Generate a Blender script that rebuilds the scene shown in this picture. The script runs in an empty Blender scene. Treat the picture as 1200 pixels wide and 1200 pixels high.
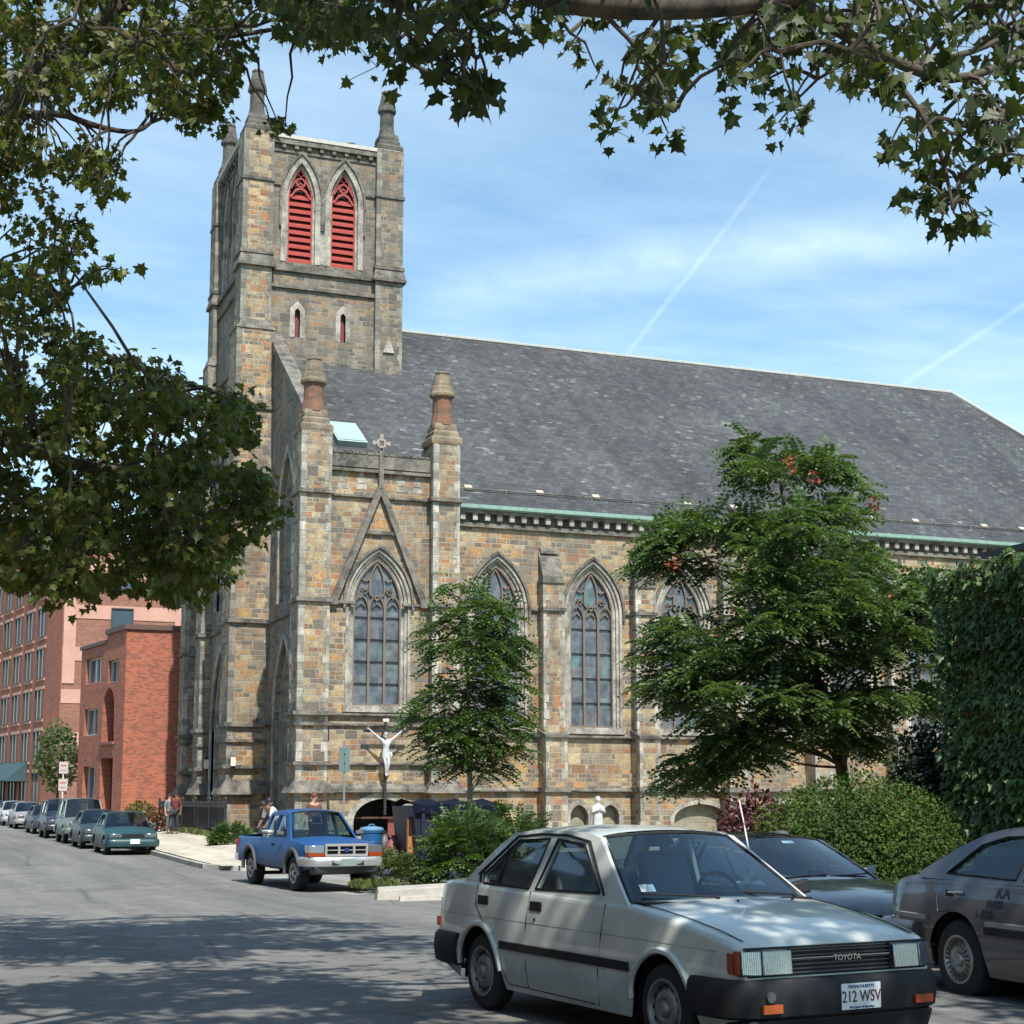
import bpy, bmesh, math, random
from math import sin, cos, tan, pi, sqrt, radians, atan2, exp
from mathutils import Vector, Matrix, noise as mnoise
R = random.Random(7)
SC = bpy.context.scene
COL = SC.collection
V = Vector

# ------------------------------------------------------------------ camera frame (also used to lay things out)
AZ, PT, FPX, HCAM = radians(21.35), radians(8), 1850.0, 1.58
CY = 935 - FPX*tan(PT)
FW = V((sin(AZ)*cos(PT), cos(AZ)*cos(PT), sin(PT)))
RT = V((cos(AZ), -sin(AZ), 0)); UP = RT.cross(FW)
EYE = V((0, 0, HCAM))
def ray(px, py): return FW + RT*((px-600)/FPX) - UP*((py-CY)/FPX)
def atY(px, py, Y): r = ray(px, py); return EYE + r*(Y/r.y)
def atD(px, py, D): r = ray(px, py); return EYE + r*(D/(r.x*sin(AZ)+r.y*cos(AZ)))

GP = [(-400, 0), (8, 0), (12, -.04), (18, -.15), (25, -.28), (34, -.40), (45, -.36), (55, -.28), (75, -.2), (100, 0), (900, 0)]
def gz(y):
    for (a, za), (b, zb) in zip(GP, GP[1:]):
        if y <= b:
            t = max(0, (y-a)/(b-a)); t = t*t*(3-2*t); return za+(zb-za)*t
    return 0
def sst(t): t = min(1, max(0, t)); return t*t*(3-2*t)
def yard(x, y): return gz(y) + .13 + .30*sst((x-8.4)/6)*sst((y-40)/15)

# ------------------------------------------------------------------ objects
def tag(o, label=None, cat=None, group=None, kind=None):
    if label: o['label'] = label
    if cat: o['category'] = cat
    if group: o['group'] = group
    if kind: o['kind'] = kind
    return o
def thing(name, loc, label, cat, rz=0, group=None):
    o = bpy.data.objects.new(name, None); COL.objects.link(o); o.empty_display_size = .3
    o.location = loc; o.rotation_euler = (0, 0, rz)
    return tag(o, label, cat, group)
def rootloc(o):
    while o.parent: o = o.parent
    return V(o.location)
class MB:
    def __init__(s): s.v = []; s.f = []; s.m = []; s.k = 0
    def add(s, vs, fs):
        b = len(s.v); s.v += [tuple(p) for p in vs]
        for f in fs: s.f.append([b+i for i in f]); s.m.append(s.k)
    def box(s, a, b):
        (x0, y0, z0), (x1, y1, z1) = a, b
        s.add([(x0,y0,z0),(x1,y0,z0),(x1,y1,z0),(x0,y1,z0),(x0,y0,z1),(x1,y0,z1),(x1,y1,z1),(x0,y1,z1)],
              [(0,3,2,1),(4,5,6,7),(0,1,5,4),(1,2,6,5),(2,3,7,6),(3,0,4,7)])
    def hexa(s, p):  # 8 points, bottom ring then top ring
        s.add(p, [(0,3,2,1),(4,5,6,7),(0,1,5,4),(1,2,6,5),(2,3,7,6),(3,0,4,7)])
    def loft(s, rings, close=True, cap=True):
        n = len(rings[0]); vs = [p for r in rings for p in r]; fs = []
        for i in range(len(rings)-1):
            for j in range(n if close else n-1):
                k = (j+1) % n; fs.append((i*n+j, i*n+k, (i+1)*n+k, (i+1)*n+j))
        if cap and close:
            fs.append(tuple(range(n))[::-1]); fs.append(tuple((len(rings)-1)*n+j for j in range(n)))
        s.add(vs, fs)
    def tube(s, path, rad, n=8, cap=True):
        path = [V(p) for p in path]; rings = []; pu = None
        if not isinstance(rad, (list, tuple)): rad = [rad]*len(path)
        for i, p in enumerate(path):
            t = (path[min(i+1, len(path)-1)]-path[max(i-1, 0)])
            if t.length < 1e-9: t = V((0,0,1))
            t.normalize()
            u = pu if pu is not None else (V((0,0,1)) if abs(t.z) < .9 else V((1,0,0)))
            u = (u - t*u.dot(t))
            if u.length < 1e-6: u = t.orthogonal()
            u.normalize(); w = t.cross(u); pu = u
            rings.append([p+(u*cos(2*pi*k/n)+w*sin(2*pi*k/n))*rad[i] for k in range(n)])
        s.loft(rings, True, cap)
    def lathe(s, prof, c, n=16, axis='z', cap=True, sq=False):
        rings = []
        for r, h in prof:
            ring = []
            for k in range(n):
                a = 2*pi*(k+.5)/n
                if axis == 'z': ring.append((c[0]+r*cos(a), c[1]+r*sin(a), c[2]+h))
                elif axis == 'y': ring.append((c[0]+r*cos(a), c[1]+h, c[2]+r*sin(a)))
                else: ring.append((c[0]+h, c[1]+r*cos(a), c[2]+r*sin(a)))
            rings.append(ring)
        s.loft(rings, True, cap)
    def islands(s):
        p = list(range(len(s.v)))
        def f(i):
            while p[i] != i: p[i] = p[p[i]]; i = p[i]
            return i
        for q in s.f:
            for j in q[1:]: p[f(j)] = f(q[0])
        g = {}
        for q, m in zip(s.f, s.m): g.setdefault(f(q[0]), []).append((q, m))
        out = []
        for fs in g.values():
            mb = MB(); mp = {}
            for q, m in fs:
                for j in q:
                    if j not in mp: mp[j] = len(mb.v); mb.v.append(s.v[j])
                mb.f.append([mp[j] for j in q]); mb.m.append(m)
            out.append(mb)
        return out
    def split(s, name, mat, parent, **k):
        for i in s.islands(): i.build(name, mat, parent, **k)
    def build(s, name, mat, parent=None, local=False, org=None, smooth=False, bevel=0, angle=35, recalc=True):
        me = bpy.data.meshes.new(name)
        o0 = V((0,0,0))
        if not local:
            if parent is not None: o0 = rootloc(parent)
            elif org is not None: o0 = V(org)
        me.from_pydata([(a-o0.x, b-o0.y, c-o0.z) for a, b, c in s.v], [], s.f)
        for m in (mat if isinstance(mat, (list, tuple)) else [mat]): me.materials.append(m)
        if any(s.m): me.polygons.foreach_set('material_index', s.m)
        if recalc and len(s.f) < 60000:
            bm = bmesh.new(); bm.from_mesh(me); bmesh.ops.recalc_face_normals(bm, faces=bm.faces); bm.to_mesh(me); bm.free()
        if smooth:
            me.polygons.foreach_set('use_smooth', [True]*len(me.polygons))
            if angle: me.set_sharp_from_angle(angle=radians(angle))
        me.update()
        o = bpy.data.objects.new(name, me); COL.objects.link(o)
        if parent is not None: o.parent = parent
        elif org is not None: o.location = org
        if bevel:
            b = o.modifiers.new('bevel', 'BEVEL'); b.width = bevel; b.segments = 2; b.limit_method = 'ANGLE'; b.angle_limit = radians(40)
            if not smooth: me.polygons.foreach_set('use_smooth', [True]*len(me.polygons)); me.set_sharp_from_angle(angle=radians(30))
        return o
def copy_tree(o, parent=None):
    c = o.copy(); COL.objects.link(c); c.parent = parent
    for ch in list(o.children): copy_tree(ch, c)
    return c

# ------------------------------------------------------------------ materials
def mat(name):
    m = bpy.data.materials.new(name); m.use_nodes = True
    nt = m.node_tree; nt.nodes.clear()
    out = nt.nodes.new('ShaderNodeOutputMaterial'); b = nt.nodes.new('ShaderNodeBsdfPrincipled')
    nt.links.new(b.outputs[0], out.inputs[0]); return m, nt, b, out
class N:
    def __init__(s, nt): s.nt = nt
    def n(s, t, **kw):
        x = s.nt.nodes.new('ShaderNode'+t)
        for k, v in kw.items(): setattr(x, k, v)
        return x
    def l(s, a, b): s.nt.links.new(a, b)
    def setin(s, node, i, v):
        if hasattr(v, 'node'): s.l(v, node.inputs[i])
        elif v is not None: node.inputs[i].default_value = v
    def math(s, op, a, b=None, c=None):
        x = s.n('Math', operation=op); s.setin(x, 0, a)
        if b is not None: s.setin(x, 1, b)
        if c is not None: s.setin(x, 2, c)
        return x.outputs[0]
    def vmath(s, op, a, b):
        x = s.n('VectorMath', operation=op); s.setin(x, 0, a); s.setin(x, 1, b); return x.outputs[0]
    def noise(s, vec, scale, detail=3, rough=.55, out=0):
        x = s.n('TexNoise'); s.setin(x, 'Vector', vec); x.inputs['Scale'].default_value = scale
        x.inputs['Detail'].default_value = detail; x.inputs['Roughness'].default_value = rough; return x.outputs[out]
    def ramp(s, fac, pts, interp='LINEAR'):
        x = s.n('ValToRGB'); x.color_ramp.interpolation = interp; e = x.color_ramp.elements
        while len(e) < len(pts): e.new(.5)
        for i, (p, c) in enumerate(pts):
            e[i].position = p; e[i].color = (c, c, c, 1) if not hasattr(c, '__len__') else (c[0], c[1], c[2], 1)
        s.l(fac, x.inputs[0]); return x.outputs[0]
    def mix(s, fac, a, b, bt='MIX'):
        x = s.n('Mix', data_type='RGBA', blend_type=bt); s.setin(x, 0, fac)
        s.setin(x, 6, a if hasattr(a, 'node') else (*a, 1)); s.setin(x, 7, b if hasattr(b, 'node') else (*b, 1)); return x.outputs[2]
    def pos(s): return s.n('NewGeometry').outputs['Position']
    def obj(s): return s.n('TexCoord').outputs['Object']
    def comb(s, x, y, z):
        c = s.n('CombineXYZ'); s.setin(c, 0, x); s.setin(c, 1, y); s.setin(c, 2, z); return c.outputs[0]
    def sep(s, v): x = s.n('SeparateXYZ'); s.l(v, x.inputs[0]); return x.outputs
    def bump(s, h, st, b, dist=.02):
        x = s.n('Bump'); x.inputs['Strength'].default_value = st; x.inputs['Distance'].default_value = dist
        s.l(h, x.inputs['Height']); s.l(x.outputs[0], b.inputs['Normal'])
MC = {}
def plain(name, c, rough=.5, metal=0, coat=0, spec=.5, dirt=0, bump=0, scale=6):
    if name in MC: return MC[name]
    m, nt, b, _ = mat(name); g = N(nt)
    b.inputs['Base Color'].default_value = (*c, 1); b.inputs['Roughness'].default_value = rough
    b.inputs['Metallic'].default_value = metal; b.inputs['Coat Weight'].default_value = coat
    b.inputs['Specular IOR Level'].default_value = spec
    if dirt or bump:
        nz = g.noise(g.obj(), scale, 5)
        if dirt:
            col = g.mix(g.ramp(nz, [(.35, dirt), (.65, 0.)]), c, tuple(x*.55+.012 for x in c)); g.l(col, b.inputs['Base Color'])
            g.l(g.math('MULTIPLY_ADD', nz, .25, rough-.1), b.inputs['Roughness'])
        if bump: g.bump(nz, bump, b)
    MC[name] = m; return m
def two(name, c1, c2, scale, rough=.8, detail=5, bump=.3, lo=.38, hi=.62, dist=.02, stretch=(1,1,1), coords='pos'):
    m, nt, b, _ = mat(name); g = N(nt)
    p = g.vmath('MULTIPLY', g.pos() if coords == 'pos' else g.obj(), stretch)
    nz = g.noise(p, scale, detail); n2 = g.noise(p, scale*7, 3)
    f = g.math('MULTIPLY_ADD', n2, .35, g.math('MULTIPLY', nz, .65))
    g.l(g.ramp(f, [(lo, c1), (hi, c2)]), b.inputs['Base Color']); b.inputs['Roughness'].default_value = rough
    if bump: g.bump(f, bump, b, dist)
    return m
def masonry(name, pal, mortar, bh, bw, mw=.018, stain=.5, rnd=True, warp=.05, stainscale=.35, rough=.9, bump=.5, block=.25, soot=(.10,.095,.085)):
    m, nt, b, _ = mat(name); g = N(nt)
    px, py, pz = g.sep(g.pos())
    if warp:
        wv = g.noise(g.pos(), 1.7, 2)
        pz = g.math('ADD', pz, g.math('MULTIPLY', g.math('SINE', g.math('MULTIPLY', pz, 2.9)), warp*1.3))
        pz = g.math('MULTIPLY_ADD', g.math('SUBTRACT', wv, .5), warp*.5, pz)
    u = g.math('ADD', px, py)
    row = g.math('FLOOR', g.math('DIVIDE', pz, bh))
    if rnd:
        w = g.n('TexWhiteNoise', noise_dimensions='1D'); g.l(row, w.inputs['W'])
        u = g.math('MULTIPLY_ADD', w.outputs['Value'], 3.1, u)
        u = g.math('ADD', u, g.math('MULTIPLY', g.math('SINE', g.math('MULTIPLY', u, 2.3)), bw*.33))
        off = 0.
    else: off = .5
    t = g.n('TexBrick', offset=off, squash=1.0)
    g.l(g.comb(u, pz, 0.), t.inputs['Vector']); t.inputs['Scale'].default_value = 1
    t.inputs['Brick Width'].default_value = bw; t.inputs['Row Height'].default_value = bh
    t.inputs['Mortar Size'].default_value = mw; t.inputs['Mortar Smooth'].default_value = .3
    t.inputs['Color1'].default_value = (0,0,0,1); t.inputs['Color2'].default_value = (1,1,1,1); t.inputs['Mortar'].default_value = (.5,.5,.5,1)
    rc = t.outputs['Color']; n = len(pal); fc = t.outputs['Fac']
    if rnd:  # some large blocks two courses high
        row2 = g.math('FLOOR', g.math('DIVIDE', pz, bh*2)); w2 = g.n('TexWhiteNoise', noise_dimensions='1D'); g.l(row2, w2.inputs['W'])
        u2 = g.math('MULTIPLY_ADD', w2.outputs['Value'], 2.7, g.math('ADD', px, py)); u2 = g.math('ADD', u2, g.math('MULTIPLY', g.math('SINE', g.math('MULTIPLY', u2, 1.9)), bw*.3))
        t2 = g.n('TexBrick', offset=0.); g.l(g.comb(u2, pz, 0.), t2.inputs['Vector']); t2.inputs['Scale'].default_value = 1
        t2.inputs['Brick Width'].default_value = bw*1.45; t2.inputs['Row Height'].default_value = bh*2; t2.inputs['Mortar Size'].default_value = mw; t2.inputs['Mortar Smooth'].default_value = .3
        t2.inputs['Color1'].default_value = (0,0,0,1); t2.inputs['Color2'].default_value = (1,1,1,1); t2.inputs['Mortar'].default_value = (.9,.9,.9,1)
        sel = g.math('GREATER_THAN', t2.outputs['Color'], .78); sc = g.math('FRACT', g.math('MULTIPLY', t2.outputs['Color'], 37.3))
        rc = g.mix(sel, rc, g.comb(sc, sc, sc)); fc = g.math('ADD', g.math('MULTIPLY', fc, g.math('SUBTRACT', 1., sel)), g.math('MULTIPLY', t2.outputs['Fac'], sel))
    col = g.ramp(rc, [(i/n, c) for i, c in enumerate(pal)], 'CONSTANT')
    fine = g.noise(g.pos(), 9, 6, .7)
    col = g.mix(1., col, g.ramp(fine, [(.25, 1-block), (.75, 1+block)]), 'MULTIPLY')
    st = g.noise(g.vmath('MULTIPLY', g.pos(), (1, 1, .35)), stainscale*3, 6, .65)
    col = g.mix(g.ramp(fc, [(.1, 0.), (.9, .85)]), col, mortar)
    col = g.mix(g.ramp(st, [(.38, 0.), (.68, stain)]), col, soot)
    g.l(col, b.inputs['Base Color']); b.inputs['Roughness'].default_value = rough
    hh = g.math('SUBTRACT', g.math('MULTIPLY', fine, .5), g.math('MULTIPLY', fc, .6))
    g.bump(hh, bump, b, .03)
    return m
def leafmat(name, cols, trans=.35, rough=.45):
    m, nt, b, out = mat(name); g = N(nt)
    geo = g.n('NewGeometry'); r = geo.outputs['Random Per Island']
    k = len(cols); c = g.ramp(r, [(i/max(1, k-1), x) for i, x in enumerate(cols)])
    nz = g.noise(geo.outputs['Position'], 1.1, 2)
    c = g.mix(1., c, g.ramp(nz, [(.3, .65), (.7, 1.3)]), 'MULTIPLY')
    g.l(c, b.inputs['Base Color']); b.inputs['Roughness'].default_value = rough; b.inputs['Specular IOR Level'].default_value = .4
    tr = g.n('BsdfTranslucent'); g.l(g.mix(1., c, (1.5, 1.6, .6), 'MULTIPLY'), tr.inputs['Color'])
    mx = g.n('MixShader'); mx.inputs[0].default_value = trans
    g.l(b.outputs[0], mx.inputs[1]); g.l(tr.outputs[0], mx.inputs[2]); g.l(mx.outputs[0], out.inputs[0]); return m
def glassmat(name, tint, refl=.5, rough=.03, ior=1.5):
    m, nt, b, out = mat(name); g = N(nt); nt.nodes.remove(b)
    t = g.n('BsdfTransparent'); t.inputs[0].default_value = (*tint, 1)
    gl = g.n('BsdfGlossy'); gl.inputs['Roughness'].default_value = rough; gl.inputs[0].default_value = (1,1,1,1)
    f = g.n('LayerWeight'); f.inputs[0].default_value = .5
    mx = g.n('MixShader'); g.l(g.math('MINIMUM', g.math('MULTIPLY_ADD', g.math('POWER', f.outputs['Facing'], 4.), refl*1.6, .07), 1.), mx.inputs[0])
    g.l(t.outputs[0], mx.inputs[1]); g.l(gl.outputs[0], mx.inputs[2]); g.l(mx.outputs[0], out.inputs[0]); return m

TAN = [(.36,.255,.135), (.22,.165,.095), (.42,.255,.105), (.14,.115,.08), (.36,.285,.175), (.28,.165,.075), (.46,.355,.205), (.25,.205,.14), (.36,.16,.065), (.17,.14,.10), (.42,.315,.165), (.31,.245,.145), (.23,.12,.06), (.39,.22,.09)]
GRY = [(.23,.19,.135), (.16,.14,.105), (.27,.20,.12), (.10,.09,.075), (.24,.205,.155), (.19,.14,.09), (.21,.185,.145), (.13,.115,.09), (.28,.17,.085)]
M_RUB = masonry('rubble_stone', TAN, (.40,.36,.285), .185, .40, mw=.018, stain=.72, block=.5, bump=.9)
M_RUBD = masonry('sooty_rubble_stone', GRY, (.27,.245,.195), .185, .40, mw=.018, stain=.85, stainscale=.5, block=.5, bump=.9)
M_QUO = masonry('dressed_granite', [(.44,.415,.35), (.34,.32,.27), (.50,.47,.40), (.25,.235,.20)], (.36,.34,.28), .33, 5.0, mw=.014, stain=.85, rnd=False, warp=0, stainscale=1.1, soot=(.12,.115,.10))
M_QUOD = masonry('sooty_dressed_granite', [(.25,.235,.19), (.19,.18,.15), (.30,.28,.23), (.15,.14,.12)], (.30,.28,.24), .33, 5.0, mw=.014, stain=.8, rnd=False, warp=0, stainscale=1.1)
M_STR = two('weathered_string_stone', (.045,.043,.040), (.21,.19,.155), 1.9, .9, bump=.3)
M_MLD = two('moulding_stone', (.13,.12,.10), (.42,.395,.335), 1.8, .85, bump=.3)
M_PIN = two('rusty_pinnacle_stone', (.24,.10,.05), (.10,.075,.055), 2.2, .9, bump=.4, stretch=(1,1,2.5))
M_PIND = two('dark_pinnacle_stone', (.035,.034,.031), (.13,.12,.10), 1.3, .9, bump=.4)
M_WHITE = plain('white_paint', (.75,.75,.72), .5, dirt=.4)
M_CU = plain('verdigris_copper', (.21,.34,.29), .7, dirt=.6)
M_RED = plain('red_louver_paint', (.38,.045,.032), .7, dirt=.8, scale=5)
M_REDD = plain('dark_red_tracery', (.28,.045,.035), .7)
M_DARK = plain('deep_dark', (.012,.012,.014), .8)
M_IRON = plain('black_iron', (.02,.02,.022), .5)
M_WOOD = two('dark_wood_door', (.05,.022,.015), (.12,.045,.025), 3, .6, stretch=(4,4,.4))
def slate():
    m, nt, b, _ = mat('slate_roof'); g = N(nt)
    px, py, pz = g.sep(g.pos())
    t = g.n('TexBrick', offset=.5); g.l(g.comb(px, g.math('MULTIPLY', pz, 1.5), 0.), t.inputs['Vector'])
    t.inputs['Scale'].default_value = 1; t.inputs['Brick Width'].default_value = .3; t.inputs['Row Height'].default_value = .24
    t.inputs['Mortar Size'].default_value = .012; t.inputs['Color1'].default_value = (0,0,0,1); t.inputs['Color2'].default_value = (1,1,1,1); t.inputs['Mortar'].default_value = (0,0,0,1)
    col = g.ramp(t.outputs['Color'], [(0, (.036,.038,.040)), (.5, (.052,.054,.055)), (.97, (.066,.068,.068)), (.995, (.11,.11,.11))])
    big = g.noise(g.pos(), .22, 5); col = g.mix(1., col, g.ramp(big, [(.3, .75), (.7, 1.3)]), 'MULTIPLY'); col = g.mix(1., col, g.ramp(g.noise(g.vmath('MULTIPLY', g.pos(), (1.2, .15, .15)), 1.0, 4), [(.3, .85), (.7, 1.15)]), 'MULTIPLY')
    # lichen and patched slates: short pale dashes
    v = g.vmath('MULTIPLY', g.pos(), (1.3, 1.3, 6.)); d = g.noise(v, 1.25, 4, .6); msk = g.noise(g.pos(), .42, 4, .7)
    f = g.math('MULTIPLY', g.ramp(d, [(.61, 0.), (.70, .7)]), g.ramp(msk, [(.46, 0.), (.56, 1.)]))
    col = g.mix(f, col, (.26,.28,.26))
    g.l(col, b.inputs['Base Color']); b.inputs['Roughness'].default_value = .62; b.inputs['Specular IOR Level'].default_value = .35
    g.bump(g.math('ADD', t.outputs['Color'], g.math('MULTIPLY', t.outputs['Fac'], -1.5)), .6, b, .03); return m
M_SLATE = slate()
def leaded():
    m, nt, b, _ = mat('leaded_window_glass'); g = N(nt)
    px, py, pz = g.sep(g.pos())
    t = g.n('TexBrick', offset=0.); g.l(g.comb(g.math('ADD', px, py), pz, 0.), t.inputs['Vector']); t.inputs['Scale'].default_value = 1
    t.inputs['Brick Width'].default_value = .31; t.inputs['Row Height'].default_value = .62; t.inputs['Mortar Size'].default_value = .0
    t.inputs['Color1'].default_value = (0,0,0,1); t.inputs['Color2'].default_value = (1,1,1,1)
    c = g.ramp(t.outputs['Color'], [(0, (.055,.065,.085)), (.35, (.095,.11,.13)), (.7, (.12,.11,.115)), (1, (.08,.15,.15))])
    c = g.mix(1., c, g.ramp(g.noise(g.pos(), 3, 4), [(.3, .6), (.7, 1.5)]), 'MULTIPLY')
    g.l(c, b.inputs['Base Color']); b.inputs['Roughness'].default_value = .22
    g.bump(g.noise(g.pos(), 5, 2), .25, b, .02); return m
M_LEAD = leaded()

# ------------------------------------------------------------------ framed drawing on a wall plane
class Fr:
    """u along the wall, z up, n out of the wall"""
    def __init__(s, o, u, n): s.o = V(o); s.u = V(u); s.n = V(n)
    def p(s, u, z, n=0): return s.o + s.u*u + s.n*n + V((0,0,z))
    def box(s, mb, u0, u1, z0, z1, n0, n1):
        mb.hexa([s.p(u0,z0,n0), s.p(u1,z0,n0), s.p(u1,z0,n1), s.p(u0,z0,n1), s.p(u0,z1,n0), s.p(u1,z1,n0), s.p(u1,z1,n1), s.p(u0,z1,n1)])
    def extr(s, mb, pts, n0, n1):  # solid polygon
        s.loftp(mb, [pts, pts], [n0, n1])
    def loftp(s, mb, plist, ns): mb.loft([[s.p(u, z, n) for u, z in pts] for pts, n in zip(plist, ns)])
    def band(s, mb, a, b, n0, n1):  # strip between two matching polylines
        k = len(a); vs = []
        for (ua, za), (ub, zb) in zip(a, b): vs += [s.p(ua,za,n0), s.p(ub,zb,n0), s.p(ub,zb,n1), s.p(ua,za,n1)]
        fs = [(0,1,2,3), (4*k-1,4*k-2,4*k-3,4*k-4)]
        for i in range(k-1):
            for j in range(4): fs.append((4*i+j, 4*i+4+j, 4*i+4+(j+1)%4, 4*i+(j+1)%4))
        mb.add(vs, fs)
    def wall(s, mb, outline, holes, n, depth=.45, splay=0.):
        bm = bmesh.new(); es = []
        for loop in [outline]+holes:
            vs = [bm.verts.new((u, z, 0)) for u, z in loop]
            es += [bm.edges.new((vs[i], vs[(i+1) % len(vs)])) for i in range(len(vs))]
        bmesh.ops.triangle_fill(bm, use_beauty=True, use_dissolve=False, edges=es, normal=(0,0,1))
        bm.verts.index_update()
        mb.add([s.p(v.co.x, v.co.y, n) for v in bm.verts], [tuple(v.index for v in f.verts) for f in bm.faces]); bm.free()
        for h in holes:
            k = len(h); cu = sum(p[0] for p in h)/k; cz = sum(p[1] for p in h)/k
            inn = [(u+(cu-u)*splay, z+(cz-z)*splay*.4) for u, z in h]
            mb.add([s.p(u,z,n) for u, z in h]+[s.p(u,z,n-depth) for u, z in inn], [(i, (i+1)%k, k+(i+1)%k, k+i) for i in range(k)])
def arch(cx, z0, zs, hw, h, d=0, n=9):
    """pointed arch outline offset outwards by d"""
    if h < hw*1.02:
        k = (h+d)/(hw*1.05+d); return [(u, zs+(z-zs)*k if z > zs else z) for u, z in arch(cx, z0, zs, hw, hw*1.05, d, n)]
    r = (hw*hw+h*h)/(2*hw); rr = r+d; cxl = cx-hw+r; a1 = math.acos(min(1, (r-hw)/rr)); L = []
    for i in range(n+1):
        a = a1*i/n; L.append((cxl-rr*cos(a), zs+rr*sin(a)))
    Rr = [(2*cx-u, z) for u, z in L[:-1]][::-1]
    return [(cx-hw-d, z0)]+L+Rr+[(cx+hw+d, z0)]
def closed_arch(*a, **k): return arch(*a, **k)
# ================================================================== SETTING
def asphalt(name, base, patch, rough=.9, grit=.5):
    m, nt, b, _ = mat(name); g = N(nt); p = g.pos()
    big = g.noise(g.vmath('MULTIPLY', p, (1, .35, 1)), .35, 5); fine = g.noise(p, 45, 3, .8); mid = g.noise(p, 3.2, 5, .65)
    c = g.mix(g.ramp(big, [(.35, 0.), (.65, 1.)]), base, patch)
    c = g.mix(1., c, g.ramp(fine, [(.25, 1-grit), (.75, 1+grit)]), 'MULTIPLY')
    c = g.mix(1., c, g.ramp(mid, [(.3, .74), (.7, 1.2)]), 'MULTIPLY')
    c = g.mix(1., c, g.ramp(g.noise(g.vmath('MULTIPLY', p, (1.6, .06, 1)), 1.0, 3), [(.35, .82), (.65, 1.12)]), 'MULTIPLY')
    c = g.mix(1., c, g.ramp(g.noise(p, 150, 2, .9), [(.3, .75), (.7, 1.25)]), 'MULTIPLY'); c = g.mix(g.ramp(g.noise(p, .55, 3, .4), [(.60, 0.), (.63, .35)]), c, tuple(x*.6 for x in base))
    vo = g.n('TexVoronoi', feature='DISTANCE_TO_EDGE'); g.l(g.vmath('ADD', p, g.vmath('MULTIPLY', g.n('TexNoise').outputs['Color'], (.6,.6,.6))), vo.inputs['Vector']); vo.inputs['Scale'].default_value = .22
    c = g.mix(g.ramp(vo.outputs['Distance'], [(.0, .6), (.012, 0.)]), c, tuple(x*.4 for x in base))
    g.l(c, b.inputs['Base Color']); b.inputs['Roughness'].default_value = rough
    g.bump(fine, .35, b, .01); return m
M_ROAD = asphalt('worn_asphalt', (.128,.126,.118), (.165,.160,.148))
M_DRIVE = asphalt('pale_asphalt_drive', (.19,.185,.17), (.24,.23,.21))
M_WALK = asphalt('concrete_pavement', (.40,.36,.29), (.50,.45,.36), grit=.15)
M_KERB = two('granite_kerb', (.25,.24,.22), (.42,.40,.36), 3, .85)
M_EARTH = two('dry_earth', (.20,.165,.11), (.30,.25,.17), .8, .95)
M_LAWN = two('patchy_grass_ground', (.05,.075,.025), (.17,.15,.08), .9, .95)
def sheet(name, xs, y0, y1, hf, m, step=1.5, trim=None):
    mb = MB(); ny = max(1, int((y1-y0)/step)); ys = [y0+(y1-y0)*i/ny for i in range(ny+1)]
    if not isinstance(xs, list): xs = [xs[0]+(xs[1]-xs[0])*i/8 for i in range(9)]
    nx = len(xs); mb.add([(x, y, hf(x, y)) for y in ys for x in xs], [(j*nx+i, j*nx+i+1, (j+1)*nx+i+1, (j+1)*nx+i) for j in range(ny) for i in range(nx-1)])
    return tag(mb.build(name, m, org=(0,0,0), smooth=True), kind='structure')
sheet('ground', [-1500, -300, -60, -20, 0, 20, 60, 150, 400, 1500], -300, 1500, lambda x, y: gz(y)-.09, M_LAWN, 8)
sheet('road', [-.6, 2, 5, 8.3, 8.9], -30, 175, lambda x, y: gz(y), M_ROAD)
sheet('parking_lane', [8.9, 10.3], -30, 31.8, lambda x, y: gz(y), M_ROAD)
sheet('drive', [8.9, 11, 14.2], 31.8, 43, lambda x, y: gz(y)+.012*(x > 9.5), M_DRIVE)
sheet('pavement_beyond', [8.45, 10, 11, 12.2], 43, 175, lambda x, y: yard(x, y), M_WALK)
sheet('church_yard', [12.2, 13, 15, 20, 30, 45, 80], 43, 175, lambda x, y: yard(x, y)-.006, M_EARTH)
sheet('side_yard', [14.2, 20, 30, 45, 80], 31.8, 43, lambda x, y: gz(y)+.12, M_EARTH)
sheet('pavement_near', [10.5, 11.3, 12.0], -30, 31.8, lambda x, y: gz(y)+.13, M_WALK)
sheet('garden', [12.0, 14, 20, 30, 80], -30, 31.8, lambda x, y: gz(y)+.124, M_LAWN)
sheet('pavement_left', [-9, -4, -.75], -30, 175, lambda x, y: gz(y)+.13, M_WALK)
def kerb(name, pts):
    mb = MB()
    for (xa, ya), (xb, yb) in zip(pts, pts[1:]):
        L = sqrt((xb-xa)**2+(yb-ya)**2); n = max(1, int(L/2.4)); nx, ny = (ya-yb)/L, (xb-xa)/L
        for i in range(n):
            t0, t1 = i/n+.008/L, (i+1)/n-.008/L; c = []
            for (t, s_) in ((t0, 0), (t1, 0), (t1, .15), (t0, .15)):
                c.append((xa+(xb-xa)*t-nx*s_, ya+(yb-ya)*t-ny*s_))
            mb.hexa([(x, y, gz(y)-.2) for x, y in c]+[(x, y, gz(y)+.145) for x, y in c])
    return tag(mb.build(name, M_KERB, org=(0,0,0), bevel=.015), kind='structure')
kerb('kerb_beyond', [(8.30, 175), (8.30, 44.2), (8.9, 43.0), (12.2, 43.0)])
kerb('kerb_near', [(12.0, 31.8), (10.9, 31.7), (10.35, 30.9), (10.35, -30)])
kerb('kerb_left', [(-.6, -30), (-.6, 175)])

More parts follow.
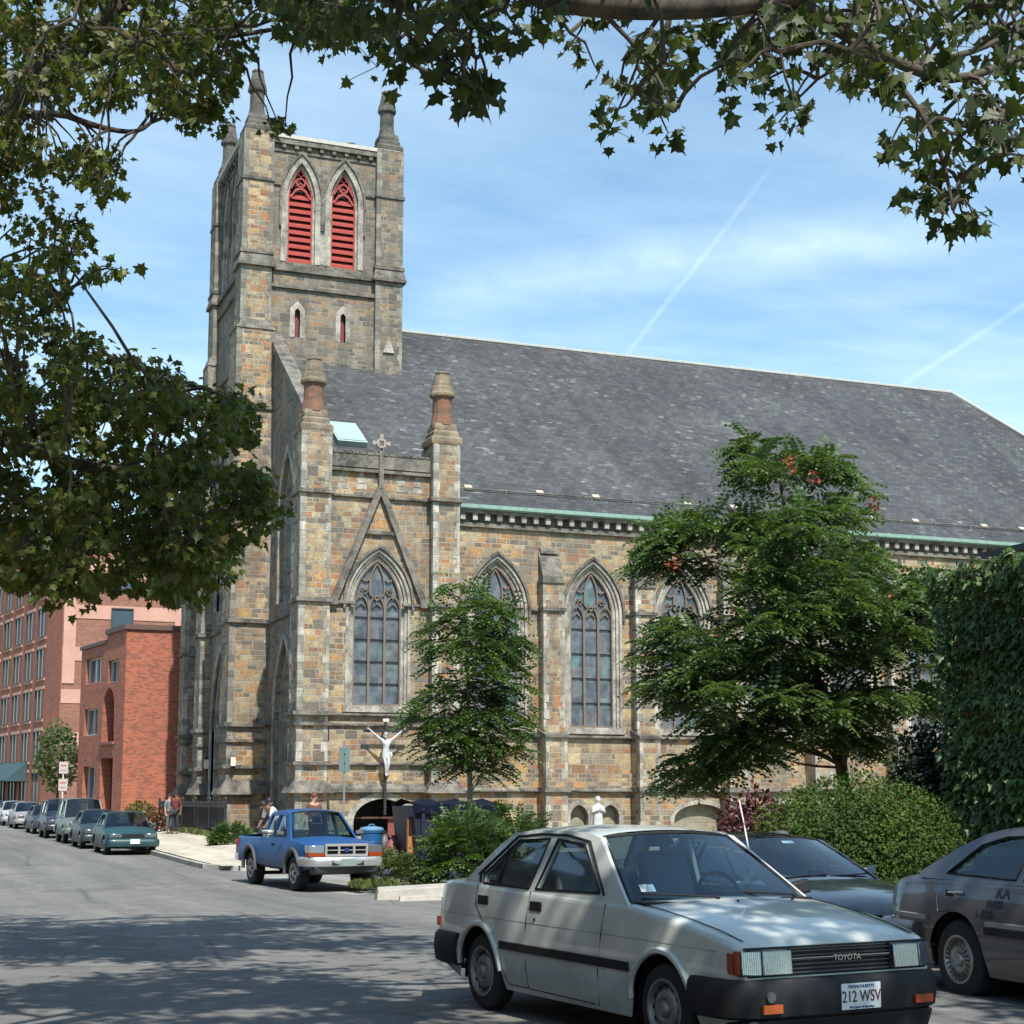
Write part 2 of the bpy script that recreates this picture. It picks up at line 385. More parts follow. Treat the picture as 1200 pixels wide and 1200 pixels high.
# ================================================================== CHURCH
church = thing('church', (17, 58, .15), 'large gothic church of tan rubble stone with square tower, red louvers and slate roof', 'church')
def cb(mb, name, m, **k): return mb.build(name, m, church, **k)
FS = Fr((0, 58.0, 0), (1,0,0), (0,-1,0))      # nave south wall plane
FP = Fr((0, 57.8, 0), (1,0,0), (0,-1,0))      # west bay plane
ZB = -.6
M_WSET = [M_RUB, M_MLD]
def jamb(fr, mb, cx, z0, zs, hw, h, wid=.34, deep=.0, n1=.0):
    """splayed light stone rings round an opening"""
    a0 = arch(cx, z0, zs, hw, h); a1 = arch(cx, z0, zs, hw, h, wid*.33); a2 = arch(cx, z0, zs, hw, h, wid*.66); a3 = arch(cx, z0, zs, hw, h, wid)
    fr.band(mb, a0, a1, -.40, -.16+n1); fr.band(mb, a1, a2, -.40, -.07+n1); fr.band(mb, a2, a3, -.40, .025+n1)
def hood(fr, mb, cx, z0, zs, hw, h, d=.36, w=.10, out=.11):
    fr.band(mb, arch(cx, z0, zs, hw, h, d), arch(cx, z0, zs, hw, h, d+w), -.05, out)
def tracery(fr, mb, cx, z0, zs, hw, h, n=-.26):
    t = .05
    fr.band(mb, arch(cx, z0, zs, hw-.055, h-.09), arch(cx, z0, zs, hw, h), n-.06, n+.09)
    lw = hw/3
    for s in (-1, 1): fr.box(mb, cx+s*lw-.045, cx+s*lw+.045, z0, zs+.15, n-.06, n+.06)
    fr.box(mb, cx-hw, cx+hw, z0, z0+.08, n-.06, n+.12)
    zl = zs-.12
    for k in (-1, 0, 1):
        c = cx+k*2*lw; fr.band(mb, arch(c, zl, zl, lw-.06, .42, 0, 5), arch(c, zl, zl, lw-.06, .42, .055, 5), n-.05, n+.05)
        fr.band(mb, [(c-lw*.5, zl+.02), (c, zl+.2), (c+lw*.5, zl+.02)], [(c-lw*.62, zl-.03), (c, zl+.13), (c+lw*.62, zl-.03)], n-.04, n+.04)
    # tall centre light of the head, with flanking daggers
    zc = zs+.42
    top = zs+h-.20
    fr.band(mb, arch(cx, zc, zc+.30, .26, top-zc-.30, 0, 6), arch(cx, zc, zc+.30, .26, top-zc-.30, .055, 6), n-.05, n+.05)
    fr.band(mb, [(cx-.26, zc), (cx, zc-.22), (cx+.26, zc)], [(cx-.32, zc-.03), (cx, zc-.30), (cx+.32, zc-.03)], n-.05, n+.05)
    for s in (-1, 1):
        fr.band(mb, [(cx+s*.30, zc+.05), (cx+s*.52, zs+.55), (cx+s*.62, zs+.22)], [(cx+s*.34, zc+.10), (cx+s*.57, zs+.62), (cx+s*.70, zs+.22)], n-.04, n+.04)
        fr.band(mb, [(cx+s*.28, zs+.95), (cx+s*.44, zs+.86), (cx+s*.60, zs+.92)], [(cx+s*.28, zs+1.01), (cx+s*.44, zs+.93), (cx+s*.60, zs+.99)], n-.04, n+.04)
        # cusped ring in the shoulder
        ring = [(cx+s*.50+.13*cos(a*pi/5), zs+.50+.13*sin(a*pi/5)) for a in range(11)]; rin = [(cx+s*.50+.085*cos(a*pi/5), zs+.50+.085*sin(a*pi/5)) for a in range(11)]
        fr.band(mb, rin, ring, n-.04, n+.04)
def bars(fr, mb, cx, z0, zs, hw, k, n=-.29):
    for i in range(1, k+1):
        z = z0+(zs-z0)*i/(k+.6)
        fr.box(mb, cx-hw+.03, cx+hw-.03, z-.018, z+.018, n-.02, n+.04)
def window(fr, cx, z0, zs, hw, h, hooded=True, label=None):
    mb = MB(); jamb(fr, mb, cx, z0, zs, hw, h); fr.box(mb, cx-hw-.42, cx+hw+.42, z0-.26, z0-.004, -.3, .09)
    w = cb(mb, 'window', M_MLD)
    mb = MB(); tracery(fr, mb, cx, z0, zs, hw, h); mb.build('tracery', plain('tracery_stone', (.17,.13,.10), .8, dirt=.5), w)
    mb = MB(); fr.extr(mb, arch(cx, z0, zs, hw-.02, h-.02), -.36, -.31); mb.build('glass', M_LEAD, w)
    mb = MB(); bars(fr, mb, cx, z0, zs, hw, 4); mb.build('glazing_bar', M_DARK, w)
    if hooded:
        mb = MB(); hood(fr, mb, cx, zs-.25, zs, hw, h); mb.build('hood_moulding', M_STR, w)
    return w
NAVE_X = [22.05, 26.2] + [26.2+4.06*i for i in range(1, 8)]
WIN = dict(z0=4.37, zs=8.95, hw=.94, h=1.80)
# --- south wall of the nave
mb = MB()
holes = [arch(x, WIN['z0'], WIN['zs'], WIN['hw']+.33, WIN['h']+.42) for x in NAVE_X if x < 58]
bw = []
for x in NAVE_X[1:]:
    if x < 28:
        for d in (-.68, .68): bw.append((x+d, .12, .82, .40, .50))
    else: bw.append((x+.7, .12, .72, 1.25, .62))
holes += [arch(cx, z0, zs, hw, h, 0, 7) for cx, z0, zs, hw, h in bw]
FS.wall(mb, [(19.9, ZB), (59.5, ZB), (59.5, 12.2), (19.9, 12.2)], holes, 0, .5)
mb.box((59.0, 58.01, ZB), (59.5, 83, 12.2)); mb.box((14.9, 82.6, ZB), (58.99, 83, 12.2))
cb(mb, 'nave_wall', M_WSET)
for x in NAVE_X: window(FS, x, **WIN)
for i, (cx, z0, zs, hw, h) in enumerate(bw):
    mb = MB(); FS.band(mb, arch(cx, z0, zs, hw-.01, h-.01, 0, 7), arch(cx, z0, zs, hw, h, .17, 7), -.2, .05)
    o = cb(mb, 'basement_arch', M_MLD)
    mb = MB(); FS.extr(mb, arch(cx, z0, zs, hw-.02, h-.02, 0, 7), -.42, -.30); mb.build('blocking_wall', masonry('pale_blocking_stone', [(.26,.23,.15), (.22,.2,.13), (.3,.27,.18)], (.3,.28,.22), .12, .3, stain=.3) if i == 0 else bpy.data.materials['pale_blocking_stone'], o)
# --- west bay (gabled) wall
PB = dict(z0=5.05, zs=8.95, hw=.95, h=1.75)
mb = MB()
FP.wall(mb, [(15.0, ZB), (19.2, ZB), (19.2, 14.2), (15.0, 14.2)], [arch(17.1, PB['z0'], PB['zs'], PB['hw']+.33, PB['h']+.42), arch(17.35, .0, .70, 1.15, .86, 0, 7)], 0, .5)
mb.box((15.0, 58.3, 11.9), (19.2, 58.6, 14.2)); FP.box(mb, 15.0, 19.2, 14.1, 14.2, -.5, 0)
bay = cb(mb, 'bay_wall', M_WSET)
window(FP, 17.1, **PB, hooded=True)
mb = MB(); FP.band(mb, arch(17.35, .0, .70, 1.14, .85, 0, 7), arch(17.35, .0, .70, 1.15, .86, .24, 7), -.3, .06); ba = cb(mb, 'basement_entrance', M_MLD)
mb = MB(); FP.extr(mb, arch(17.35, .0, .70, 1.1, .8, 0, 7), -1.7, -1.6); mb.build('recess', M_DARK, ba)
mb = MB(); FP.box(mb, 17.7, 18.3, -.6, .85, -.5, -.42); mb.build('door', plain('faded_red_door', (.22,.06,.05), .7, dirt=.5), ba)
mb = MB(); FP.box(mb, 16.2, 18.5, .80, .87, -.42, -.30); mb.build('lintel_beam', M_WOOD, ba)
# gable moulding + cross finial
mb = MB()
FP.band(mb, [(15.42, 8.93), (17.1, 13.15), (18.78, 8.93)], [(15.14, 8.93), (17.1, 13.75), (19.06, 8.93)], -.05, .20)
FP.box(mb, 16.33, 17.87, 11.62, 11.76, -.05, .12); FP.box(mb, 15.04, 15.45, 8.83, 9.0, -.05, .22); FP.box(mb, 18.75, 19.16, 8.83, 9.0, -.05, .22)
gab = cb(mb, 'gable_moulding', M_STR)
mb = MB(); FP.box(mb, 17.01, 17.19, 13.4, 14.9, -.02, .22); mb.build('finial_stem', M_STR, gab)
mb = MB(); FP.band(mb, [(17.1+.12*cos(a*pi/8), 15.2+.12*sin(a*pi/8)) for a in range(17)], [(17.1+.20*cos(a*pi/8), 15.2+.20*sin(a*pi/8)) for a in range(17)], .04, .18)
for a in range(4):
    c, s = cos(a*pi/2), sin(a*pi/2); FP.extr(mb, [(17.1+c*r-s*w, 15.2+s*r+c*w) for r, w in ((.07,-.035), (.36,-.09), (.36,.09), (.07,.035))], .05, .17)
FP.box(mb, 17.05, 17.15, 14.86, 15.1, .05, .17)
mb.build('stone_cross', plain('pale_cross_stone', (.32,.28,.24), .8, dirt=.5), gab)
# small pale triangular panels under the parapet
mb = MB()
for u in (15.65, 16.35, 17.95, 18.6):
    for k in range(3): FP.box(mb, u-.22+.07*k, u+.22-.07*k, 13.35+.25*k, 13.35+.25*k+.2, 0, .012+.001*k)
cb(mb, 'frieze_panel', M_MLD)
mb = MB(); FP.box(mb, 15.04, 19.16, 14.2, 14.72, -.55, .10); FP.box(mb, 15.04, 19.16, 14.02, 14.14, 0, .16); 
for i in range(14): FP.box(mb, 15.08+i*.295, 15.33+i*.295, 14.72, 14.80, -.5, .13)
cb(mb, 'parapet_coping', M_STR)
# --- string courses
mb = MB()
def string(fr, u0, u1, z0, z1, out, slope=.0):
    fr.loftp(mb, [[(u0, z0), (u1, z0)]], [0]) if False else None
    a = [fr.p(u0, z0, 0), fr.p(u1, z0, 0), fr.p(u1, z0+.03, out), fr.p(u0, z0+.03, out)]
    b = [fr.p(u0, z1, 0), fr.p(u1, z1, 0), fr.p(u1, z1-slope, out), fr.p(u0, z1-slope, out)]
    mb.hexa([V(p)+fr.n*(-.02) if i in (0, 1) else V(p) for i, p in enumerate(a)]+[V(p)+fr.n*(-.02) if i in (0, 1) else V(p) for i, p in enumerate(b)])
string(FP, 15.04, 16.15, 8.86, 9.02, .12, .04); string(FP, 18.05, 19.13, 8.86, 9.02, .12, .04)
string(FP, 15.04, 17.0, 13.0, 13.15, .13, .04); string(FP, 17.2, 19.13, 13.0, 13.15, .13, .04)
string(FP, 15.04, 19.13, 4.62, 4.76, .16, .05); string(FP, 15.04, 19.13, 4.24, 4.36, .10, .03)
string(FP, 15.04, 19.13, 2.78, 2.90, .14, .04); string(FP, 15.04, 19.13, 1.76, 2.12, .22, .20)
BUT = [24.24+4.06*i for i in range(9)]
edges = [20.2]+[x for b in BUT for x in (b-.47, b+.47)]+[59.5]
for a, b in zip(edges[::2], edges[1::2]):
    cxs = [x for x in NAVE_X if a < x < b]
    if cxs:
        c = cxs[0]; string(FS, a, c-1.40, 8.93, 9.06, .11, .04); string(FS, c+1.40, b, 8.93, 9.06, .11, .04)
    string(FS, a, b, 3.92, 4.06, .16, .05); string(FS, a, b, 1.80, 1.98, .18, .1)
mb.split('string_course', M_STR, church)
mb = MB(); FS.box(mb, 20.2, 59.5, 12.2, 12.36, -.4, .14); FS.box(mb, 20.2, 59.5, 12.36, 12.72, -.4, .02); FS.box(mb, 20.2, 59.5, 12.72, 12.84, -.4, .34)
cb(mb, 'cornice', M_STR)
mb = MB()
x = 20.4
while x < 59: FS.box(mb, x, x+.2, 12.46, 12.718, .018, .26); x += .52
tag(cb(mb, 'corbel_table', M_MLD), kind='stuff')
mb = MB(); FS.loftp(mb, [[(20.2, 12.845), (59.8, 12.845), (59.8, 12.98), (20.2, 12.98)], [(20.2, 12.845), (59.8, 12.845), (59.8, 12.98), (20.2, 12.98)], [(20.2, 12.90), (59.8, 12.90), (59.8, 13.05), (20.2, 13.05)]], [-.2, .40, .47]); cb(mb, 'gutter', M_CU)
# --- roof
mb = MB()
RZ, EZ = 23.8, 13.0
e = 57.58; sl = (RZ-13.75)/(70.5-58.75)
k0 = (58.75, 13.75)
rows = [(e, EZ), (58.75, 13.75), (70.5, RZ)]
def xe(y): return 59.9-(59.9-53.7)*((y-e)/(70.5-e))
vs = []
for y, z in rows: vs += [(19.4 if y < 58 else 14.8, y, z), (xe(y), y, z)]
vs[0] = (20.2, e, EZ)
fs = [(0,1,3,2), (2,3,5,4)]
mb.add(vs, fs)
mb.add([(14.8, 58.75, 13.75), (20.2, 58.75, 13.75), (20.2, 58.1, 13.34), (14.8, 58.1, 13.34)], [(0,1,2,3)])
mb.add([(14.8, 70.5, RZ), (53.7, 70.5, RZ), (59.9, 83.4, EZ), (14.8, 83.4, EZ)], [(0,1,2,3)])
mb.add([(53.7, 70.5, RZ), (59.9, 83.4, EZ), (59.9, e, EZ), (xe(58.75), 58.75, 13.75)], [(0,1,2,3)])
roof = cb(mb, 'roof', M_SLATE, recalc=False)
mb = MB(); mb.tube([(21.0, 70.5, RZ+.03), (53.7, 70.5, RZ+.03)], .09, 6); mb.tube([(53.7, 70.5, RZ+.03), (59.6, 58.2, 13.5)], .08, 6); mb.build('ridge_cap', plain('pale_ridge_lead', (.42,.42,.38), .6, dirt=.4), roof)
mb = MB(); mb.tube([(20.3, 58.80, 13.93), (59.2, 58.80, 13.93)], .03, 6)
x = 20.8
while x < 58: mb.box((x, 58.78, 13.76), (x+.05, 58.84, 14.0)); x += 1.9
mb.build('snow_rail', M_STR, roof)
mb = MB(); x = 21.0
while x < 58: mb.hexa([(x, 58.86, 13.87), (x+.32, 58.86, 13.87), (x+.32, 59.1, 14.07), (x, 59.1, 14.07), (x, 58.86, 13.93), (x+.32, 58.86, 13.93), (x+.32, 59.1, 14.13), (x, 59.1, 14.13)]); x += R.uniform(2.0, 5.5)
mb.build('roof_bracket', plain('pale_bracket', (.38,.33,.27), .7), roof)
def onroof(x, y, up=0): return V((x, y, 13.75+(y-58.75)*sl+up))
nrm = V((0, -sl, 1)).normalized()
mb = MB(); q = [V((16.25,61.1,0)), V((17.5,61.1,0)), V((17.3,62.35,0)), V((16.05,62.35,0))]
q = [onroof(p.x, p.y) for p in q]; mb.hexa([p-nrm*.05 for p in q]+[p+nrm*.26 for p in q]); sk = mb.build('skylight', plain('skylight_frame', (.35,.45,.40), .6, dirt=.3), roof)
c = sum(q, V())/4; mb = MB(); qq = [c+(p-c)*.90 for p in q]; mb.hexa([p+nrm*.25 for p in qq]+[p+nrm*.29 for p in qq]); mb.build('skylight_pane', plain('pale_skylight_pane', (.27,.40,.36), .5), sk)
# --- rectangular shafts: piers and buttresses
def quoins(mb, fr, u0, u1, z0, z1, n, w=.20, ex=.012):
    z = z0+.01; i = 0
    while z < z1-.05:
        h = min(.36*(.8+.45*((i*7+int(abs(z1)*3))%5)/5), z1-z); a = w*(1.15 if i % 2 else .58)*(.85+.3*((i*5)%7)/7)
        fr.box(mb, u0-ex, u0+a, z, z+h-.008, n-.22, n+.012); fr.box(mb, u1-a, u1+ex, z, z+h-.008, n-.22, n+.012)
        z += h; i += 1
def buttress(cx):
    mb = MB(); w = .45
    FS.box(mb, cx-w, cx+w, ZB, 3.92, -.05, .80); FS.box(mb, cx-w, cx+w, 4.06, 8.93, -.05, .58); FS.box(mb, cx-w, cx+w, 9.06, 10.06, -.05, .55)
    b = cb(mb, 'buttress', M_RUB)
    mb = MB()
    FS.loftp(mb, [[(cx-w, 10.16), (cx+w, 10.16), (cx+w, 11.45), (cx-w, 11.45)], [(cx-w, 10.16), (cx+w, 10.16), (cx+w, 10.35), (cx-w, 10.35)]], [-.02, .52])
    FS.loftp(mb, [[(cx-w+.06, 11.3), (cx+w-.06, 11.3), (cx+w-.06, 11.62), (cx-w+.06, 11.62)], [(cx-w+.06, 11.3), (cx+w-.06, 11.3), (cx+w-.06, 11.42), (cx-w+.06, 11.42)]], [-.02, .16])
    FS.box(mb, cx-w-.06, cx+w+.06, 10.06, 10.16, -.02, .62); FS.box(mb, cx-w-.06, cx+w+.06, 8.93, 9.06, -.02, .68)
    FS.loftp(mb, [[(cx-w-.06, 3.92), (cx+w+.06, 3.92), (cx+w+.06, 4.30), (cx-w-.06, 4.30)], [(cx-w-.06, 3.92), (cx+w+.06, 3.92), (cx+w+.06, 4.02), (cx-w-.06, 4.02)]], [.0, .92])
    FS.box(mb, cx-w-.09, cx+w+.09, 1.80, 1.98, -.02, .92)
    mb.split('weathering', M_STR, b)
    mb = MB(); quoins(mb, FS, cx-w, cx+w, ZB+.6, 1.8, .80); quoins(mb, FS, cx-w, cx+w, 1.98, 3.92, .80); quoins(mb, FS, cx-w, cx+w, 4.30, 8.93, .58); quoins(mb, FS, cx-w, cx+w, 9.06, 10.06, .55)
    mb.build('quoin', M_QUO, b)
for b_ in BUT[:9]:
    if b_ < 58: buttress(b_)
def pinnacle(x, y, z, s=1., m=M_PIN, tall=3.6, sq=True, par=None):
    mb = MB(); q = .86 if m == M_PIND else 1.
    def sqr(w, h): return [(x-w, y-w, z+h), (x+w, y-w, z+h), (x+w, y+w, z+h), (x-w, y+w, z+h)]
    mb.k = 1
    mb.loft([sqr(.62*s, 0), sqr(.64*s, .10), sqr(.64*s, .24), sqr(.54*s, .34)]); mb.loft([sqr(.52*s, .34), sqr(.52*s, .50), sqr(.44*s, .62)]); mb.loft([sqr(.46*s, .62), sqr(.46*s, .74), sqr(.42*s, .88)])
    mb.k = 0
    t = tall
    mb.lathe([(.48*s*q, .84), (.43*s*q, .84+.08*t), (.39*s*q, .84+.15*t), (.375*s*q, .82+.38*t)], (x, y, z), 12)
    mb.k = 1
    h = .80+.38*t
    mb.lathe([(.38*s*q, h), (.50*s*q, h+.04), (.52*s*q, h+.13), (.49*s*q, h+.22), (.46*s*q, h+.40), (.40*s*q, h+.48)], (x, y, z), 10)
    mb.lathe([(.37*s*q, h+.44), (.40*s*q, h+.50), (.38*s*q, h+.62), (.32*s*q, h+.90), (.26*s*q, h+.92), (.26*s*q, h+.96), (.29*s*q, h+.98), (.29*s*q, h+1.06), (.16*s*q, h+1.08)], (x, y, z), 10)
    for k in range(8):
        a = k*pi/4; mb.lathe([(.03, 0), (.05, .05), (.03, .11)], (x+.24*s*cos(a), y+.24*s*sin(a), z+h+.96), 6)
    return mb.build('pinnacle', [m, M_PIND if m == M_PIND else two('sooty_collar_stone', (.10,.085,.06), (.27,.21,.14), 1.5, .9)] if 'sooty_collar_stone' not in bpy.data.materials or m == M_PIND else [m, bpy.data.materials['sooty_collar_stone']], par or church)
def pier(u0, u1, yf, yb, ztop, stages, xw0=None, pn=True):
    """square shaft with south front at y=yf"""
    fr = Fr((0, yf, 0), (1,0,0), (0,-1,0)); fw_ = Fr((u0, 0, 0), (0,1,0), (-1,0,0))
    mb = MB(); mb.box((u0, yf, ZB), (u1, yb, ztop)); b = cb(mb, 'pier', M_RUB)
    mb = MB(); last = .0
    for z0, z1, out in stages:
        mb.hexa([(u0-out, yf-out, z0), (u1+out, yf-out, z0), (u1+out, yb, z0), (u0-out, yb, z0)]+[(u0-.02, yf-.02, z1+.06) , (u1+.02, yf-.02, z1+.06), (u1+.02, yb, z1+.06), (u0-.02, yb, z1+.06)] if z1-z0 > .25 else
                [(u0-out, yf-out, z0), (u1+out, yf-out, z0), (u1+out, yb, z0), (u0-out, yb, z0), (u0-out, yf-out, z1), (u1+out, yf-out, z1), (u1+out, yb, z1), (u0-out, yb, z1)])
    mb.split('string_course', M_STR, b)
    mb = MB(); zs = [0.]+[s[0] for s in stages]+[ztop]; ze = [0.]+[s[1] for s in stages]
    for i in range(len(stages)+1):
        a = 0. if i == 0 else stages[i-1][1]+.01; c = stages[i][0] if i < len(stages) else ztop
        quoins(mb, fr, u0, u1, a, c, .0); quoins(mb, fw_, yf+.0, yb, a, c, .007, ex=.004)
    mb.build('quoin', M_QUO, b)
    return b
LOW = [(1.76, 2.15, .24), (2.78, 2.90, .15), (4.24, 4.36, .12), (4.62, 4.76, .18)]
pa = pier(13.87, 15.04, 57.3, 58.6, 15.4, LOW+[(8.86, 9.02, .12), (13.0, 13.15, .13)])
pinnacle(14.45, 57.95, 15.4, 1.0, M_PIN, 3.0, par=pa)
pb = pier(19.13, 20.2, 57.3, 58.8, 15.3, LOW+[(8.86, 9.02, .12), (13.0, 13.15, .13)])
pinnacle(19.66, 57.9, 15.3, 1.0, M_PIN, 3.1, par=pb)
mb = MB(); mb.tube([(20.28, 57.86, 12.6), (20.28, 57.86, 3.9)], .06, 8); cb(mb, 'downpipe', plain('pale_pipe', (.55,.53,.48), .6, dirt=.4))
# --- west front: aisle walls, portals, raking copings
FWT = Fr((14.75, 0, 0), (0,1,0), (-1,0,0))
def rk(y): return 15.5+(y-58.3)*.72
for s in (0, 1):
    mb = MB(); mY = (lambda y: y) if s == 0 else (lambda y: 141-y)
    a, b = mY(58.6), mY(66.9); a, b = min(a, b), max(a, b)
    out = [(mY(58.6), ZB), (mY(66.9), ZB), (mY(66.9), rk(66.9)), (mY(58.6), rk(58.6))]; c = mY(63.3)
    FWT.wall(mb, out, [arch(c, -.4, 4.8, 1.55, 3.3), arch(c, 9.6, 13.2, 1.3, 2.7)], 0, .8, .12)
    w = cb(mb, 'aisle_front', M_RUBD)
    mb = MB(); d = 1 if s == 0 else -1
    for q in ((58.5, 67.0),):
        y0, y1 = mY(q[0]), mY(q[1])
        mb.hexa([(14.6, y0, rk(q[0])-.12), (15.2, y0, rk(q[0])-.12), (15.2, y1, rk(q[1])-.12), (14.6, y1, rk(q[1])-.12), (14.6, y0, rk(q[0])+.18), (15.2, y0, rk(q[0])+.18), (15.2, y1, rk(q[1])+.18), (14.6, y1, rk(q[1])+.18)])
    mb.build('raking_coping', M_STR, w)
    mb = MB(); FWT.extr(mb, arch(c, -.4, 4.8, 1.4, 3.0), -.82, -.75); FWT.extr(mb, arch(c, 9.6, 13.2, 1.15, 2.4), -.82, -.75); mb.build('glass', M_LEAD, w)
    mb = MB(); 
    for (z0, zs, hw, h) in ((-.4, 4.8, 1.55, 3.3), (9.6, 13.2, 1.3, 2.7)):
        FWT.band(mb, arch(c, z0, zs, hw-.3, h-.4), arch(c, z0, zs, hw-.12, h-.16), -.7, -.45); FWT.band(mb, arch(c, z0, zs, hw-.16, h-.2), arch(c, z0, zs, hw, h), -.5, -.2); FWT.band(mb, arch(c, z0, zs, hw, h), arch(c, z0, zs, hw, h, .22), -.3, .06)
        for k in (-1, 0, 1): FWT.box(mb, c+k*.55-.05, c+k*.55+.05, z0, zs+h*.4, -.74, -.62)
    mb.build('portal_moulding', M_MLD, w)
    mb = MB(); FWT.box(mb, c-1.2, c+1.2, -.4, 2.9, -.74, -.66); mb.build('door', M_WOOD, w)
    mb = MB()
    for z0, z1, o in ((1.76, 2.12, .22), (4.62, 4.76, .14), (8.9, 9.06, .14)):
        for p, q in ((mY(58.6), c-1.8*d), (c+1.8*d, mY(66.9))) if z0 < 8 else ((mY(58.6), mY(66.9)),):
            FWT.box(mb, min(p, q), max(p, q), z0, z1, -.05, o)
    mb.split('string_course', M_STR, w)
# --- tower
TX0, TX1, TY0, TY1, TZ = 13.55, 20.45, 67.0, 74.0, 31.0
tower_mb = MB()
FT = Fr((0, TY0, 0), (1,0,0), (0,-1,0)); FTW = Fr((TX0, 0, 0), (0,1,0), (-1,0,0))
LV = dict(z0=25.35, zs=28.35, hw=.56, h=1.55)
FT.wall(tower_mb, [(TX0, ZB), (TX1, ZB), (TX1, TZ), (TX0, TZ)], [arch(x, LV['z0'], LV['zs'], .80, 1.95) for x in (15.97, 17.97)]+[[(x-.12, 21.9), (x+.12, 21.9), (x+.12, 23.1), (x, 23.25), (x-.12, 23.1)] for x in (15.9, 18.0)], 0, .5)
FTW.wall(tower_mb, [(TY0, ZB), (TY1, ZB), (TY1, TZ), (TY0, TZ)], [arch(y, LV['z0'], LV['zs'], .80, 1.95) for y in (69.5, 71.5)]+[arch(70.5, -.3, 4.6, 1.7, 3.6), arch(70.5, 10., 15.5, 1.3, 2.8)], 0, .5)
tower_mb.box((TX0, TY1-.4, ZB), (TX1, TY1, TZ)); tower_mb.box((TX1-.4, TY0+.01, ZB), (TX1, TY1-.41, TZ)); tower_mb.box((TX0+.3, TY0+.3, TZ-.3), (TX1-.3, TY1-.3, TZ-.1))
tower = cb(tower_mb, 'tower', M_RUBD)
def louvers(fr, cx):
    mb = MB(); fr.band(mb, arch(cx, LV['z0'], LV['zs'], .56, 1.5), arch(cx, LV['z0'], LV['zs'], .66, 1.7), -.30, -.12); fr.band(mb, arch(cx, LV['z0'], LV['zs'], .66, 1.7), arch(cx, LV['z0'], LV['zs'], .80, 1.95), -.30, .03)
    fr.band(mb, arch(cx, LV['z0'], LV['zs'], .80, 1.95), arch(cx, LV['z0'], LV['zs'], .80, 1.95, .10), -.1, .04)
    mb.build('belfry_moulding', M_MLD, tower)
    mb = MB(); fr.band(mb, arch(cx, LV['z0']+1.6, LV['zs'], .80, 1.95, .10), arch(cx, LV['z0']+1.6, LV['zs'], .80, 1.95, .20), -.1, .12); mb.build('hood_moulding', M_STR, tower)
    mb = MB(); z = LV['z0']+.06
    fr.band(mb, arch(cx, LV['z0'], LV['zs'], .50, 1.42), arch(cx, LV['z0'], LV['zs'], .56, 1.5), -.34, -.16)
    while z < 28.6:
        w = .50 if z < LV['zs'] else .5-.30*(z-LV['zs'])
        mb.hexa([fr.p(cx-w, z, -.18), fr.p(cx+w, z, -.18), fr.p(cx+w, z+.22, -.40), fr.p(cx-w, z+.22, -.40), fr.p(cx-w, z+.05, -.18), fr.p(cx+w, z+.05, -.18), fr.p(cx+w, z+.27, -.40), fr.p(cx-w, z+.27, -.40)])
        fr.box(mb, cx-w, cx+w, z+.0, z+.115, -.185, -.165); z += .165 if False else .33
        z0 = z-.33; mb.hexa([fr.p(cx-w, z0+.115, -.21), fr.p(cx+w, z0+.115, -.21), fr.p(cx+w, z0+.29, -.33), fr.p(cx-w, z0+.29, -.33), fr.p(cx-w, z0+.15, -.21), fr.p(cx+w, z0+.15, -.21), fr.p(cx+w, z0+.31, -.33), fr.p(cx-w, z0+.31, -.33)])
    mb.build('red_louver', M_RED, tower)
    mb = MB(); fr.extr(mb, arch(cx, LV['z0'], LV['zs'], .55, 1.45), -.46, -.42); mb.build('backing', M_DARK, tower)
    mb = MB(); zz = 28.55
    fr.band(mb, [(cx-.5, zz-.1), (cx-.25, zz+.3), (cx, zz+.42), (cx+.25, zz+.3), (cx+.5, zz-.1)], [(cx-.43, zz-.15), (cx-.22, zz+.18), (cx, zz+.30), (cx+.22, zz+.18), (cx+.43, zz-.15)], -.22, -.12)
    fr.band(mb, [(cx+.23*cos(a*pi/6), zz+.62+.23*sin(a*pi/6)) for a in range(13)], [(cx+.16*cos(a*pi/6), zz+.62+.16*sin(a*pi/6)) for a in range(13)], -.22, -.12)
    for s in (-1, 1):
        fr.band(mb, [(cx+s*.16, zz+.75), (cx+s*.42, zz+.28)], [(cx+s*.22, zz+.80), (cx+s*.48, zz+.30)], -.22, -.12); fr.band(mb, [(cx, zz+.85), (cx+s*.10, zz+1.0)], [(cx, zz+.92), (cx+s*.14, zz+.96)], -.22, -.12)
        fr.band(mb, [(cx, zz+.62), (cx+s*.2, zz+.5)], [(cx, zz+.56), (cx+s*.2, zz+.44)], -.2, -.13)
    mb.build('belfry_tracery', M_REDD, tower)
for x in (15.97, 17.97): louvers(FT, x)
for y in (69.5, 71.5): louvers(FTW, y)
mb = MB()
for x in (15.9, 18.0): FT.box(mb, x-.12, x+.12, 21.9, 23.25, -.3, -.22)
mb.build('slit_shutter', plain('maroon_slit_shutter', (.16,.03,.03), .7), tower)
mb = MB()
for x in (15.9, 18.0): FT.band(mb, [(x-.12, 21.9), (x-.12, 23.1), (x, 23.25), (x+.12, 23.1), (x+.12, 21.9)], [(x-.34, 21.9), (x-.34, 23.2), (x, 23.6), (x+.34, 23.2), (x+.34, 21.9)], -.22, .015)
FT.box(mb, 16.97-.12, 16.97+.12, 25.4, 28.6, -.02, .02)
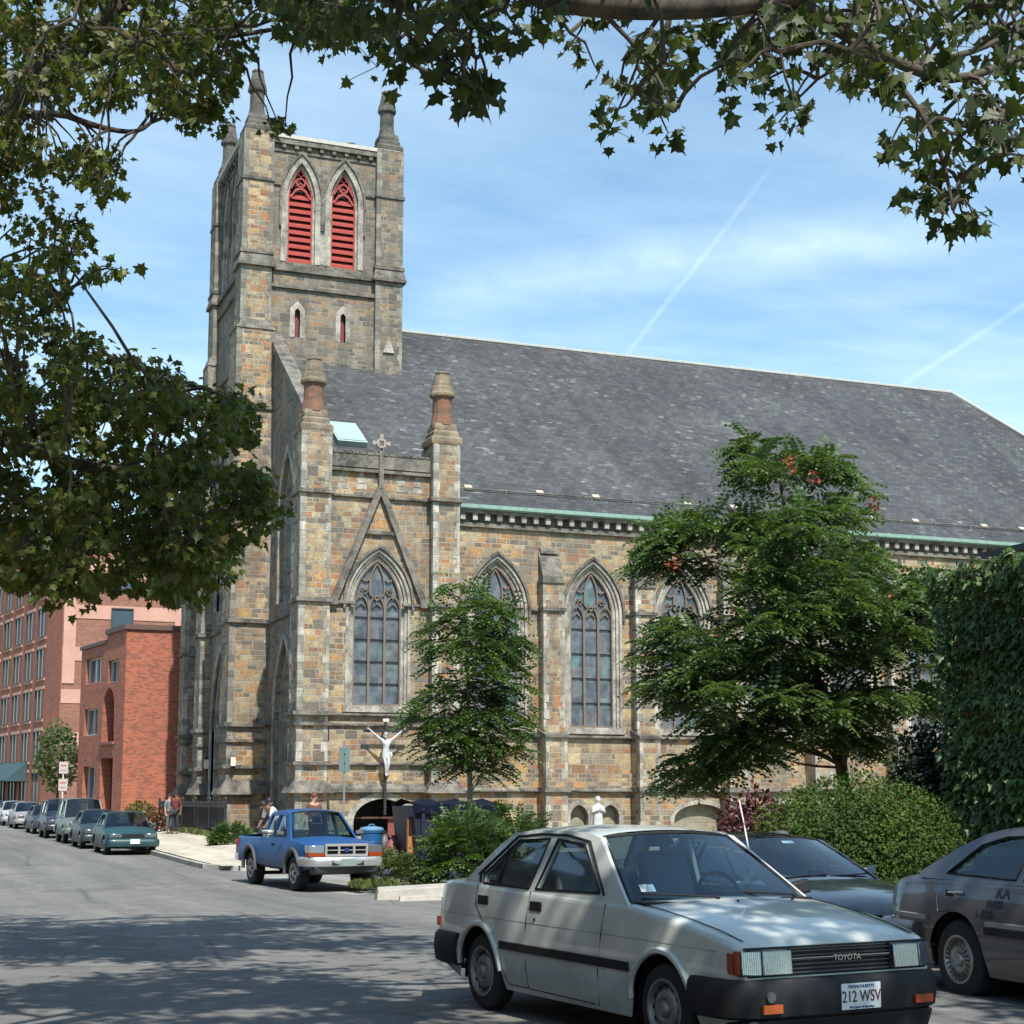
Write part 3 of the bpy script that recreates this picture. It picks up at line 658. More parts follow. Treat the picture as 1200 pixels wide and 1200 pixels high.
for fr, c, zs, hw, h, z0 in ((FTW, 70.5, 4.6, 1.7, 3.6, -.3), (FTW, 70.5, 15.5, 1.3, 2.8, 10.)):
    fr.band(mb, arch(c, z0, zs, hw-.35, h-.45), arch(c, z0, zs, hw-.15, h-.2), -.48, -.3); fr.band(mb, arch(c, z0, zs, hw-.16, h-.2), arch(c, z0, zs, hw, h), -.35, -.1); fr.band(mb, arch(c, z0, zs, hw, h), arch(c, z0, zs, hw, h, .22), -.1, .08)
mb.split('dressed_surround', M_MLD, tower)
mb = MB(); FTW.extr(mb, arch(70.5, -.3, 4.6, 1.6, 3.4), -.56, -.5); FTW.extr(mb, arch(70.5, 10., 15.5, 1.2, 2.6), -.56, -.5); mb.build('portal_door', M_WOOD, tower)
mb = MB(); d = .12
for z0, z1, o in ((24.88, 25.16, .14), (24.1, 24.24, .12), (20.6, 20.85, .12), (28.86, 28.98, .08), (30.45, 30.55, .06), (14.7, 14.86, .12), (8.95, 9.1, .12)):
    if z0 > 28 and z0 < 29:
        for a, b in ((14.6, 15.05), (18.9, 19.45)): FT.box(mb, a, b, z0, z1, -.05, o)
        continue
    if z0 > 20: FT.box(mb, TX0-.0, TX1, z0, z1, -.05, o)
    FTW.box(mb, TY0, TY1, z0, z1, -.05, o)
for fr, a, b in ((FT, TX0, TX1), (FTW, TY0, TY1)):
    x = a+.9
    while x < b-.9: fr.box(mb, x, x+.17, 30.62, 30.80, .0, .16); x += .58
    fr.box(mb, a, b, 30.80, 31.05, -.3, .2)
mb.split('string_course', M_STR, tower)
mb = MB(); FT.box(mb, TX0-.1, TX1+.1, 31.05, 31.22, -.45, .24); FTW.box(mb, TY0-.24, TY1+.1, 31.053, 31.223, -.45, .24); mb.box((TX1-.3, TY0+.3, 31.05), (TX1+.2, TY1, 31.2)); mb.build('parapet_coping', plain('pale_coping', (.50,.48,.42), .8, dirt=.5), tower)
mb = MB(); mb.box((18.6, 69.6, 30.9), (19.1, 70.2, 31.9)); mb.hexa([(18.5,69.5,31.9), (19.2,69.5,31.9), (19.2,70.3,31.9), (18.5,70.3,31.9), (18.75,69.6,32.35), (18.95,69.6,32.35), (18.95,70.2,32.35), (18.75,70.2,32.35)]); mb.box((18.2,69.7,31.0), (18.5,70.1,31.5)); mb.build('roof_hatch', M_WHITE, tower)
# corner shafts
def corner(x0, x1, y0, y1, zb, zt, wide, z_w, label=None, west=True, south=True):
    mb = MB(); mb.box((x0, y0, zb), (x1, y1, zt))
    if wide: mb.box((x0-wide[0], y0-wide[1], zb), (x1+wide[2], y1, z_w))
    c = mb.build('corner_shaft', M_RUBD if zb > 10 else M_RUB, tower)
    # strings and weatherings (same level as the shaft)
    mb = MB()
    def ringbox(a, b, o, x0=x0, x1=x1, y0=y0, y1=y1, sh=0):
        mb.hexa([(x0-o, y0-o, a), (x1+o, y0-o, a), (x1+o, y1, a), (x0-o, y1, a), (x0-o+sh, y0-o+sh, b), (x1+o-sh, y0-o+sh, b), (x1+o-sh, y1, b), (x0-o+sh, y1, b)])
    for a, b, o in ((28.86, 29.0, .07), (25.45, 25.6, .09), (24.88, 25.02, .16)):
        if a > zb: ringbox(a, b, o)
    if zb < 24.9: ringbox(25.02, 25.45, .14, sh=.10)
    if wide:
        X0, X1, Y0 = x0-wide[0], x1+wide[2], y0-wide[1]
        ringbox(z_w, z_w+.5, .05, X0, X1, Y0, y1, sh=max(wide)*.9)
        for a, b, o, sh in ((1.72, 2.3, .30, .25), (2.80, 2.95, .2, 0), (3.9, 4.02, .12, 0), (4.55, 4.72, .16, 0), (8.95, 9.12, .14, 0), (13.5, 13.64, .1, 0), (14.7, 14.86, .12, 0), (18.3, 18.45, .1, 0)):
            if zb < a < z_w: ringbox(a, b, o, X0, X1, Y0, y1, sh)
    mb.split('shaft_string', M_STR, tower)
    mb = MB()
    def q(x0, x1, y0, a, b):
        quoins(mb, Fr((0, y0, 0), (1,0,0), (0,-1,0)), x0, x1, a, b, 0); quoins(mb, Fr((x0, 0, 0), (0,1,0), (-1,0,0)), y0, y1, a, b, .007, ex=.004)
    lo = max(zb, 0)
    if wide: q(x0-wide[0], x1+wide[2], y0-wide[1], lo, z_w); q(x0, x1, y0, z_w+.5, 24.88)
    else: q(x0, x1, y0, lo, 24.88)
    q(x0, x1, y0, 25.6, 28.86); q(x0, x1, y0, 29.0, zt); mb.build('quoin', M_QUOD, tower)
corner(13.28, 14.62, 66.7, 68.0, ZB, 31.2, (.2, .4, .15), 21.9)
corner(19.45, 20.70, 66.75, 68.0, 20.1, 31.2, None, 0)
corner(13.28, 14.62, 73.1, 74.3, ZB, 31.2, (.2, .1, .1), 21.9)
corner(19.45, 20.70, 73.1, 74.3, 18, 31.2, None, 0)
# pale gablets on the shafts
mb = MB()
for x, y in ((13.95, 66.72), (20.07, 66.77)): Fr((0, y, 0), (1,0,0), (0,-1,0)).extr(mb, [(x-.26, 21.55), (x+.26, 21.55), (x, 22.35)], -.05, .10)
Fr((0, 66.75, 0), (1,0,0), (0,-1,0)).box(mb, 19.3, 20.85, 20.15, 20.35, -.1, .12)
mb.split('gablet', M_QUO, tower)
mb = MB(); Fr((0, 66.98, 0), (1,0,0), (0,-1,0)).box(mb, 14.6, 19.5, 19.85, 20.3, -.1, .12); mb.build('lead_flashing', plain('pale_lead', (.6,.58,.54), .6, dirt=.3), tower)
for x, y in ((13.95, 67.4), (20.07, 67.4), (13.95, 73.7), (20.07, 73.7)): pinnacle(x, y, 31.2, .98, M_PIND, 3.2, par=tower)
# north-west pier of the far aisle
pier(13.87, 15.04, 82.0, 83.3, 15.4, LOW+[(8.86, 9.02, .12), (13.0, 13.15, .13)])
# steps
mb = MB()
for i in range(4): mb.box((12.7+.3*i, 68.3, -.3), (13.5, 72.7, .1+.16*i))
cb(mb, 'front_step', M_KERB)
for x, y in ((13.3, 66.05), (13.45, 72.75)):
    mb = MB(); z = 2.9
    mb.box((x-.10, y-.10, z), (x+.10, y+.10, z+.42)); o = cb(mb, 'wall_lantern', plain('lantern_glass', (.75,.70,.55), .3))
    mb = MB(); mb.hexa([(x-.14, y-.14, z+.42), (x+.14, y-.14, z+.42), (x+.14, y+.14, z+.42), (x-.14, y+.14, z+.42), (x-.03, y-.03, z+.62), (x+.03, y-.03, z+.62), (x+.03, y+.03, z+.62), (x-.03, y+.03, z+.62)]); mb.tube([(x, y, z+.02), (x, y, z-.25), (x+.05, y+.25, z-.3)], .02, 6); mb.build('lantern_cap', M_IRON, o)
# ================================================================== CARS
G_CLEAR = glassmat('car_glass', (.62,.72,.72), .55); G_DARK = glassmat('tinted_car_glass', (.25,.33,.33), .5)
G_WIND = glassmat('windscreen_glass', (.50,.66,.74), .75)
M_TYRE = plain('tyre_rubber', (.022,.022,.022), .85); M_BLK = plain('black_plastic', (.013,.013,.014), .6, spec=.3, dirt=.3)
M_CHR = plain('chrome', (.65,.65,.66), .18, 1); M_RIM = plain('dusty_steel_wheel', (.30,.29,.26), .45, .6, dirt=.5)
M_SEAT = plain('dark_seat_cloth', (.07,.075,.085), .9); M_SEATL = plain('grey_seat_cloth', (.20,.20,.21), .9)
M_AMB = plain('amber_lens', (.26,.035,.006), .3); M_REDL = plain('red_lens', (.35,.02,.02), .25)
def lens():
    m, nt, b, _ = mat('headlamp_lens'); g = N(nt)
    t = g.n('TexWave'); t.inputs['Scale'].default_value = 26; t.bands_direction = 'Y'; t.inputs['Distortion'].default_value = 3.; t.inputs['Detail Scale'].default_value = 4.; g.l(g.obj(), t.inputs['Vector'])
    g.l(g.ramp(t.outputs['Fac'], [(.2, (.12,.13,.14)), (.8, (.34,.36,.38))]), b.inputs['Base Color']); b.inputs['Roughness'].default_value = .12; b.inputs['Metallic'].default_value = .6; b.inputs['Coat Weight'].default_value = 1
    return m
M_LENS = lens()
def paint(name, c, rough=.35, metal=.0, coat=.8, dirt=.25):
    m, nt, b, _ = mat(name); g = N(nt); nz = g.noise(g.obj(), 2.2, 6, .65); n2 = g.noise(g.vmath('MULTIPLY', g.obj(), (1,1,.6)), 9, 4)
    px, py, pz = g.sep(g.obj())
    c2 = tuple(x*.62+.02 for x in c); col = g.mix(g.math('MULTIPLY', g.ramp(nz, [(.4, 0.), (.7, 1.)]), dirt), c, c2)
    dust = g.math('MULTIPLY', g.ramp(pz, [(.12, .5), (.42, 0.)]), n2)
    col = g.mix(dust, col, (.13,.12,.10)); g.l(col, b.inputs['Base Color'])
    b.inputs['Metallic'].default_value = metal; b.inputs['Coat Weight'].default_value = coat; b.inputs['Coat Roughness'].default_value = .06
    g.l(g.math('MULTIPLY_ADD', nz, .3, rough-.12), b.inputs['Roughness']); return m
def lerp(pts, x):
    if x <= pts[0][0]: return pts[0][1]
    for (a, p), (b, q) in zip(pts, pts[1:]):
        if x <= b: t = (x-a)/(b-a); return p+(q-p)*t
    return pts[-1][1]
def smoothpts(pts, n=3):
    """round a profile with Chaikin cuts, keeping the ends"""
    for _ in range(n):
        o = [pts[0]]
        for a, b in zip(pts, pts[1:]): o += [tuple(p*.75+q*.25 for p, q in zip(a, b)), tuple(p*.25+q*.75 for p, q in zip(a, b))]
        o.append(pts[-1]); pts = o
    return pts
def text(name, s, size, m, mtx, parent, ext=.002, align='CENTER', font_shear=0, sx=1.):
    cu = bpy.data.curves.new(name, 'FONT'); cu.body = s; cu.size = size; cu.align_x = align; cu.align_y = 'CENTER'; cu.extrude = ext; cu.shear = font_shear; cu.resolution_u = 3; cu.offset = .003 if 'door' in name else 0
    o = bpy.data.objects.new(name, cu); COL.objects.link(o); dg = bpy.context.evaluated_depsgraph_get(); me = bpy.data.meshes.new_from_object(o.evaluated_get(dg)); bpy.data.objects.remove(o)
    me.transform(Matrix.Diagonal((sx, 1, 1, 1))); me.transform(mtx); me.materials.clear(); me.materials.append(m)
    o = bpy.data.objects.new(name, me); COL.objects.link(o); o.parent = parent; return o
MTX_FRONT = lambda x, y, z, tilt=0: Matrix.Translation((x, y, z)) @ Matrix.Rotation(pi/2, 4, 'Z') @ Matrix.Rotation(pi/2+tilt, 4, 'X')   # reads from +x, text runs to +y
MTX_RIGHT = lambda x, y, z: Matrix.Translation((x, y, z)) @ Matrix.Rotation(pi/2, 4, 'X')                                      # reads from -y, text runs to +x
def wheel(root, x, y, r, w, m_rim=None, cap='steel', rr=.62):
    s = 1 if y > 0 else -1; mb = MB(); rin = r*rr
    mb.lathe([(rin, -w/2), (r*.86, -w/2), (r*.95, -w/2+.012), (r, -w/2+.04), (r, w/2-.04), (r*.95, w/2-.012), (r*.86, w/2), (rin, w/2)], (x, y, r), 40, 'y', cap=False)
    for k in range(48):
        a = 2*pi*k/48; c, d = cos(a), sin(a); mb.add([(x+(r+.003)*cos(a+t), y+u*(w/2-.03), r+(r+.003)*sin(a+t)) for u, t in ((-1,0), (1,.03), (1,.08), (-1,.05))], [(0,1,2,3)])
    wl = mb.build('wheel', M_TYRE, root, local=True, smooth=True)
    mb = MB(); o = s*(w/2)
    def L(prof): mb.lathe([(a, o+s*b) for a, b in prof], (x, y, r), 36, 'y', cap=False)
    L([(rin+.008, -.004), (rin+.004, .008), (rin-.012, .006), (rin-.03, -.03), (rin*.80, -.045), (rin*.72, -.03), (rin*.60, -.004), (rin*.42, .004), (rin*.30, -.012), (rin*.26, .012), (rin*.2, .022), (0.001, .024)])
    rim = mb.build('rim', m_rim or M_RIM, wl, local=True, smooth=True)
    mb = MB()
    nh = {'steel': 12, 'turbine': 22, 'star': 5, 'plain': 8}[cap]
    for k in range(nh):
        a = 2*pi*k/nh
        if cap == 'star': r0, r1, hw = rin*.38, rin*.80, rin*.16
        elif cap == 'turbine': r0, r1, hw = rin*.55, rin*.84, rin*.035
        else: r0, r1, hw = rin*.70, rin*.84, rin*.075
        q = [(r0, -hw), (r0, hw), (r1, hw), (r1, -hw)]
        mb.add([(x+p*cos(a)-t*sin(a), y+o+s*(.009 if cap == 'steel' else .011)-(.025*s if cap == 'steel' else 0), r+p*sin(a)+t*cos(a)) for p, t in q], [(0,1,2,3)])
    mb.build('rim_slots', M_BLK, wl, local=True)
    return wl
def make_car(root, P, m):
    hw, xr, xf = P['hw'], P['xr'], P['xf']; top = smoothpts(P['top'], 2); ar = P['arches']; sill = P['sill']
    plan = P.get('plan', [(xr, .90), (xr+.05, .94), (xr+.16, .975), (xr+.5, .995), (xr+1.0, 1), (xf-1.1, 1), (xf-.5, .985), (xf-.18, .955), (xf-.06, .92), (xf, .88)])
    cab0, cab1 = P['cab']; opens = P.get('open', [])
    xs = {round(xr+(xf-xr)*i/64, 4) for i in range(65)} | {xr+.02, xr+.05, xr+.1, xf-.02, xf-.05, xf-.1, cab0, cab1}
    for xc, r, zc in ar:
        for k in range(0, 25): xs.add(round(xc+r*cos(pi*k/24), 4))
    xs = sorted(xs); xs = [x for i, x in enumerate(xs) if i == 0 or x-xs[i-1] > .004]
    lowend = P.get('low', [(xr, sill+.12), (xr+.25, sill+.03), (xr+.5, sill), (xf-.5, sill), (xf-.15, sill+.04), (xf, sill+.1)])
    belly = P.get('belly', .045); tum = P.get('tum', .05); K = 10; crown = P.get('crown', .035)
    def Y(x, z):
        W = hw*lerp(plan, x); zz = (z-sill)/(.9-sill)
        t = belly*max(0, (.45-zz)/.45)**2 + tum*max(0, (zz-.45)/.55)**2
        return W-t
    rings = []
    for x in xs:
        zt = lerp(top, x); zb = lerp(lowend, x)
        for xc, r, zc in ar:
            if abs(x-xc) <= r: zb = max(zb, zc+sqrt(max(0, r*r-(x-xc)**2)))
        rd = P.get('rd', .045)
        half = []
        for k in range(K+1):
            z = zb+(zt-rd-zb)*k/K; half.append((Y(x, z), z))
        ys = Y(x, zt-rd)
        for a in (25, 50, 75): half.append((ys-rd*(1-cos(radians(a))), zt-rd+rd*sin(radians(a))))
        yt = ys-rd*1.0
        for k in range(1, 6): t = k/5; y = yt*(1-t); half.append((y, zt+crown*(1-(y/max(.01, yt))**2)))
        rings.append([(x, -y, z) for y, z in half]+[(x, y, z) for y, z in half[-2::-1]])
    n = len(rings[0]); nh_ = K+4
    mb = MB(); fs = []
    for i in range(len(rings)-1):
        xm = (xs[i]+xs[i+1])/2
        for j in range(n-1):
            deck = nh_-1 <= j < n-nh_
            if deck and (cab0 < xm < cab1 or any(a < xm < b for a, b in opens)): continue
            fs.append((i*n+j, i*n+j+1, (i+1)*n+j+1, (i+1)*n+j))
    fs.append(tuple(range(n))); fs.append(tuple((len(rings)-1)*n+j for j in range(n))[::-1])
    mb.add([p for r in rings for p in r], fs)
    body = mb.build('body', m, root, local=True, smooth=True, angle=32)
    P['Y'] = Y; P['topf'] = lambda x: lerp(top, x)
    # wheel wells and floor
    mb = MB()
    for xc, r, zc in ar:
        for s in (-1, 1):
            o = [(xc+(r-.002)*cos(pi*k/14), zc+(r-.002)*sin(pi*k/14)) for k in range(15)]; o = [(o[0][0], sill+.02)]+o+[(o[-1][0], sill+.02)]
            y0, y1 = s*(hw-.055), s*(hw-.36); k = len(o)
            mb.add([(x, y0, z) for x, z in o]+[(x, y1, z) for x, z in o], [(i, i+1, k+i+1, k+i) for i in range(k-1)]+[tuple(range(k, 2*k))])
    mb.box((xr+.12, -hw+.37, sill-.0), (xf-.14, hw-.37, sill+.12)); (a0, r0, _), (a1, r1, _) = ar
    mb.box((a0+r0+.02, -hw+.09, sill+.01), (a1-r1-.02, hw-.09, sill+.10)); mb.box((a0-.04, -hw+.2, .22), (a0+.04, hw-.2, .30))
    mb.build('underbody', M_BLK, root, local=True)
    # ---- cabin
    gh = P['gh']; zb0, zt0, yb, yt = gh['zb'], gh['zt'], gh['yb'], gh['yt']
    def gy(z): return yb+(yt-yb)*((z-zb0)/(zt0-zb0))+.02*sin(pi*min(1, max(0, (z-zb0)/(zt0-zb0))))
    mb = MB()
    for s in (-1, 1):
        fr = Fr((0, 0, 0), (1,0,0), (0,s,0)); bm = bmesh.new(); es = []
        for loop in [gh['side']]+gh['holes']:
            vv = [bm.verts.new((x, z, 0)) for x, z in loop]; es += [bm.edges.new((vv[i], vv[(i+1)%len(vv)])) for i in range(len(vv))]
        bmesh.ops.triangle_fill(bm, use_beauty=True, edges=es, normal=(0,0,1)); bm.verts.index_update()
        k = len(bm.verts); vs = [(v.co.x, s*gy(v.co.y), v.co.y) for v in bm.verts]; vi = [(v.co.x, s*(gy(v.co.y)-.045), v.co.y) for v in bm.verts]
        fa = [tuple(v.index for v in f.verts) for f in bm.faces]; bm.free()
        mb.add(vs, fa); mb.add(vi, fa)
        b = 0
        for loop in [gh['side']]+gh['holes']:
            q = len(loop); mb.add([(x, s*gy(z), z) for x, z in loop]+[(x, s*(gy(z)-.045), z) for x, z in loop], [(i, (i+1)%q, q+(i+1)%q, q+i) for i in range(q)])
    # roof skin
    rl = smoothpts(gh['roof'], 2); vs = []; NY = 12
    for x, z in rl:
        for j in range(NY+1):
            t = -1+2*j/NY; e = 1-abs(t)**6*.6; vs.append((x, t*gy(z)*1.0, z+gh.get('rc', .045)*(1-t*t)*1.0+.012*(1-abs(t)**8)-.004))
    mb.add(vs, [(i*(NY+1)+j, i*(NY+1)+j+1, (i+1)*(NY+1)+j+1, (i+1)*(NY+1)+j) for i in range(len(rl)-1) for j in range(NY)])
    cabin = mb.build('cabin_shell', m, root, local=True, smooth=True, angle=40, recalc=True)
    W0, W1, B0, B1 = gh['ws_base'], gh['ws_top'], gh['bl_base'], gh['bl_top']
    def screen(a, b, bow, ya, yb_, name, m_):
        mb = MB(); nx, nyy = 5, 12
        for i in range(nx+1):
            t = i/nx; x = a[0]+(b[0]-a[0])*t; z = a[1]+(b[1]-a[1])*t; yy = ya+(yb_-ya)*t
            for j in range(nyy+1):
                q = -1+2*j/nyy; mb.v.append((x+bow*(1-q*q)*(1-.55*t), q*yy, z+gh.get('rc', .045)*.9*(1-q*q)*t+.01*sin(pi*t)))
        mb.f = [(i*(nyy+1)+j, i*(nyy+1)+j+1, (i+1)*(nyy+1)+j+1, (i+1)*(nyy+1)+j) for i in range(nx) for j in range(nyy)]; mb.m = [0]*len(mb.f)
        o = mb.build(name, m_, root, local=True, smooth=True)
        # rubber seal round the glass
        mb = MB(); P_ = [(mb2) for mb2 in []]
        def edge(t, q): x = a[0]+(b[0]-a[0])*t; z = a[1]+(b[1]-a[1])*t; yy = ya+(yb_-ya)*t; return (x+bow*(1-q*q)*(1-.55*t), q*yy, z+gh.get('rc', .045)*.9*(1-q*q)*t+.01*sin(pi*t))
        path = [edge(0, -1+2*j/12) for j in range(13)]+[edge(i/5, 1) for i in range(1, 6)]+[edge(1, 1-2*j/12) for j in range(1, 13)]+[edge(1-i/5, -1) for i in range(1, 5)]+[edge(0, -1)]
        mb.tube(path, .012, 5); mb.build('seal', M_BLK, o, local=True); return o
    screen(W0, W1, gh.get('bow', .09), gy(W0[1])-.035, gy(W1[1])-.045, 'windscreen', gh.get('wg', G_WIND))
    screen(B0, B1, -gh.get('bow', .09)*.7, gy(B0[1])-.045, gy(B1[1])-.05, 'rear_window', gh.get('g', G_DARK))
    for s in (-1, 1):
        for hI, h in enumerate(gh['holes']):
            mb = MB(); mb.add([(x, s*(gy(z)-.02), z) for x, z in h], [tuple(range(len(h)))]); sw = mb.build('side_window', gh.get('g', G_CLEAR), root, local=True)
            mb = MB(); hh = h+[h[0]]; mb.tube([(x, s*(gy(z)+.001), z) for x, z in hh], .011, 4); mb.build('seal', M_BLK, sw, local=True)
    # seats, dash, wheel
    if P.get('inside', True):
        zf = gh['zb']-.45; xs0 = gh.get('seatx', W0[0]-1.05)
        for s in (-1, 1):
            mb = MB(); y = s*yb*.5
            mb.hexa([(xs0-.1, y-.25, zf+.0), (xs0+.48, y-.25, zf), (xs0+.48, y+.25, zf), (xs0-.1, y+.25, zf), (xs0-.08, y-.25, zf+.2), (xs0+.50, y-.24, zf+.24), (xs0+.50, y+.24, zf+.24), (xs0-.08, y+.25, zf+.2)])
            mb.hexa([(xs0-.12, y-.25, zf+.15), (xs0+.02, y-.25, zf+.15), (xs0+.02, y+.25, zf+.15), (xs0-.12, y+.25, zf+.15), (xs0-.30, y-.20, zf+.72), (xs0-.20, y-.20, zf+.74), (xs0-.20, y+.20, zf+.74), (xs0-.30, y+.20, zf+.72)])
            mb.hexa([(xs0-.30, y-.12, zf+.76), (xs0-.21, y-.12, zf+.76), (xs0-.21, y+.12, zf+.76), (xs0-.30, y+.12, zf+.76), (xs0-.33, y-.10, zf+.92), (xs0-.25, y-.10, zf+.92), (xs0-.25, y+.10, zf+.92), (xs0-.33, y+.10, zf+.92)])
            mb.build('seat', P.get('seatm', M_SEAT), root, local=True, bevel=.04)
        if gh.get('rear', True):
            x2 = xs0-.95; mb = MB(); mb.hexa([(x2-.1, -yb+.12, zf), (x2+.45, -yb+.12, zf), (x2+.45, yb-.12, zf), (x2-.1, yb-.12, zf), (x2-.1, -yb+.12, zf+.24), (x2+.45, -yb+.12, zf+.24), (x2+.45, yb-.12, zf+.24), (x2-.1, yb-.12, zf+.24)])
            mb.hexa([(x2-.1, -yb+.12, zf+.2), (x2+.05, -yb+.12, zf+.2), (x2+.05, yb-.12, zf+.2), (x2-.1, yb-.12, zf+.2), (x2-.26, -yb+.18, zf+.64), (x2-.14, -yb+.18, zf+.64), (x2-.14, yb-.18, zf+.64), (x2-.26, yb-.18, zf+.64)])
            mb.build('rear_seat', P.get('seatm', M_SEAT), root, local=True, bevel=.04)
            mb = MB(); mb.box((B0[0]+.03, -yb+.1, zb0-.10), (x2-.12, yb-.1, zb0-.05)); mb.build('parcel_shelf', M_BLK, root, local=True)
        mb = MB(); mb.hexa([(W0[0]-.42, -yb+.06, zb0-.25), (W0[0]+.02, -yb+.06, zb0-.25), (W0[0]+.02, yb-.06, zb0-.25), (W0[0]-.42, yb-.06, zb0-.25), (W0[0]-.38, -yb+.06, zb0-.03), (W0[0]+.04, -yb+.06, zb0-.03), (W0[0]+.04, yb-.06, zb0-.03), (W0[0]-.38, yb-.06, zb0-.03)]); mb.build('dashboard', M_BLK, root, local=True, bevel=.03)
        mb = MB(); c = V((W0[0]-.52, yb*.5, zb0-.02)); path = []
        for k in range(25): a = 2*pi*k/24; path.append(c+V((-.38*sin(a)*.18, .18*cos(a), .92*.18*sin(a))))
        mb.tube(path, .014, 6, cap=False); mb.tube([c+V((0,-.17,0)), c+V((.02,0,-.02)), c+V((0,.17,0))], .014, 5); mb.tube([c, c+V((.3,0,-.14))], .025, 6); mb.build('steering_wheel', M_BLK, root, local=True, smooth=True)
        mb = MB(); mb.box((cab0+.05, -yb+.05, zf-.04), (cab1-.02, yb-.05, zf)); mb.build('cabin_floor', M_BLK, root, local=True)
        mb = MB(); mx, mz = W1[0]+.10, W1[1]-.10; mb.box((mx-.02, -.12, mz-.03), (mx+.02, .12, mz+.035)); mb.tube([(mx, 0, mz+.02), (mx-.06, 0, mz+.13)], .01, 5); mb.build('rear_view_mirror', M_BLK, root, local=True, bevel=.01)
    for (xc, _, zc) in ar:
        for s in (-1, 1): wheel(root, xc, s*(hw-P['tw']/2-.035), P['tr'], P['tw'], P.get('rim'), P.get('cap', 'steel'), P.get('rr', .62))
    return body
def bumper(root, P, front, z0, z1, out, m, name='bumper', back=.5, thick=.0):
    """wrap-round bumper following the body plan"""
    hw = P['hw']; xe = P['xf'] if front else P['xr']; s = 1 if front else -1; prof = [(0, z0), (.035, z0+.02), (.05, (z0+z1)/2), (.04, z1-.03), (.015, z1), (-.06, z1), (-.06, z0)]
    path = [(xe-s*back, -hw-.004), (xe-s*.16, -hw*.985), (xe-s*.05, -hw*.945), (xe+s*out*.6, -hw*.86), (xe+s*out, -hw*.6), (xe+s*(out+.03), 0), (xe+s*out, hw*.6), (xe+s*out*.6, hw*.86), (xe-s*.05, hw*.945), (xe-s*.16, hw*.985), (xe-s*back, hw+.004)]
    path = smoothpts(path, 2); rings = []
    for i, (x, y) in enumerate(path):
        a = path[max(0, i-1)]; b = path[min(len(path)-1, i+1)]; tx, ty = b[0]-a[0], b[1]-a[1]; L = sqrt(tx*tx+ty*ty); nx, ny = ty/L*s, -tx/L*s
        rings.append([(x+nx*d, y+ny*d, z) for d, z in prof])
    mb = MB(); mb.loft(rings); return mb.build(name, m, root, local=True, smooth=True, angle=40)
def strip(root, P, x0, x1, z0, z1, out, m, name, side=-1, zf=None):
    mb = MB(); n = max(2, int((x1-x0)/.12)); a = []
    for i in range(n+1):
        x = x0+(x1-x0)*i/n; dz = zf(x) if zf else 0
        y = P['Y'](x, (z0+z1)/2+dz); a.append([(x, side*(y-.01), z0+dz), (x, side*(y+out), z0+dz+.004), (x, side*(y+out), z1+dz-.004), (x, side*(y-.01), z1+dz)])
    mb.loft(a); return mb.build(name, m, root, local=True)
def seam(root, P, pts, side=-1, w=.005, m=None, name='door_seam', par=None):
    mb = MB(); mb.tube([(x, side*(P['Y'](x, z)+.0005), z) for x, z in pts], w, 4); return mb.build(name, m or M_BLK, par or root, local=True)
def plate(root, x, y, z, s, text1, col=(.25,.03,.05), tilt=0, base=None, small=True):
    mb = MB(); sx = 1 if s > 0 else -1
    mb.box((min(x, x+.008*sx), y-.153, z-.077), (max(x, x+.008*sx), y+.153, z+.077)); o = mb.build('license_plate', base or plain('plate_white', (.62,.63,.62), .4), root, local=True)
    if s > 0 and text1:
        mt = plain('plate_ink', col, .5); text('plate_number', text1, .098, mt, MTX_FRONT(x+.010, y, z-.004), o, sx=.80)
        if small:
            b = plain('plate_blue_ink', (.03,.06,.2), .5); text('plate_state', 'MASSACHUSETTS', .026, b, MTX_FRONT(x+.010, y, z+.058), o); text('plate_motto', 'The Spirit of America', .022, b, MTX_FRONT(x+.010, y, z-.064), o)
    return o
def mirror(root, x, y, z, s, m):
    mb = MB(); mb.hexa([(x-.04, y, z-.03), (x+.05, y, z-.03), (x+.05, y+s*.17, z-.02), (x-.04, y+s*.17, z-.02), (x-.04, y, z+.05), (x+.03, y, z+.05), (x+.03, y+s*.17, z+.08), (x-.04, y+s*.17, z+.08)]); return mb.build('door_mirror', m, root, local=True, bevel=.015)

# ---- the white saloon in front
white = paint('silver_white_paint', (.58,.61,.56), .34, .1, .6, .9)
car = thing('saloon_car', (5.13, 11.75, gz(11)), 'pale silver boxy saloon with plate 212 WSV, black bumpers and dappled bonnet in front', 'car', rz=radians(-83.0))
WP = dict(hw=.818, xr=-.93, xf=3.20, sill=.19, tr=.288, tw=.165, rr=.64, arches=[(-.09, .335, .30), (2.43, .335, .30)], cab=(-.26, 1.96), crown=.03, tum=.045,
    top=[(-.93, .88), (-.90, .93), (-.80, .955), (-.30, .965), (.3, .935), (1.9, .915), (2.1, .905), (2.6, .845), (3.0, .775), (3.15, .735), (3.20, .70)],
    low=[(-.93, .36), (-.7, .28), (-.45, .2), (0, .19), (2.9, .19), (3.2, .22)], rim=M_RIM, cap='steel', seatm=M_SEATL,
    gh=dict(zb=.93, zt=1.345, yb=.752, yt=.575, ws_base=(1.96, .915), ws_top=(1.32, 1.335), bl_base=(-.42, .955), bl_top=(.08, 1.335), bow=.12, rc=.035,
        roof=[(1.30, 1.340), (1.20, 1.355), (.9, 1.368), (.5, 1.368), (.2, 1.355), (.07, 1.335)],
        side=[(1.99, .90), (1.345, 1.335), (1.2, 1.358), (.9, 1.372), (.5, 1.372), (.2, 1.358), (.06, 1.335), (-.10, 1.23), (-.46, .965), (-.46, .92)],
        holes=[[(1.60, .965), (1.18, 1.285), (.78, 1.310), (.70, .950)], [(.60, .948), (.66, 1.312), (.20, 1.290), (-.16, 1.02), (-.13, .955)]]))
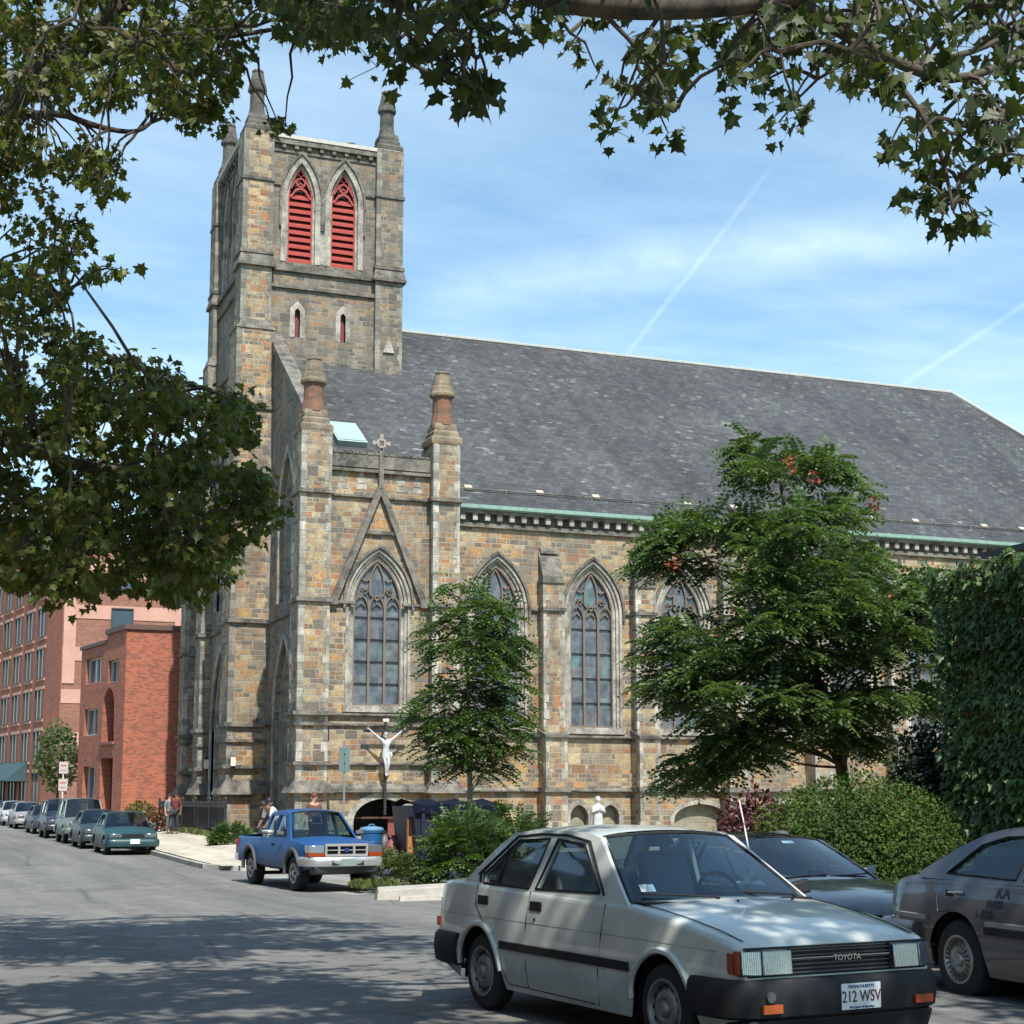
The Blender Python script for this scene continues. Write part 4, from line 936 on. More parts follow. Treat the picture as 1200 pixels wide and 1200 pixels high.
make_car(car, WP, white)
Yw = WP['Y']
# black quarter glass strip behind the rear door, door frames, pillars
def gyw(z): return .752+(.575-.752)*((z-.93)/.415)+.02*sin(pi*min(1, max(0, (z-.93)/.415)))
for s in (-1, 1):
    mb = MB(); mb.add([(x, s*(gyw(z)+.004), z) for x, z in [(-.21, .957), (-.245, 1.03), (.135, 1.315), (.165, 1.30), (-.195, 1.02), (-.165, .957)]], [tuple(range(6))]); mb.build('quarter_panel_trim', M_BLK, car, local=True)
    mb = MB(); mb.tube([(x, s*(gyw(z)+.006), z) for x, z in [(1.66, .955), (1.24, 1.305), (.9, 1.342), (.5, 1.342), (.16, 1.318), (-.24, 1.02)]], .010, 5); mb.build('drip_rail', M_BLK, car, local=True)
    mb = MB(); mb.box((.615, min(s*(gyw(.95)-.06), s*gyw(.95)), .95), (.635, max(s*(gyw(.95)-.06), s*gyw(.95)), .951))
    mb = MB(); mb.tube([(x, s*(gyw(z)-.012), z) for x, z in [(.06, .955), (.075, 1.25)]], .013, 5); mb.build('vent_bar', M_BLK, car, local=True)
for s in (-1, 1):
    strip(car, WP, -.09+.36, 2.43-.36, .485, .55, .014, M_BLK, 'side_moulding', s, lambda x: 0)
    strip(car, WP, -.62, -.45, .485, .55, .014, M_BLK, 'side_moulding', s)
    strip(car, WP, -.88, 3.10, .700, .706, .0012, plain('painted_crease_shade', (.05,.05,.05), .5), 'crease_line', s, lambda x: -.018*max(0, x-2.2))  # dark strip that paints in the shade along the body crease
    seam(car, WP, [(1.72, .90), (1.71, .70), (1.68, .45), (1.64, .22)], s); seam(car, WP, [(.66, .93), (.655, .7), (.66, .4), (.66, .23)], s)
    seam(car, WP, [(-.20, .94), (-.19, .80), (-.02, .66)], s); seam(car, WP, [(.30, .30), (.36, .235), (1.6, .225)], s, .004)
    for xc in (-.09, 2.43):
        mb = MB(); mb.tube([(xc+.352*cos(a), s*(Yw(xc+.352*cos(a), .30+.352*sin(a))+.006), .30+.352*sin(a)) for a in [radians(4+172*k/20) for k in range(21)]], .024, 6); mb.build('arch_flare', white, car, local=True, smooth=True)
    for x in (.78, -.06):
        y = s*Yw(x, .83); mb = MB(); mb.box((x-.085, min(y, y+s*.012), .795), (x+.085, max(y, y+s*.012), .865)); mb.build('door_handle', M_BLK, car, local=True, bevel=.006)
    y = s*(Yw(.78, .73)+.002); mb = MB(); mb.lathe([(.012, -.004), (.012, .004)], (.78, y, .735), 10, 'y'); mb.build('key_lock', M_BLK, car, local=True)
    mb = MB(); y = Yw(3.13, .62); mb.box((3.085, s*y-.012, .565), (3.145, s*y+.012, .685)); mb.build('side_marker', M_AMB, car, local=True)
    mb = MB(); y = Yw(-.86, .62); mb.box((-.905, s*y-.01, .58), (-.845, s*y+.01, .655)); mb.build('rear_side_marker', M_REDL, car, local=True)
    mb = MB(); mb.box((-.945, min(s*.42, s*.72), .62), (-.925, max(s*.42, s*.72), .80)); mb.build('tail_light', M_REDL, car, local=True)
bumper(car, WP, True, .30, .535, .045, M_BLK, back=.40); bumper(car, WP, False, .30, .55, .05, M_BLK, back=.50)
# front end: lamps, grille, name, plate, valance
mb = MB(); mb.box((3.15, -.70, .545), (3.202, .70, .705)); mb.build('nose_panel', M_BLK, car, local=True)
for s in (-1, 1):
    mb = MB(); a, b = .405*s, .735*s
    def lamp(y0, y1, x0, x1, z0=.560, z1=.704, nm='headlight', m_=M_LENS, dp=.05):
        mb = MB(); mb.hexa([(x0-dp, y0, z0), (x0+.012, y0, z0), (x1+.012, y1, z0), (x1-dp, y1, z0), (x0-dp-.01, y0, z1), (x0, y0, z1), (x1, y1, z1), (x1-dp-.01, y1, z1)]); return mb.build(nm, m_, car, local=True, bevel=.006)
    lamp(s*.40, s*.612, 3.245, 3.235); lamp(s*.620, s*.738, 3.234, 3.190, nm='corner_lamp'); lamp(s*.742, s*.762, 3.186, 3.165, nm='turn_signal', m_=M_AMB, dp=.012)
    mb = MB(); mb.box((3.20, min(s*.385, s*.395), .56), (3.225, max(s*.385, s*.395), .712)); mb.box((3.19, min(s*.39, s*.76), .556), (3.215, max(s*.39, s*.76), .568)); mb.build('lamp_bezel', M_BLK, car, local=True)
mb = MB(); mb.box((3.205, -.385, .56), (3.222, .385, .571))
for k in range(5): mb.box((3.205, -.385, .585+.026*k), (3.222+.002*(k == 2), .385, .592+.026*k))
gr = mb.build('grille', plain('charcoal_grille', (.035,.035,.04), .35), car, local=True)
mb = MB(); mb.box((3.222, -.385, .648), (3.228, .385, .652)); mb.build('grille_bar', M_CHR, gr, local=True)
text('maker_name', 'TOYOTA', .052, M_CHR, MTX_FRONT(3.232, .04, .640), gr, ext=.003)
mb = MB(); mb.box((3.19, -.72, .709), (3.215, .72, .722)); mb.build('bonnet_lip', M_BLK, car, local=True)
plate(car, 3.312, .07, .415, 1, '212 WSV', (.10,.02,.03))
mb = MB(); mb.hexa([(3.0, -.74, .14), (3.20, -.70, .14), (3.20, .70, .14), (3.0, .74, .14), (3.0, -.76, .30), (3.25, -.72, .30), (3.25, .72, .30), (3.0, .76, .30)]); mb.build('valance', M_BLK, car, local=True, bevel=.02)
for s in (-1, 1):
    mb = MB(); mb.box((3.285, min(s*.52, s*.66), .345), (3.308, max(s*.52, s*.66), .395)); mb.build('front_indicator', M_AMB if s > 0 else plain('dark_amber_lens', (.35,.08,.02), .3), car, local=True)
mb = MB(); mb.lathe([(.032, 0), (.032, .015)], (3.29, -.60, .44), 12, 'x'); mb.build('tow_cover', plain('grey_cover', (.05,.06,.055), .6), car, local=True)
# seams of the bonnet, wipers, aerial, sticker, exhaust
mb = MB()
for s in (-1, 1): mb.tube([(x, s*(.70-.03*(x-2)), WP['topf'](x)+.012) for x in (1.98, 2.3, 2.6, 2.9, 3.12)], .004, 4)
mb.build('bonnet_seam', M_BLK, car, local=True)
for y0, y1 in ((-.10, -.62), (.55, .0)):
    mb = MB(); mb.tube([(2.07, y0, .945), (2.02, (y0+y1)/2, .962), (1.94, y1, .975)], .008, 5); mb.tube([(2.09, y0, .935), (2.07, y0, .95)], .014, 6); mb.build('wiper', M_BLK, car, local=True)
mb = MB(); mb.box((1.96, -.70, .895), (2.09, .70, .925)); mb.build('cowl', M_BLK, car, local=True)
for y in (-.02, .44): 
    mb = MB(); mb.lathe([(.012, 0), (.008, .014)], (2.2, y, WP['topf'](2.2)+.026), 8); mb.build('washer_jet', M_BLK, car, local=True)
mb = MB(); mb.tube([(1.50, .60, 1.24), (1.36, .66, 1.45), (1.26, .70, 1.60)], [.006, .005, .004], 6); mb.build('aerial', plain('pale_aerial', (.7,.7,.7), .3), car, local=True)
mb = MB(); mb.add([(1.90+.0, -.60, .985), (1.90, -.48, .985), (1.84, -.47, 1.03), (1.84, -.585, 1.03)], [(0,1,2,3)]); 
mb.add([(p[0]+.02, p[1], p[2]+.012) for p in []], []); mb.build('windscreen_sticker', plain('pale_sticker', (.6,.6,.6), .6), car, local=True)
mb = MB(); mb.tube([(-.5, -.45, .24), (-1.0, -.50, .235)], .025, 10); mb.build('exhaust_pipe', plain('rusty_exhaust', (.06,.045,.035), .7), car, local=True, smooth=True)
mirror(car, 1.72, .79, .95, 1, M_BLK)

# ---- grey lettered saloon at the right edge
gpaint = paint('grey_metallic_paint', (.085,.082,.088), .34, .3, .7, .3)
gcar = thing('saloon_car', (9.22, 11.15, gz(11.1)-.04), 'dull grey rounded saloon with black door lettering, cut off at the right edge', 'car', rz=radians(-91.5))
GPm = dict(hw=.90, xr=-1.16, xf=3.85, sill=.22, tr=.325, tw=.20, rr=.60, arches=[(0, .375, .34), (2.70, .375, .34)], cab=(-.42, 2.15), crown=.04, tum=.07, rd=.07,
    top=[(-1.16, .78), (-1.12, .90), (-1.0, .965), (-.6, 1.0), (-.1, 1.005), (.6, .99), (2.1, .96), (2.3, .95), (3.0, .90), (3.6, .80), (3.85, .66)],
    plan=[(-1.16, .82), (-1.10, .88), (-.95, .93), (-.5, .985), (0, 1), (2.7, 1), (3.3, .97), (3.7, .90), (3.85, .80)], rim=plain('chromed_wheel_cover', (.42,.41,.40), .35, .8, dirt=.5), cap='turbine', seatm=M_SEAT,
    gh=dict(zb=.98, zt=1.37, yb=.80, yt=.58, ws_base=(2.15, .96), ws_top=(1.35, 1.37), bl_base=(-.58, 1.0), bl_top=(.12, 1.36), bow=.14, rc=.05, g=G_CLEAR,
        roof=[(1.33, 1.372), (1.1, 1.392), (.7, 1.40), (.35, 1.388), (.10, 1.36)],
        side=[(2.2, .95), (1.38, 1.37), (1.15, 1.392), (.7, 1.402), (.35, 1.388), (.10, 1.36), (-.20, 1.235), (-.62, 1.02), (-.62, .97)],
        holes=[[(1.78, 1.02), (1.28, 1.315), (.86, 1.345), (.80, 1.005)], [(.70, 1.003), (.74, 1.348), (.38, 1.335), (.10, 1.26), (-.22, 1.02)]]))
make_car(gcar, GPm, gpaint)
for s in (-1, 1):
    strip(gcar, GPm, .42, 2.28, .62, .665, .010, plain('grey_trim', (.30,.30,.30), .4), 'side_moulding', s); strip(gcar, GPm, .42, 2.28, .555, .62, .018, M_BLK, 'rub_strip', s); strip(gcar, GPm, -1.0, -.42, .62, .665, .010, plain('grey_trim', (0,0,0)), 'side_moulding', s)
    seam(gcar, GPm, [(-.20, .99), (-.285, .93), (-.29, .80), (-.25, .70)], s, .005, plain('bright_door_edge', (.5,.5,.5), .4)); seam(gcar, GPm, [(1.02, 1.0), (1.02, .6), (1.02, .26)], s); seam(gcar, GPm, [(-.25, .70), (-.08, .72)], s, .004)
    mb = MB(); y = s*(GPm['Y'](-.02, .86)); mb.box((-.16, min(y, y+s*.010), .835), (-.06, max(y, y+s*.010), .885)); mb.build('handle_recess', M_BLK, gcar, local=True)
    mb = MB(); mb.tube([(-.12, y+s*.01, .87), (.02, y+s*.03, .872), (.09, y+s*.012, .872)], .012, 6); mb.build('door_handle', M_CHR, gcar, local=True)
    mb = MB(); mb.box((-1.175, min(s*.35, s*.66), .68), (-1.14, max(s*.35, s*.66), .84)); mb.build('tail_light', M_REDL, gcar, local=True, bevel=.01)
    mb = MB(); mb.box((3.74, min(s*.45, s*.72), .60), (3.80, max(s*.45, s*.72), .72)); mb.build('headlight', M_LENS, gcar, local=True, bevel=.01)
bumper(gcar, GPm, False, .34, .60, .06, gpaint, back=.62); bumper(gcar, GPm, True, .32, .58, .04, gpaint, back=.55)
ink = plain('black_door_lettering', (.012,.012,.014), .5); 
def tx(nm, s, x, z, sz):
    o = tx0(nm, s, x, z, sz)
    for v in o.data.vertices: v.co.y = -(GPm['Y'](v.co.x, v.co.z)+(.0025 if v.co.y < o['mid'] else .0005))
tx0 = lambda nm, s, x, z, sz: markmid(text(nm, s, sz, ink, MTX_RIGHT(x, -(max(GPm['Y'](x, z-.06), GPm['Y'](x+.3, z-.06))+.002), z), gcar, ext=.004, align='LEFT'))
def markmid(o):
    ys = [v.co.y for v in o.data.vertices]; o['mid'] = (min(ys)+max(ys))/2; return o
tx('door_lettering', 'KA', .50, .895, .135); tx('door_lettering', 'PHYSI', .41, .80, .080); tx('door_lettering', '1-800-', .27, .715, .10)
# ---- dark green saloon behind it
dpaint = paint('dark_green_paint', (.022,.034,.036), .22, .5, 1., .3)
dcar = thing('saloon_car', (9.0, 16.45, gz(15)-.02), 'dark green saloon partly hidden between the silver saloon and the rounded clipped bush', 'car', rz=radians(-90))
DP = dict(hw=.86, xr=-1.0, xf=3.42, sill=.20, tr=.30, tw=.18, arches=[(0, .345, .31), (2.6, .345, .31)], cab=(-.35, 2.08), crown=.05, tum=.06, rd=.07,
    top=[(-1.0, .75), (-.95, .86), (-.8, .91), (-.3, .92), (.5, .90), (2.0, .86), (2.4, .82), (3.0, .73), (3.3, .64), (3.42, .54)], cap='star',
    plan=[(-1.0, .84), (-.9, .92), (-.5, .98), (0, 1), (2.6, 1), (3.1, .96), (3.35, .88), (3.42, .8)],
    gh=dict(zb=.86, zt=1.24, yb=.78, yt=.58, ws_base=(2.08, .845), ws_top=(1.28, 1.235), bl_base=(-.5, .905), bl_top=(.15, 1.235), bow=.14, rc=.05,
        roof=[(1.26, 1.238), (1.0, 1.26), (.6, 1.268), (.15, 1.238)], side=[(2.12, .83), (1.3, 1.236), (1.0, 1.262), (.6, 1.27), (.13, 1.236), (-.54, .90), (-.54, .85)],
        holes=[[(1.75, .90), (1.22, 1.19), (.80, 1.215), (.74, .885)], [(.64, .883), (.68, 1.215), (.25, 1.195), (-.22, .91)]]))
make_car(dcar, DP, dpaint)
for s in (-1, 1):
    seam(dcar, DP, [(1.8, .85), (1.8, .5), (1.7, .25)], s); seam(dcar, DP, [(.7, .88), (.7, .24)], s); strip(dcar, DP, -.5, 3.0, .50, .54, .008, M_BLK, 'side_moulding', s)
    mb = MB(); mb.box((3.30, min(s*.42, s*.74), .55), (3.40, max(s*.42, s*.74), .65)); mb.build('headlight', M_LENS, dcar, local=True, bevel=.02); mirror(dcar, 1.72, s*.80, .90, s, dpaint)
bumper(dcar, DP, True, .28, .52, .05, dpaint, back=.5); bumper(dcar, DP, False, .30, .52, .05, dpaint, back=.5)
mb = MB(); mb.tube([(2.16, -.45, .885), (2.12, .1, .905)], .009, 5); mb.tube([(2.14, .15, .89), (2.04, .66, .905)], .009, 5); mb.build('wiper', M_BLK, dcar, local=True)
mb = MB(); mb.add([(1.37, .02, 1.235), (1.37, .16, 1.235), (1.42, .16, 1.21), (1.42, .02, 1.21)], [(0,1,2,3)]); mb.build('parking_permit', plain('white_permit', (.8,.8,.8), .5), dcar, local=True)

# ---- blue pickup
bpaint = paint('bright_blue_paint', (.003,.060,.20), .4, .0, .08, .1)
pk = thing('pickup_truck', (8.72, 36.9, gz(35)), 'bright blue extended cab pickup with silver bumper parked in front of the church', 'pickup truck', rz=radians(-84.5))
PP = dict(hw=.87, xr=-1.15, xf=3.92, sill=.42, tr=.375, tw=.25, rr=.56, arches=[(0, .44, .42), (3.0, .44, .42)], cab=(.68, 2.62), open=[(-1.05, .62)], crown=.05, tum=.03, rd=.05,
    top=[(-1.15, 1.09), (.64, 1.09), (.66, 1.12), (2.5, 1.10), (2.8, 1.085), (3.5, 1.03), (3.8, .97), (3.92, .88)], low=[(-1.15, .52), (3.5, .44), (3.92, .50)], rim=plain('alloy_wheel', (.55,.53,.50), .35, .7), cap='star',
    plan=[(-1.15, .97), (0, 1), (3.0, 1), (3.5, .98), (3.8, .94), (3.92, .90)],
    gh=dict(zb=1.10, zt=1.66, yb=.78, yt=.60, ws_base=(2.58, 1.09), ws_top=(2.02, 1.64), bl_base=(.70, 1.12), bl_top=(.82, 1.63), bow=.10, rc=.05, rear=False, g=G_CLEAR, seatx=1.3,
        roof=[(2.0, 1.645), (1.8, 1.672), (1.4, 1.682), (1.0, 1.672), (.80, 1.64)], side=[(2.62, 1.08), (2.04, 1.64), (1.8, 1.675), (1.4, 1.685), (1.0, 1.675), (.78, 1.635), (.66, 1.12), (.66, 1.08)],
        holes=[[(2.30, 1.15), (1.92, 1.57), (1.52, 1.60), (1.46, 1.14)], [(1.38, 1.14), (1.42, 1.60), (.94, 1.58), (.82, 1.15)]]))
make_car(pk, PP, bpaint)
silver = plain('silver_bumper', (.48,.48,.47), .3, .6, dirt=.3); dgrey = plain('dark_grey_flare', (.07,.07,.075), .6)
for s in (-1, 1):
    for xc in (0, 3.0):
        mb = MB(); mb.tube([(xc+.46*cos(a), s*(PP['Y'](xc, .8)+.012), .42+.46*sin(a)) for a in [radians(-8+196*k/18) for k in range(19)]], .045, 6); mb.build('arch_flare', dgrey, pk, local=True, smooth=True)
    seam(pk, PP, [(2.42, 1.09), (2.42, .8), (2.36, .47)], s); seam(pk, PP, [(1.42, 1.1), (1.42, .47)], s); seam(pk, PP, [(.64, 1.1), (.64, .5)], s, .009)
    mb = MB(); y = s*(PP['Y'](1.6, .95)); mb.box((1.50, min(y, y+s*.015), .93), (1.66, max(y, y+s*.015), .985)); mb.build('door_handle', M_BLK, pk, local=True)
    mb = MB(); mb.hexa([(3.80, s*.50, .82), (4.00, s*.50, .82), (3.95, s*.83, .82), (3.74, s*.84, .82), (3.78, s*.49, .99), (3.97, s*.49, .99), (3.92, s*.83, .98), (3.70, s*.84, .98)]); hl = mb.build('headlight', M_LENS, pk, local=True, bevel=.01)
    mb = MB(); mb.hexa([(3.82, s*.50, .75), (4.01, s*.50, .75), (3.96, s*.83, .75), (3.76, s*.84, .75), (3.82, s*.50, .835), (4.01, s*.50, .835), (3.96, s*.83, .835), (3.76, s*.84, .835)]); mb.build('indicator', M_AMB, pk, local=True)
    mirror(pk, 2.34, s*.84, 1.2, s, dgrey)
    mb = MB(); mb.box((-1.16, min(s*.62, s*.84), .75), (-1.10, max(s*.62, s*.84), 1.02)); mb.build('tail_light', M_REDL, pk, local=True)
mb = MB()
for z in (.775, .99): mb.box((3.88, -.48, z-.024), (4.005, .48, z+.024))
for y in (-.46, -.17, .17, .46): mb.box((3.88, y-.022, .79), (4.002, y+.022, .98))
mb.box((3.88, -.46, .875), (3.995, .46, .892)); gr = mb.build('grille', plain('silver_grille', (.42,.42,.41), .35, .4), pk, local=True)
mb = MB(); mb.box((3.85, -.46, .77), (3.935, .46, .985)); mb.build('grille_backing', M_DARK, gr, local=True)
mb = MB(); mb.lathe([(.05, 0), (.05, .015)], (3.99, 0, .883), 16, 'x'); mb.build('badge', plain('blue_badge', (.02,.04,.2), .3), gr, local=True)
bumper(pk, PP, True, .53, .74, .12, silver, back=.42); bumper(pk, PP, False, .52, .70, .10, silver, back=.2)
mb = MB(); mb.hexa([(3.72, -.72, .36), (3.98, -.68, .40), (3.98, .68, .40), (3.72, .72, .36), (3.72, -.76, .54), (4.04, -.72, .54), (4.04, .72, .54), (3.72, .76, .54)]); mb.build('valance', dgrey, pk, local=True, bevel=.02)
for s in (-1, 1):
    mb = MB(); mb.box((4.09, min(s*.20, s*.36), .57), (4.10, max(s*.20, s*.36), .66)); mb.build('bumper_slot', M_DARK, pk, local=True)
plate(pk, 4.105, 0, .63, 1, None, base=plain('grey_green_plate', (.20,.26,.24), .5))
mb = MB(); x0, x1, y, z = -1.08, .60, .72, .62
mb.add([(x0,-y,z), (x1,-y,z), (x1,y,z), (x0,y,z), (x0,-y,1.07), (x1,-y,1.07), (x1,y,1.07), (x0,y,1.07)], [(0,1,2,3), (0,1,5,4), (1,2,6,5), (2,3,7,6), (3,0,4,7)]); mb.build('bed_liner', M_BLK, pk, local=True)
mb = MB(); mb.tube([(x, s*0+.0, z) for x, z, s in []] or [(-.2, -.3, .4), (3.3, -.3, .42)], .05, 6); mb.tube([(-.2, .3, .4), (3.3, .3, .42)], .05, 6); mb.lathe([(.12, -.1), (.16, 0), (.12, .1)], (0, 0, .375), 10, 'x'); mb.build('chassis_rail', M_BLK, pk, local=True)
crate = thing('tool_box', (8.62, 36.2, gz(36)+.63), 'pale metal box standing in the bed of the blue pickup', 'box', rz=radians(-84.5))
mb = MB(); mb.box((0, -.62, 0), (.42, .30, .56)); mb.build('box_body', plain('pale_box_metal', (.50,.50,.46), .5, dirt=.3), crate, local=True, bevel=.02)
mb = MB(); mb.box((-.02, -.64, .562), (.44, .32, .62)); mb.build('box_lid', plain('pale_box_lid', (.6,.6,.56), .5), crate, local=True, bevel=.015)

# ---- parked row down the street
def parked(x, y, label, c, kind='saloon', yaw=-90, met=.4, pl=False, s=1.):
    nm = {'saloon': 'parked_car', 'van': 'minivan', 'suv': 'sport_utility_car'}[kind]
    r = thing(nm, (x, y, gz(y)), label, {'saloon': 'car', 'van': 'minivan', 'suv': 'suv'}[kind], rz=radians(yaw), group='cars parked along the kerb before the red brick building')
    h = {'saloon': 0, 'van': .34, 'suv': .38}[kind]; zb = .90+h*.35; zt = 1.33+h
    if kind == 'saloon': ws, wt, bt, bb = 1.98, 1.25, .15, -.48
    elif kind == 'van': ws, wt, bt, bb = 2.35, 1.55, -.80, -.95
    else: ws, wt, bt, bb = 2.0, 1.45, -.75, -.92
    xf = 3.35 if kind != 'van' else 3.3; xr = -1.0; m = paint('paint_'+label.split()[0]+'_'+label.split()[1]+str(len(bpy.data.materials)), tuple(x*.6 for x in c), .45, .0, .08)
    P = dict(hw=.86+h*.1, xr=xr, xf=xf, sill=.20+h*.3, tr=.30+h*.15, tw=.19, arches=[(0, .35+h*.1, .31+h*.15), (2.6, .35+h*.1, .31+h*.15)], cab=(bb+.1, ws), crown=.05, tum=.06, rd=.06, cap='plain',
        top=[(xr, zb-.16), (xr+.06, zb-.02), (-.3, zb+.01), (.5, zb), (ws, zb-.03), (ws+.4, zb-.07), (xf-.35, zb-.17), (xf-.05, zb-.27), (xf, zb-.34)],
        gh=dict(zb=zb, zt=zt, yb=.78+h*.08, yt=.60+h*.2, ws_base=(ws, zb-.015), ws_top=(wt, zt), bl_base=(bb, zb), bl_top=(bt, zt), bow=.12, rc=.05, g=G_DARK, roof=[(wt-.02, zt), (wt-.3, zt+.025), (bt+.3, zt+.025), (bt, zt)],
            side=[(ws+.04, zb-.03), (wt+.02, zt), (wt-.3, zt+.025), (bt+.3, zt+.025), (bt-.02, zt), (bb-.04, zb), (bb-.04, zb-.04)],
            holes=[[(ws-.35, zb+.05), (wt-.07, zt-.05), (.82, zt-.03), (.76, zb+.04)], [(.66, zb+.04), (.70, zt-.03), (bt+.2, zt-.05), (bb+.40, zb+.05)]]))
    make_car(r, P, m)
    for q in (-1, 1):
        mb = MB(); z = zb-.26; mb.box((xf-.10, min(q*.40, q*.74), z-.08), (xf+.012, max(q*.40, q*.74), z+.05)); mb.build('headlight', M_LENS, r, local=True, bevel=.02)
        mirror(r, ws-.3, q*.82, zb+.05, q, m); seam(r, P, [(.72, zb-.02), (.72, .26)], q, .007); seam(r, P, [(ws-.22, zb-.05), (ws-.25, .26)], q, .007)
    mb = MB(); mb.box((xf-.02, -.36, zb-.32), (xf+.014, .36, zb-.22)); mb.build('grille', M_BLK, r, local=True)
    bumper(r, P, True, .26+h*.3, .50+h*.3, .05, m, back=.5); bumper(r, P, False, .28+h*.3, .52+h*.3, .05, m, back=.4)
    if pl: plate(r, xf+.14, .05, .44, 1, None, base=M_WHITE)
    return r
ROW = [(7.55, 56.9, 'dark teal saloon with white plate at the head of the kerbside row', (.010,.075,.085), 'saloon', True),
 (7.45, 63.2, 'dark blue-grey saloon parked second in the kerbside row, behind the teal saloon', (.03,.045,.06), 'saloon', False),
 (7.45, 69.0, 'silver green sport utility car parked third in the kerbside row', (.20,.24,.22), 'suv', False),
 (7.4, 76.5, 'dark purplish minivan parked fourth in the kerbside row', (.05,.05,.08), 'van', False),
 (7.35, 84.0, 'dark grey saloon half hidden behind the purplish minivan', (.045,.05,.06), 'saloon', False),
 (7.1, 92.5, 'pale silver saloon parked before the awning building', (.42,.41,.42), 'saloon', False),
 (6.9, 99.5, 'cream white saloon second from the left edge of the parked row', (.62,.62,.58), 'saloon', False),
 (6.5, 107, 'blue saloon at the far left end of the parked row', (.04,.09,.28), 'saloon', False)]
for x, y, l, c, k, p in ROW: parked(x, y, l, c, k, pl=p, yaw=-90 if y < 80 else -88)
# ================================================================== VEGETATION
LR = random.Random(21); SUNV = V((-.03, -.75, 1.05)).normalized()
M_SYC = leafmat('sycamore_leaf', [(.050,.078,.012), (.080,.110,.016), (.120,.140,.024), (.060,.085,.014), (.13,.11,.025), (.045,.070,.012)], .36, .5)
M_SYC2 = leafmat('shaded_sycamore_leaf', [(.026,.044,.009), (.038,.060,.012), (.055,.070,.016), (.030,.046,.010), (.050,.072,.014), (.075,.090,.018)], .32, .5)  # darker copy of the sycamore palette, shaded undersides put into the colour
M_AIL = leafmat('ailanthus_leaf', [(.050,.092,.032), (.080,.130,.045), (.060,.105,.040), (.13,.175,.065), (.050,.085,.034)], .32, .5)
M_AIL2 = leafmat('young_ailanthus_leaf', [(.050,.095,.030), (.080,.135,.040), (.060,.108,.036), (.13,.185,.06)], .3, .5)
M_HED = leafmat('hedge_leaf', [(.034,.074,.007), (.056,.100,.009), (.024,.054,.006), (.082,.118,.012)], .18, .8)
M_PRP = leafmat('purple_leaf', [(.10,.018,.022), (.06,.014,.02), (.15,.03,.03), (.045,.012,.018)], .2, .5)
M_IVY = leafmat('ivy_leaf', [(.030,.070,.010), (.048,.095,.014), (.020,.048,.008), (.090,.140,.026)], .15, .45)
M_DKL = leafmat('dark_conifer_leaf', [(.010,.022,.010), (.016,.032,.012)], .1, .6)
M_WEED = leafmat('weed_leaf', [(.06,.10,.025), (.09,.12,.03), (.13,.12,.05)], .2, .6)
M_BARK = two('mottled_bark', (.022,.018,.014), (.10,.08,.058), 5, .9, coords='pos', stretch=(1,1,.5))
M_BARKD = two('dark_bark', (.030,.026,.022), (.085,.07,.055), 6, .9)
M_BARKP = two('pale_young_bark', (.22,.20,.16), (.40,.36,.30), 8, .9)
PALM = [(0,0), (.10,.06), (.42,-.02), (.30,.22), (.50,.42), (.24,.46), (.20,.62), (.06,.70), (0,1.0), (-.06,.70), (-.20,.62), (-.24,.46), (-.50,.42), (-.30,.22), (-.42,-.02), (-.10,.06)]
def rvec(r=LR):
    while True:
        v = V((r.uniform(-1,1), r.uniform(-1,1), r.uniform(-1,1)))
        if .05 < v.length < 1: return v.normalized()
def leaf(mb, p, ax, nm, s, shape='palm', fold=.18):
    """one leaf: blade axis ax, blade normal nm"""
    ax = ax.normalized(); sd = ax.cross(nm)
    if sd.length < 1e-4: sd = ax.orthogonal()
    sd.normalize(); nm = sd.cross(ax)
    b = len(mb.v)
    if shape == 'palm':
        for u, w in PALM: q = p+sd*(u*s)+ax*(w*s)+nm*(-fold*abs(u)*s-.10*w*w*s); mb.v.append((q.x, q.y, q.z))
        mb.f += [[b, b+1, b+2, b+3], [b, b+3, b+4, b+5], [b, b+5, b+6, b+7, b+8], [b, b+8, b+9, b+10, b+11], [b, b+11, b+12, b+13], [b, b+13, b+14, b+15]]; mb.m += [0]*6
    elif shape == 'oval':
        for u, w in ((0,0), (.28,.3), (.24,.7), (0,1), (-.24,.7), (-.28,.3)): q = p+sd*(u*s)+ax*(w*s)-nm*(fold*abs(u)*s+.08*w*w*s); mb.v.append((q.x, q.y, q.z))
        mb.f += [[b, b+1, b+2, b+3], [b, b+3, b+4, b+5]]; mb.m += [0, 0]
    else:  # star: a few pointed lobes, cheap
        for u, w in ((0,0), (.5,.2), (.22,.45), (0,1), (-.22,.45), (-.5,.2)): q = p+sd*(u*s)+ax*(w*s)-nm*(fold*abs(u)*s+.1*w*w*s); mb.v.append((q.x, q.y, q.z))
        mb.f += [[b, b+1, b+2, b+3], [b, b+3, b+4, b+5]]; mb.m += [0, 0]
def frond(mb, p, d, L, pairs=8, ll=.13, droop=.5):
    d = d.normalized(); sd = d.cross(V((0,0,1)))
    if sd.length < .05: sd = V((1,0,0))
    sd.normalize(); up = sd.cross(d); q = V(p); st = L/pairs; dd = V(d)
    for k in range(pairs+1):
        dd = (dd+V((0,0,-1))*droop/pairs).normalized(); q = q+dd*st
        if k == 0: continue
        l = ll*(1-.45*abs(k/pairs-.45)); w = l*.27
        sides = (1, -1) if k < pairs else (0,)
        for s in sides:
            ax = (sd*s*.92+dd*.35+V((0,0,-.28))+rvec()*.16).normalized() if s else dd
            wd = ax.cross(up).normalized()*w; b = len(mb.v); m_ = q+ax*l*.45
            for t in (q, m_+wd, q+ax*l, m_-wd): mb.v.append((t.x, t.y, t.z))
            mb.f.append([b, b+1, b+2, b+3]); mb.m.append(0)
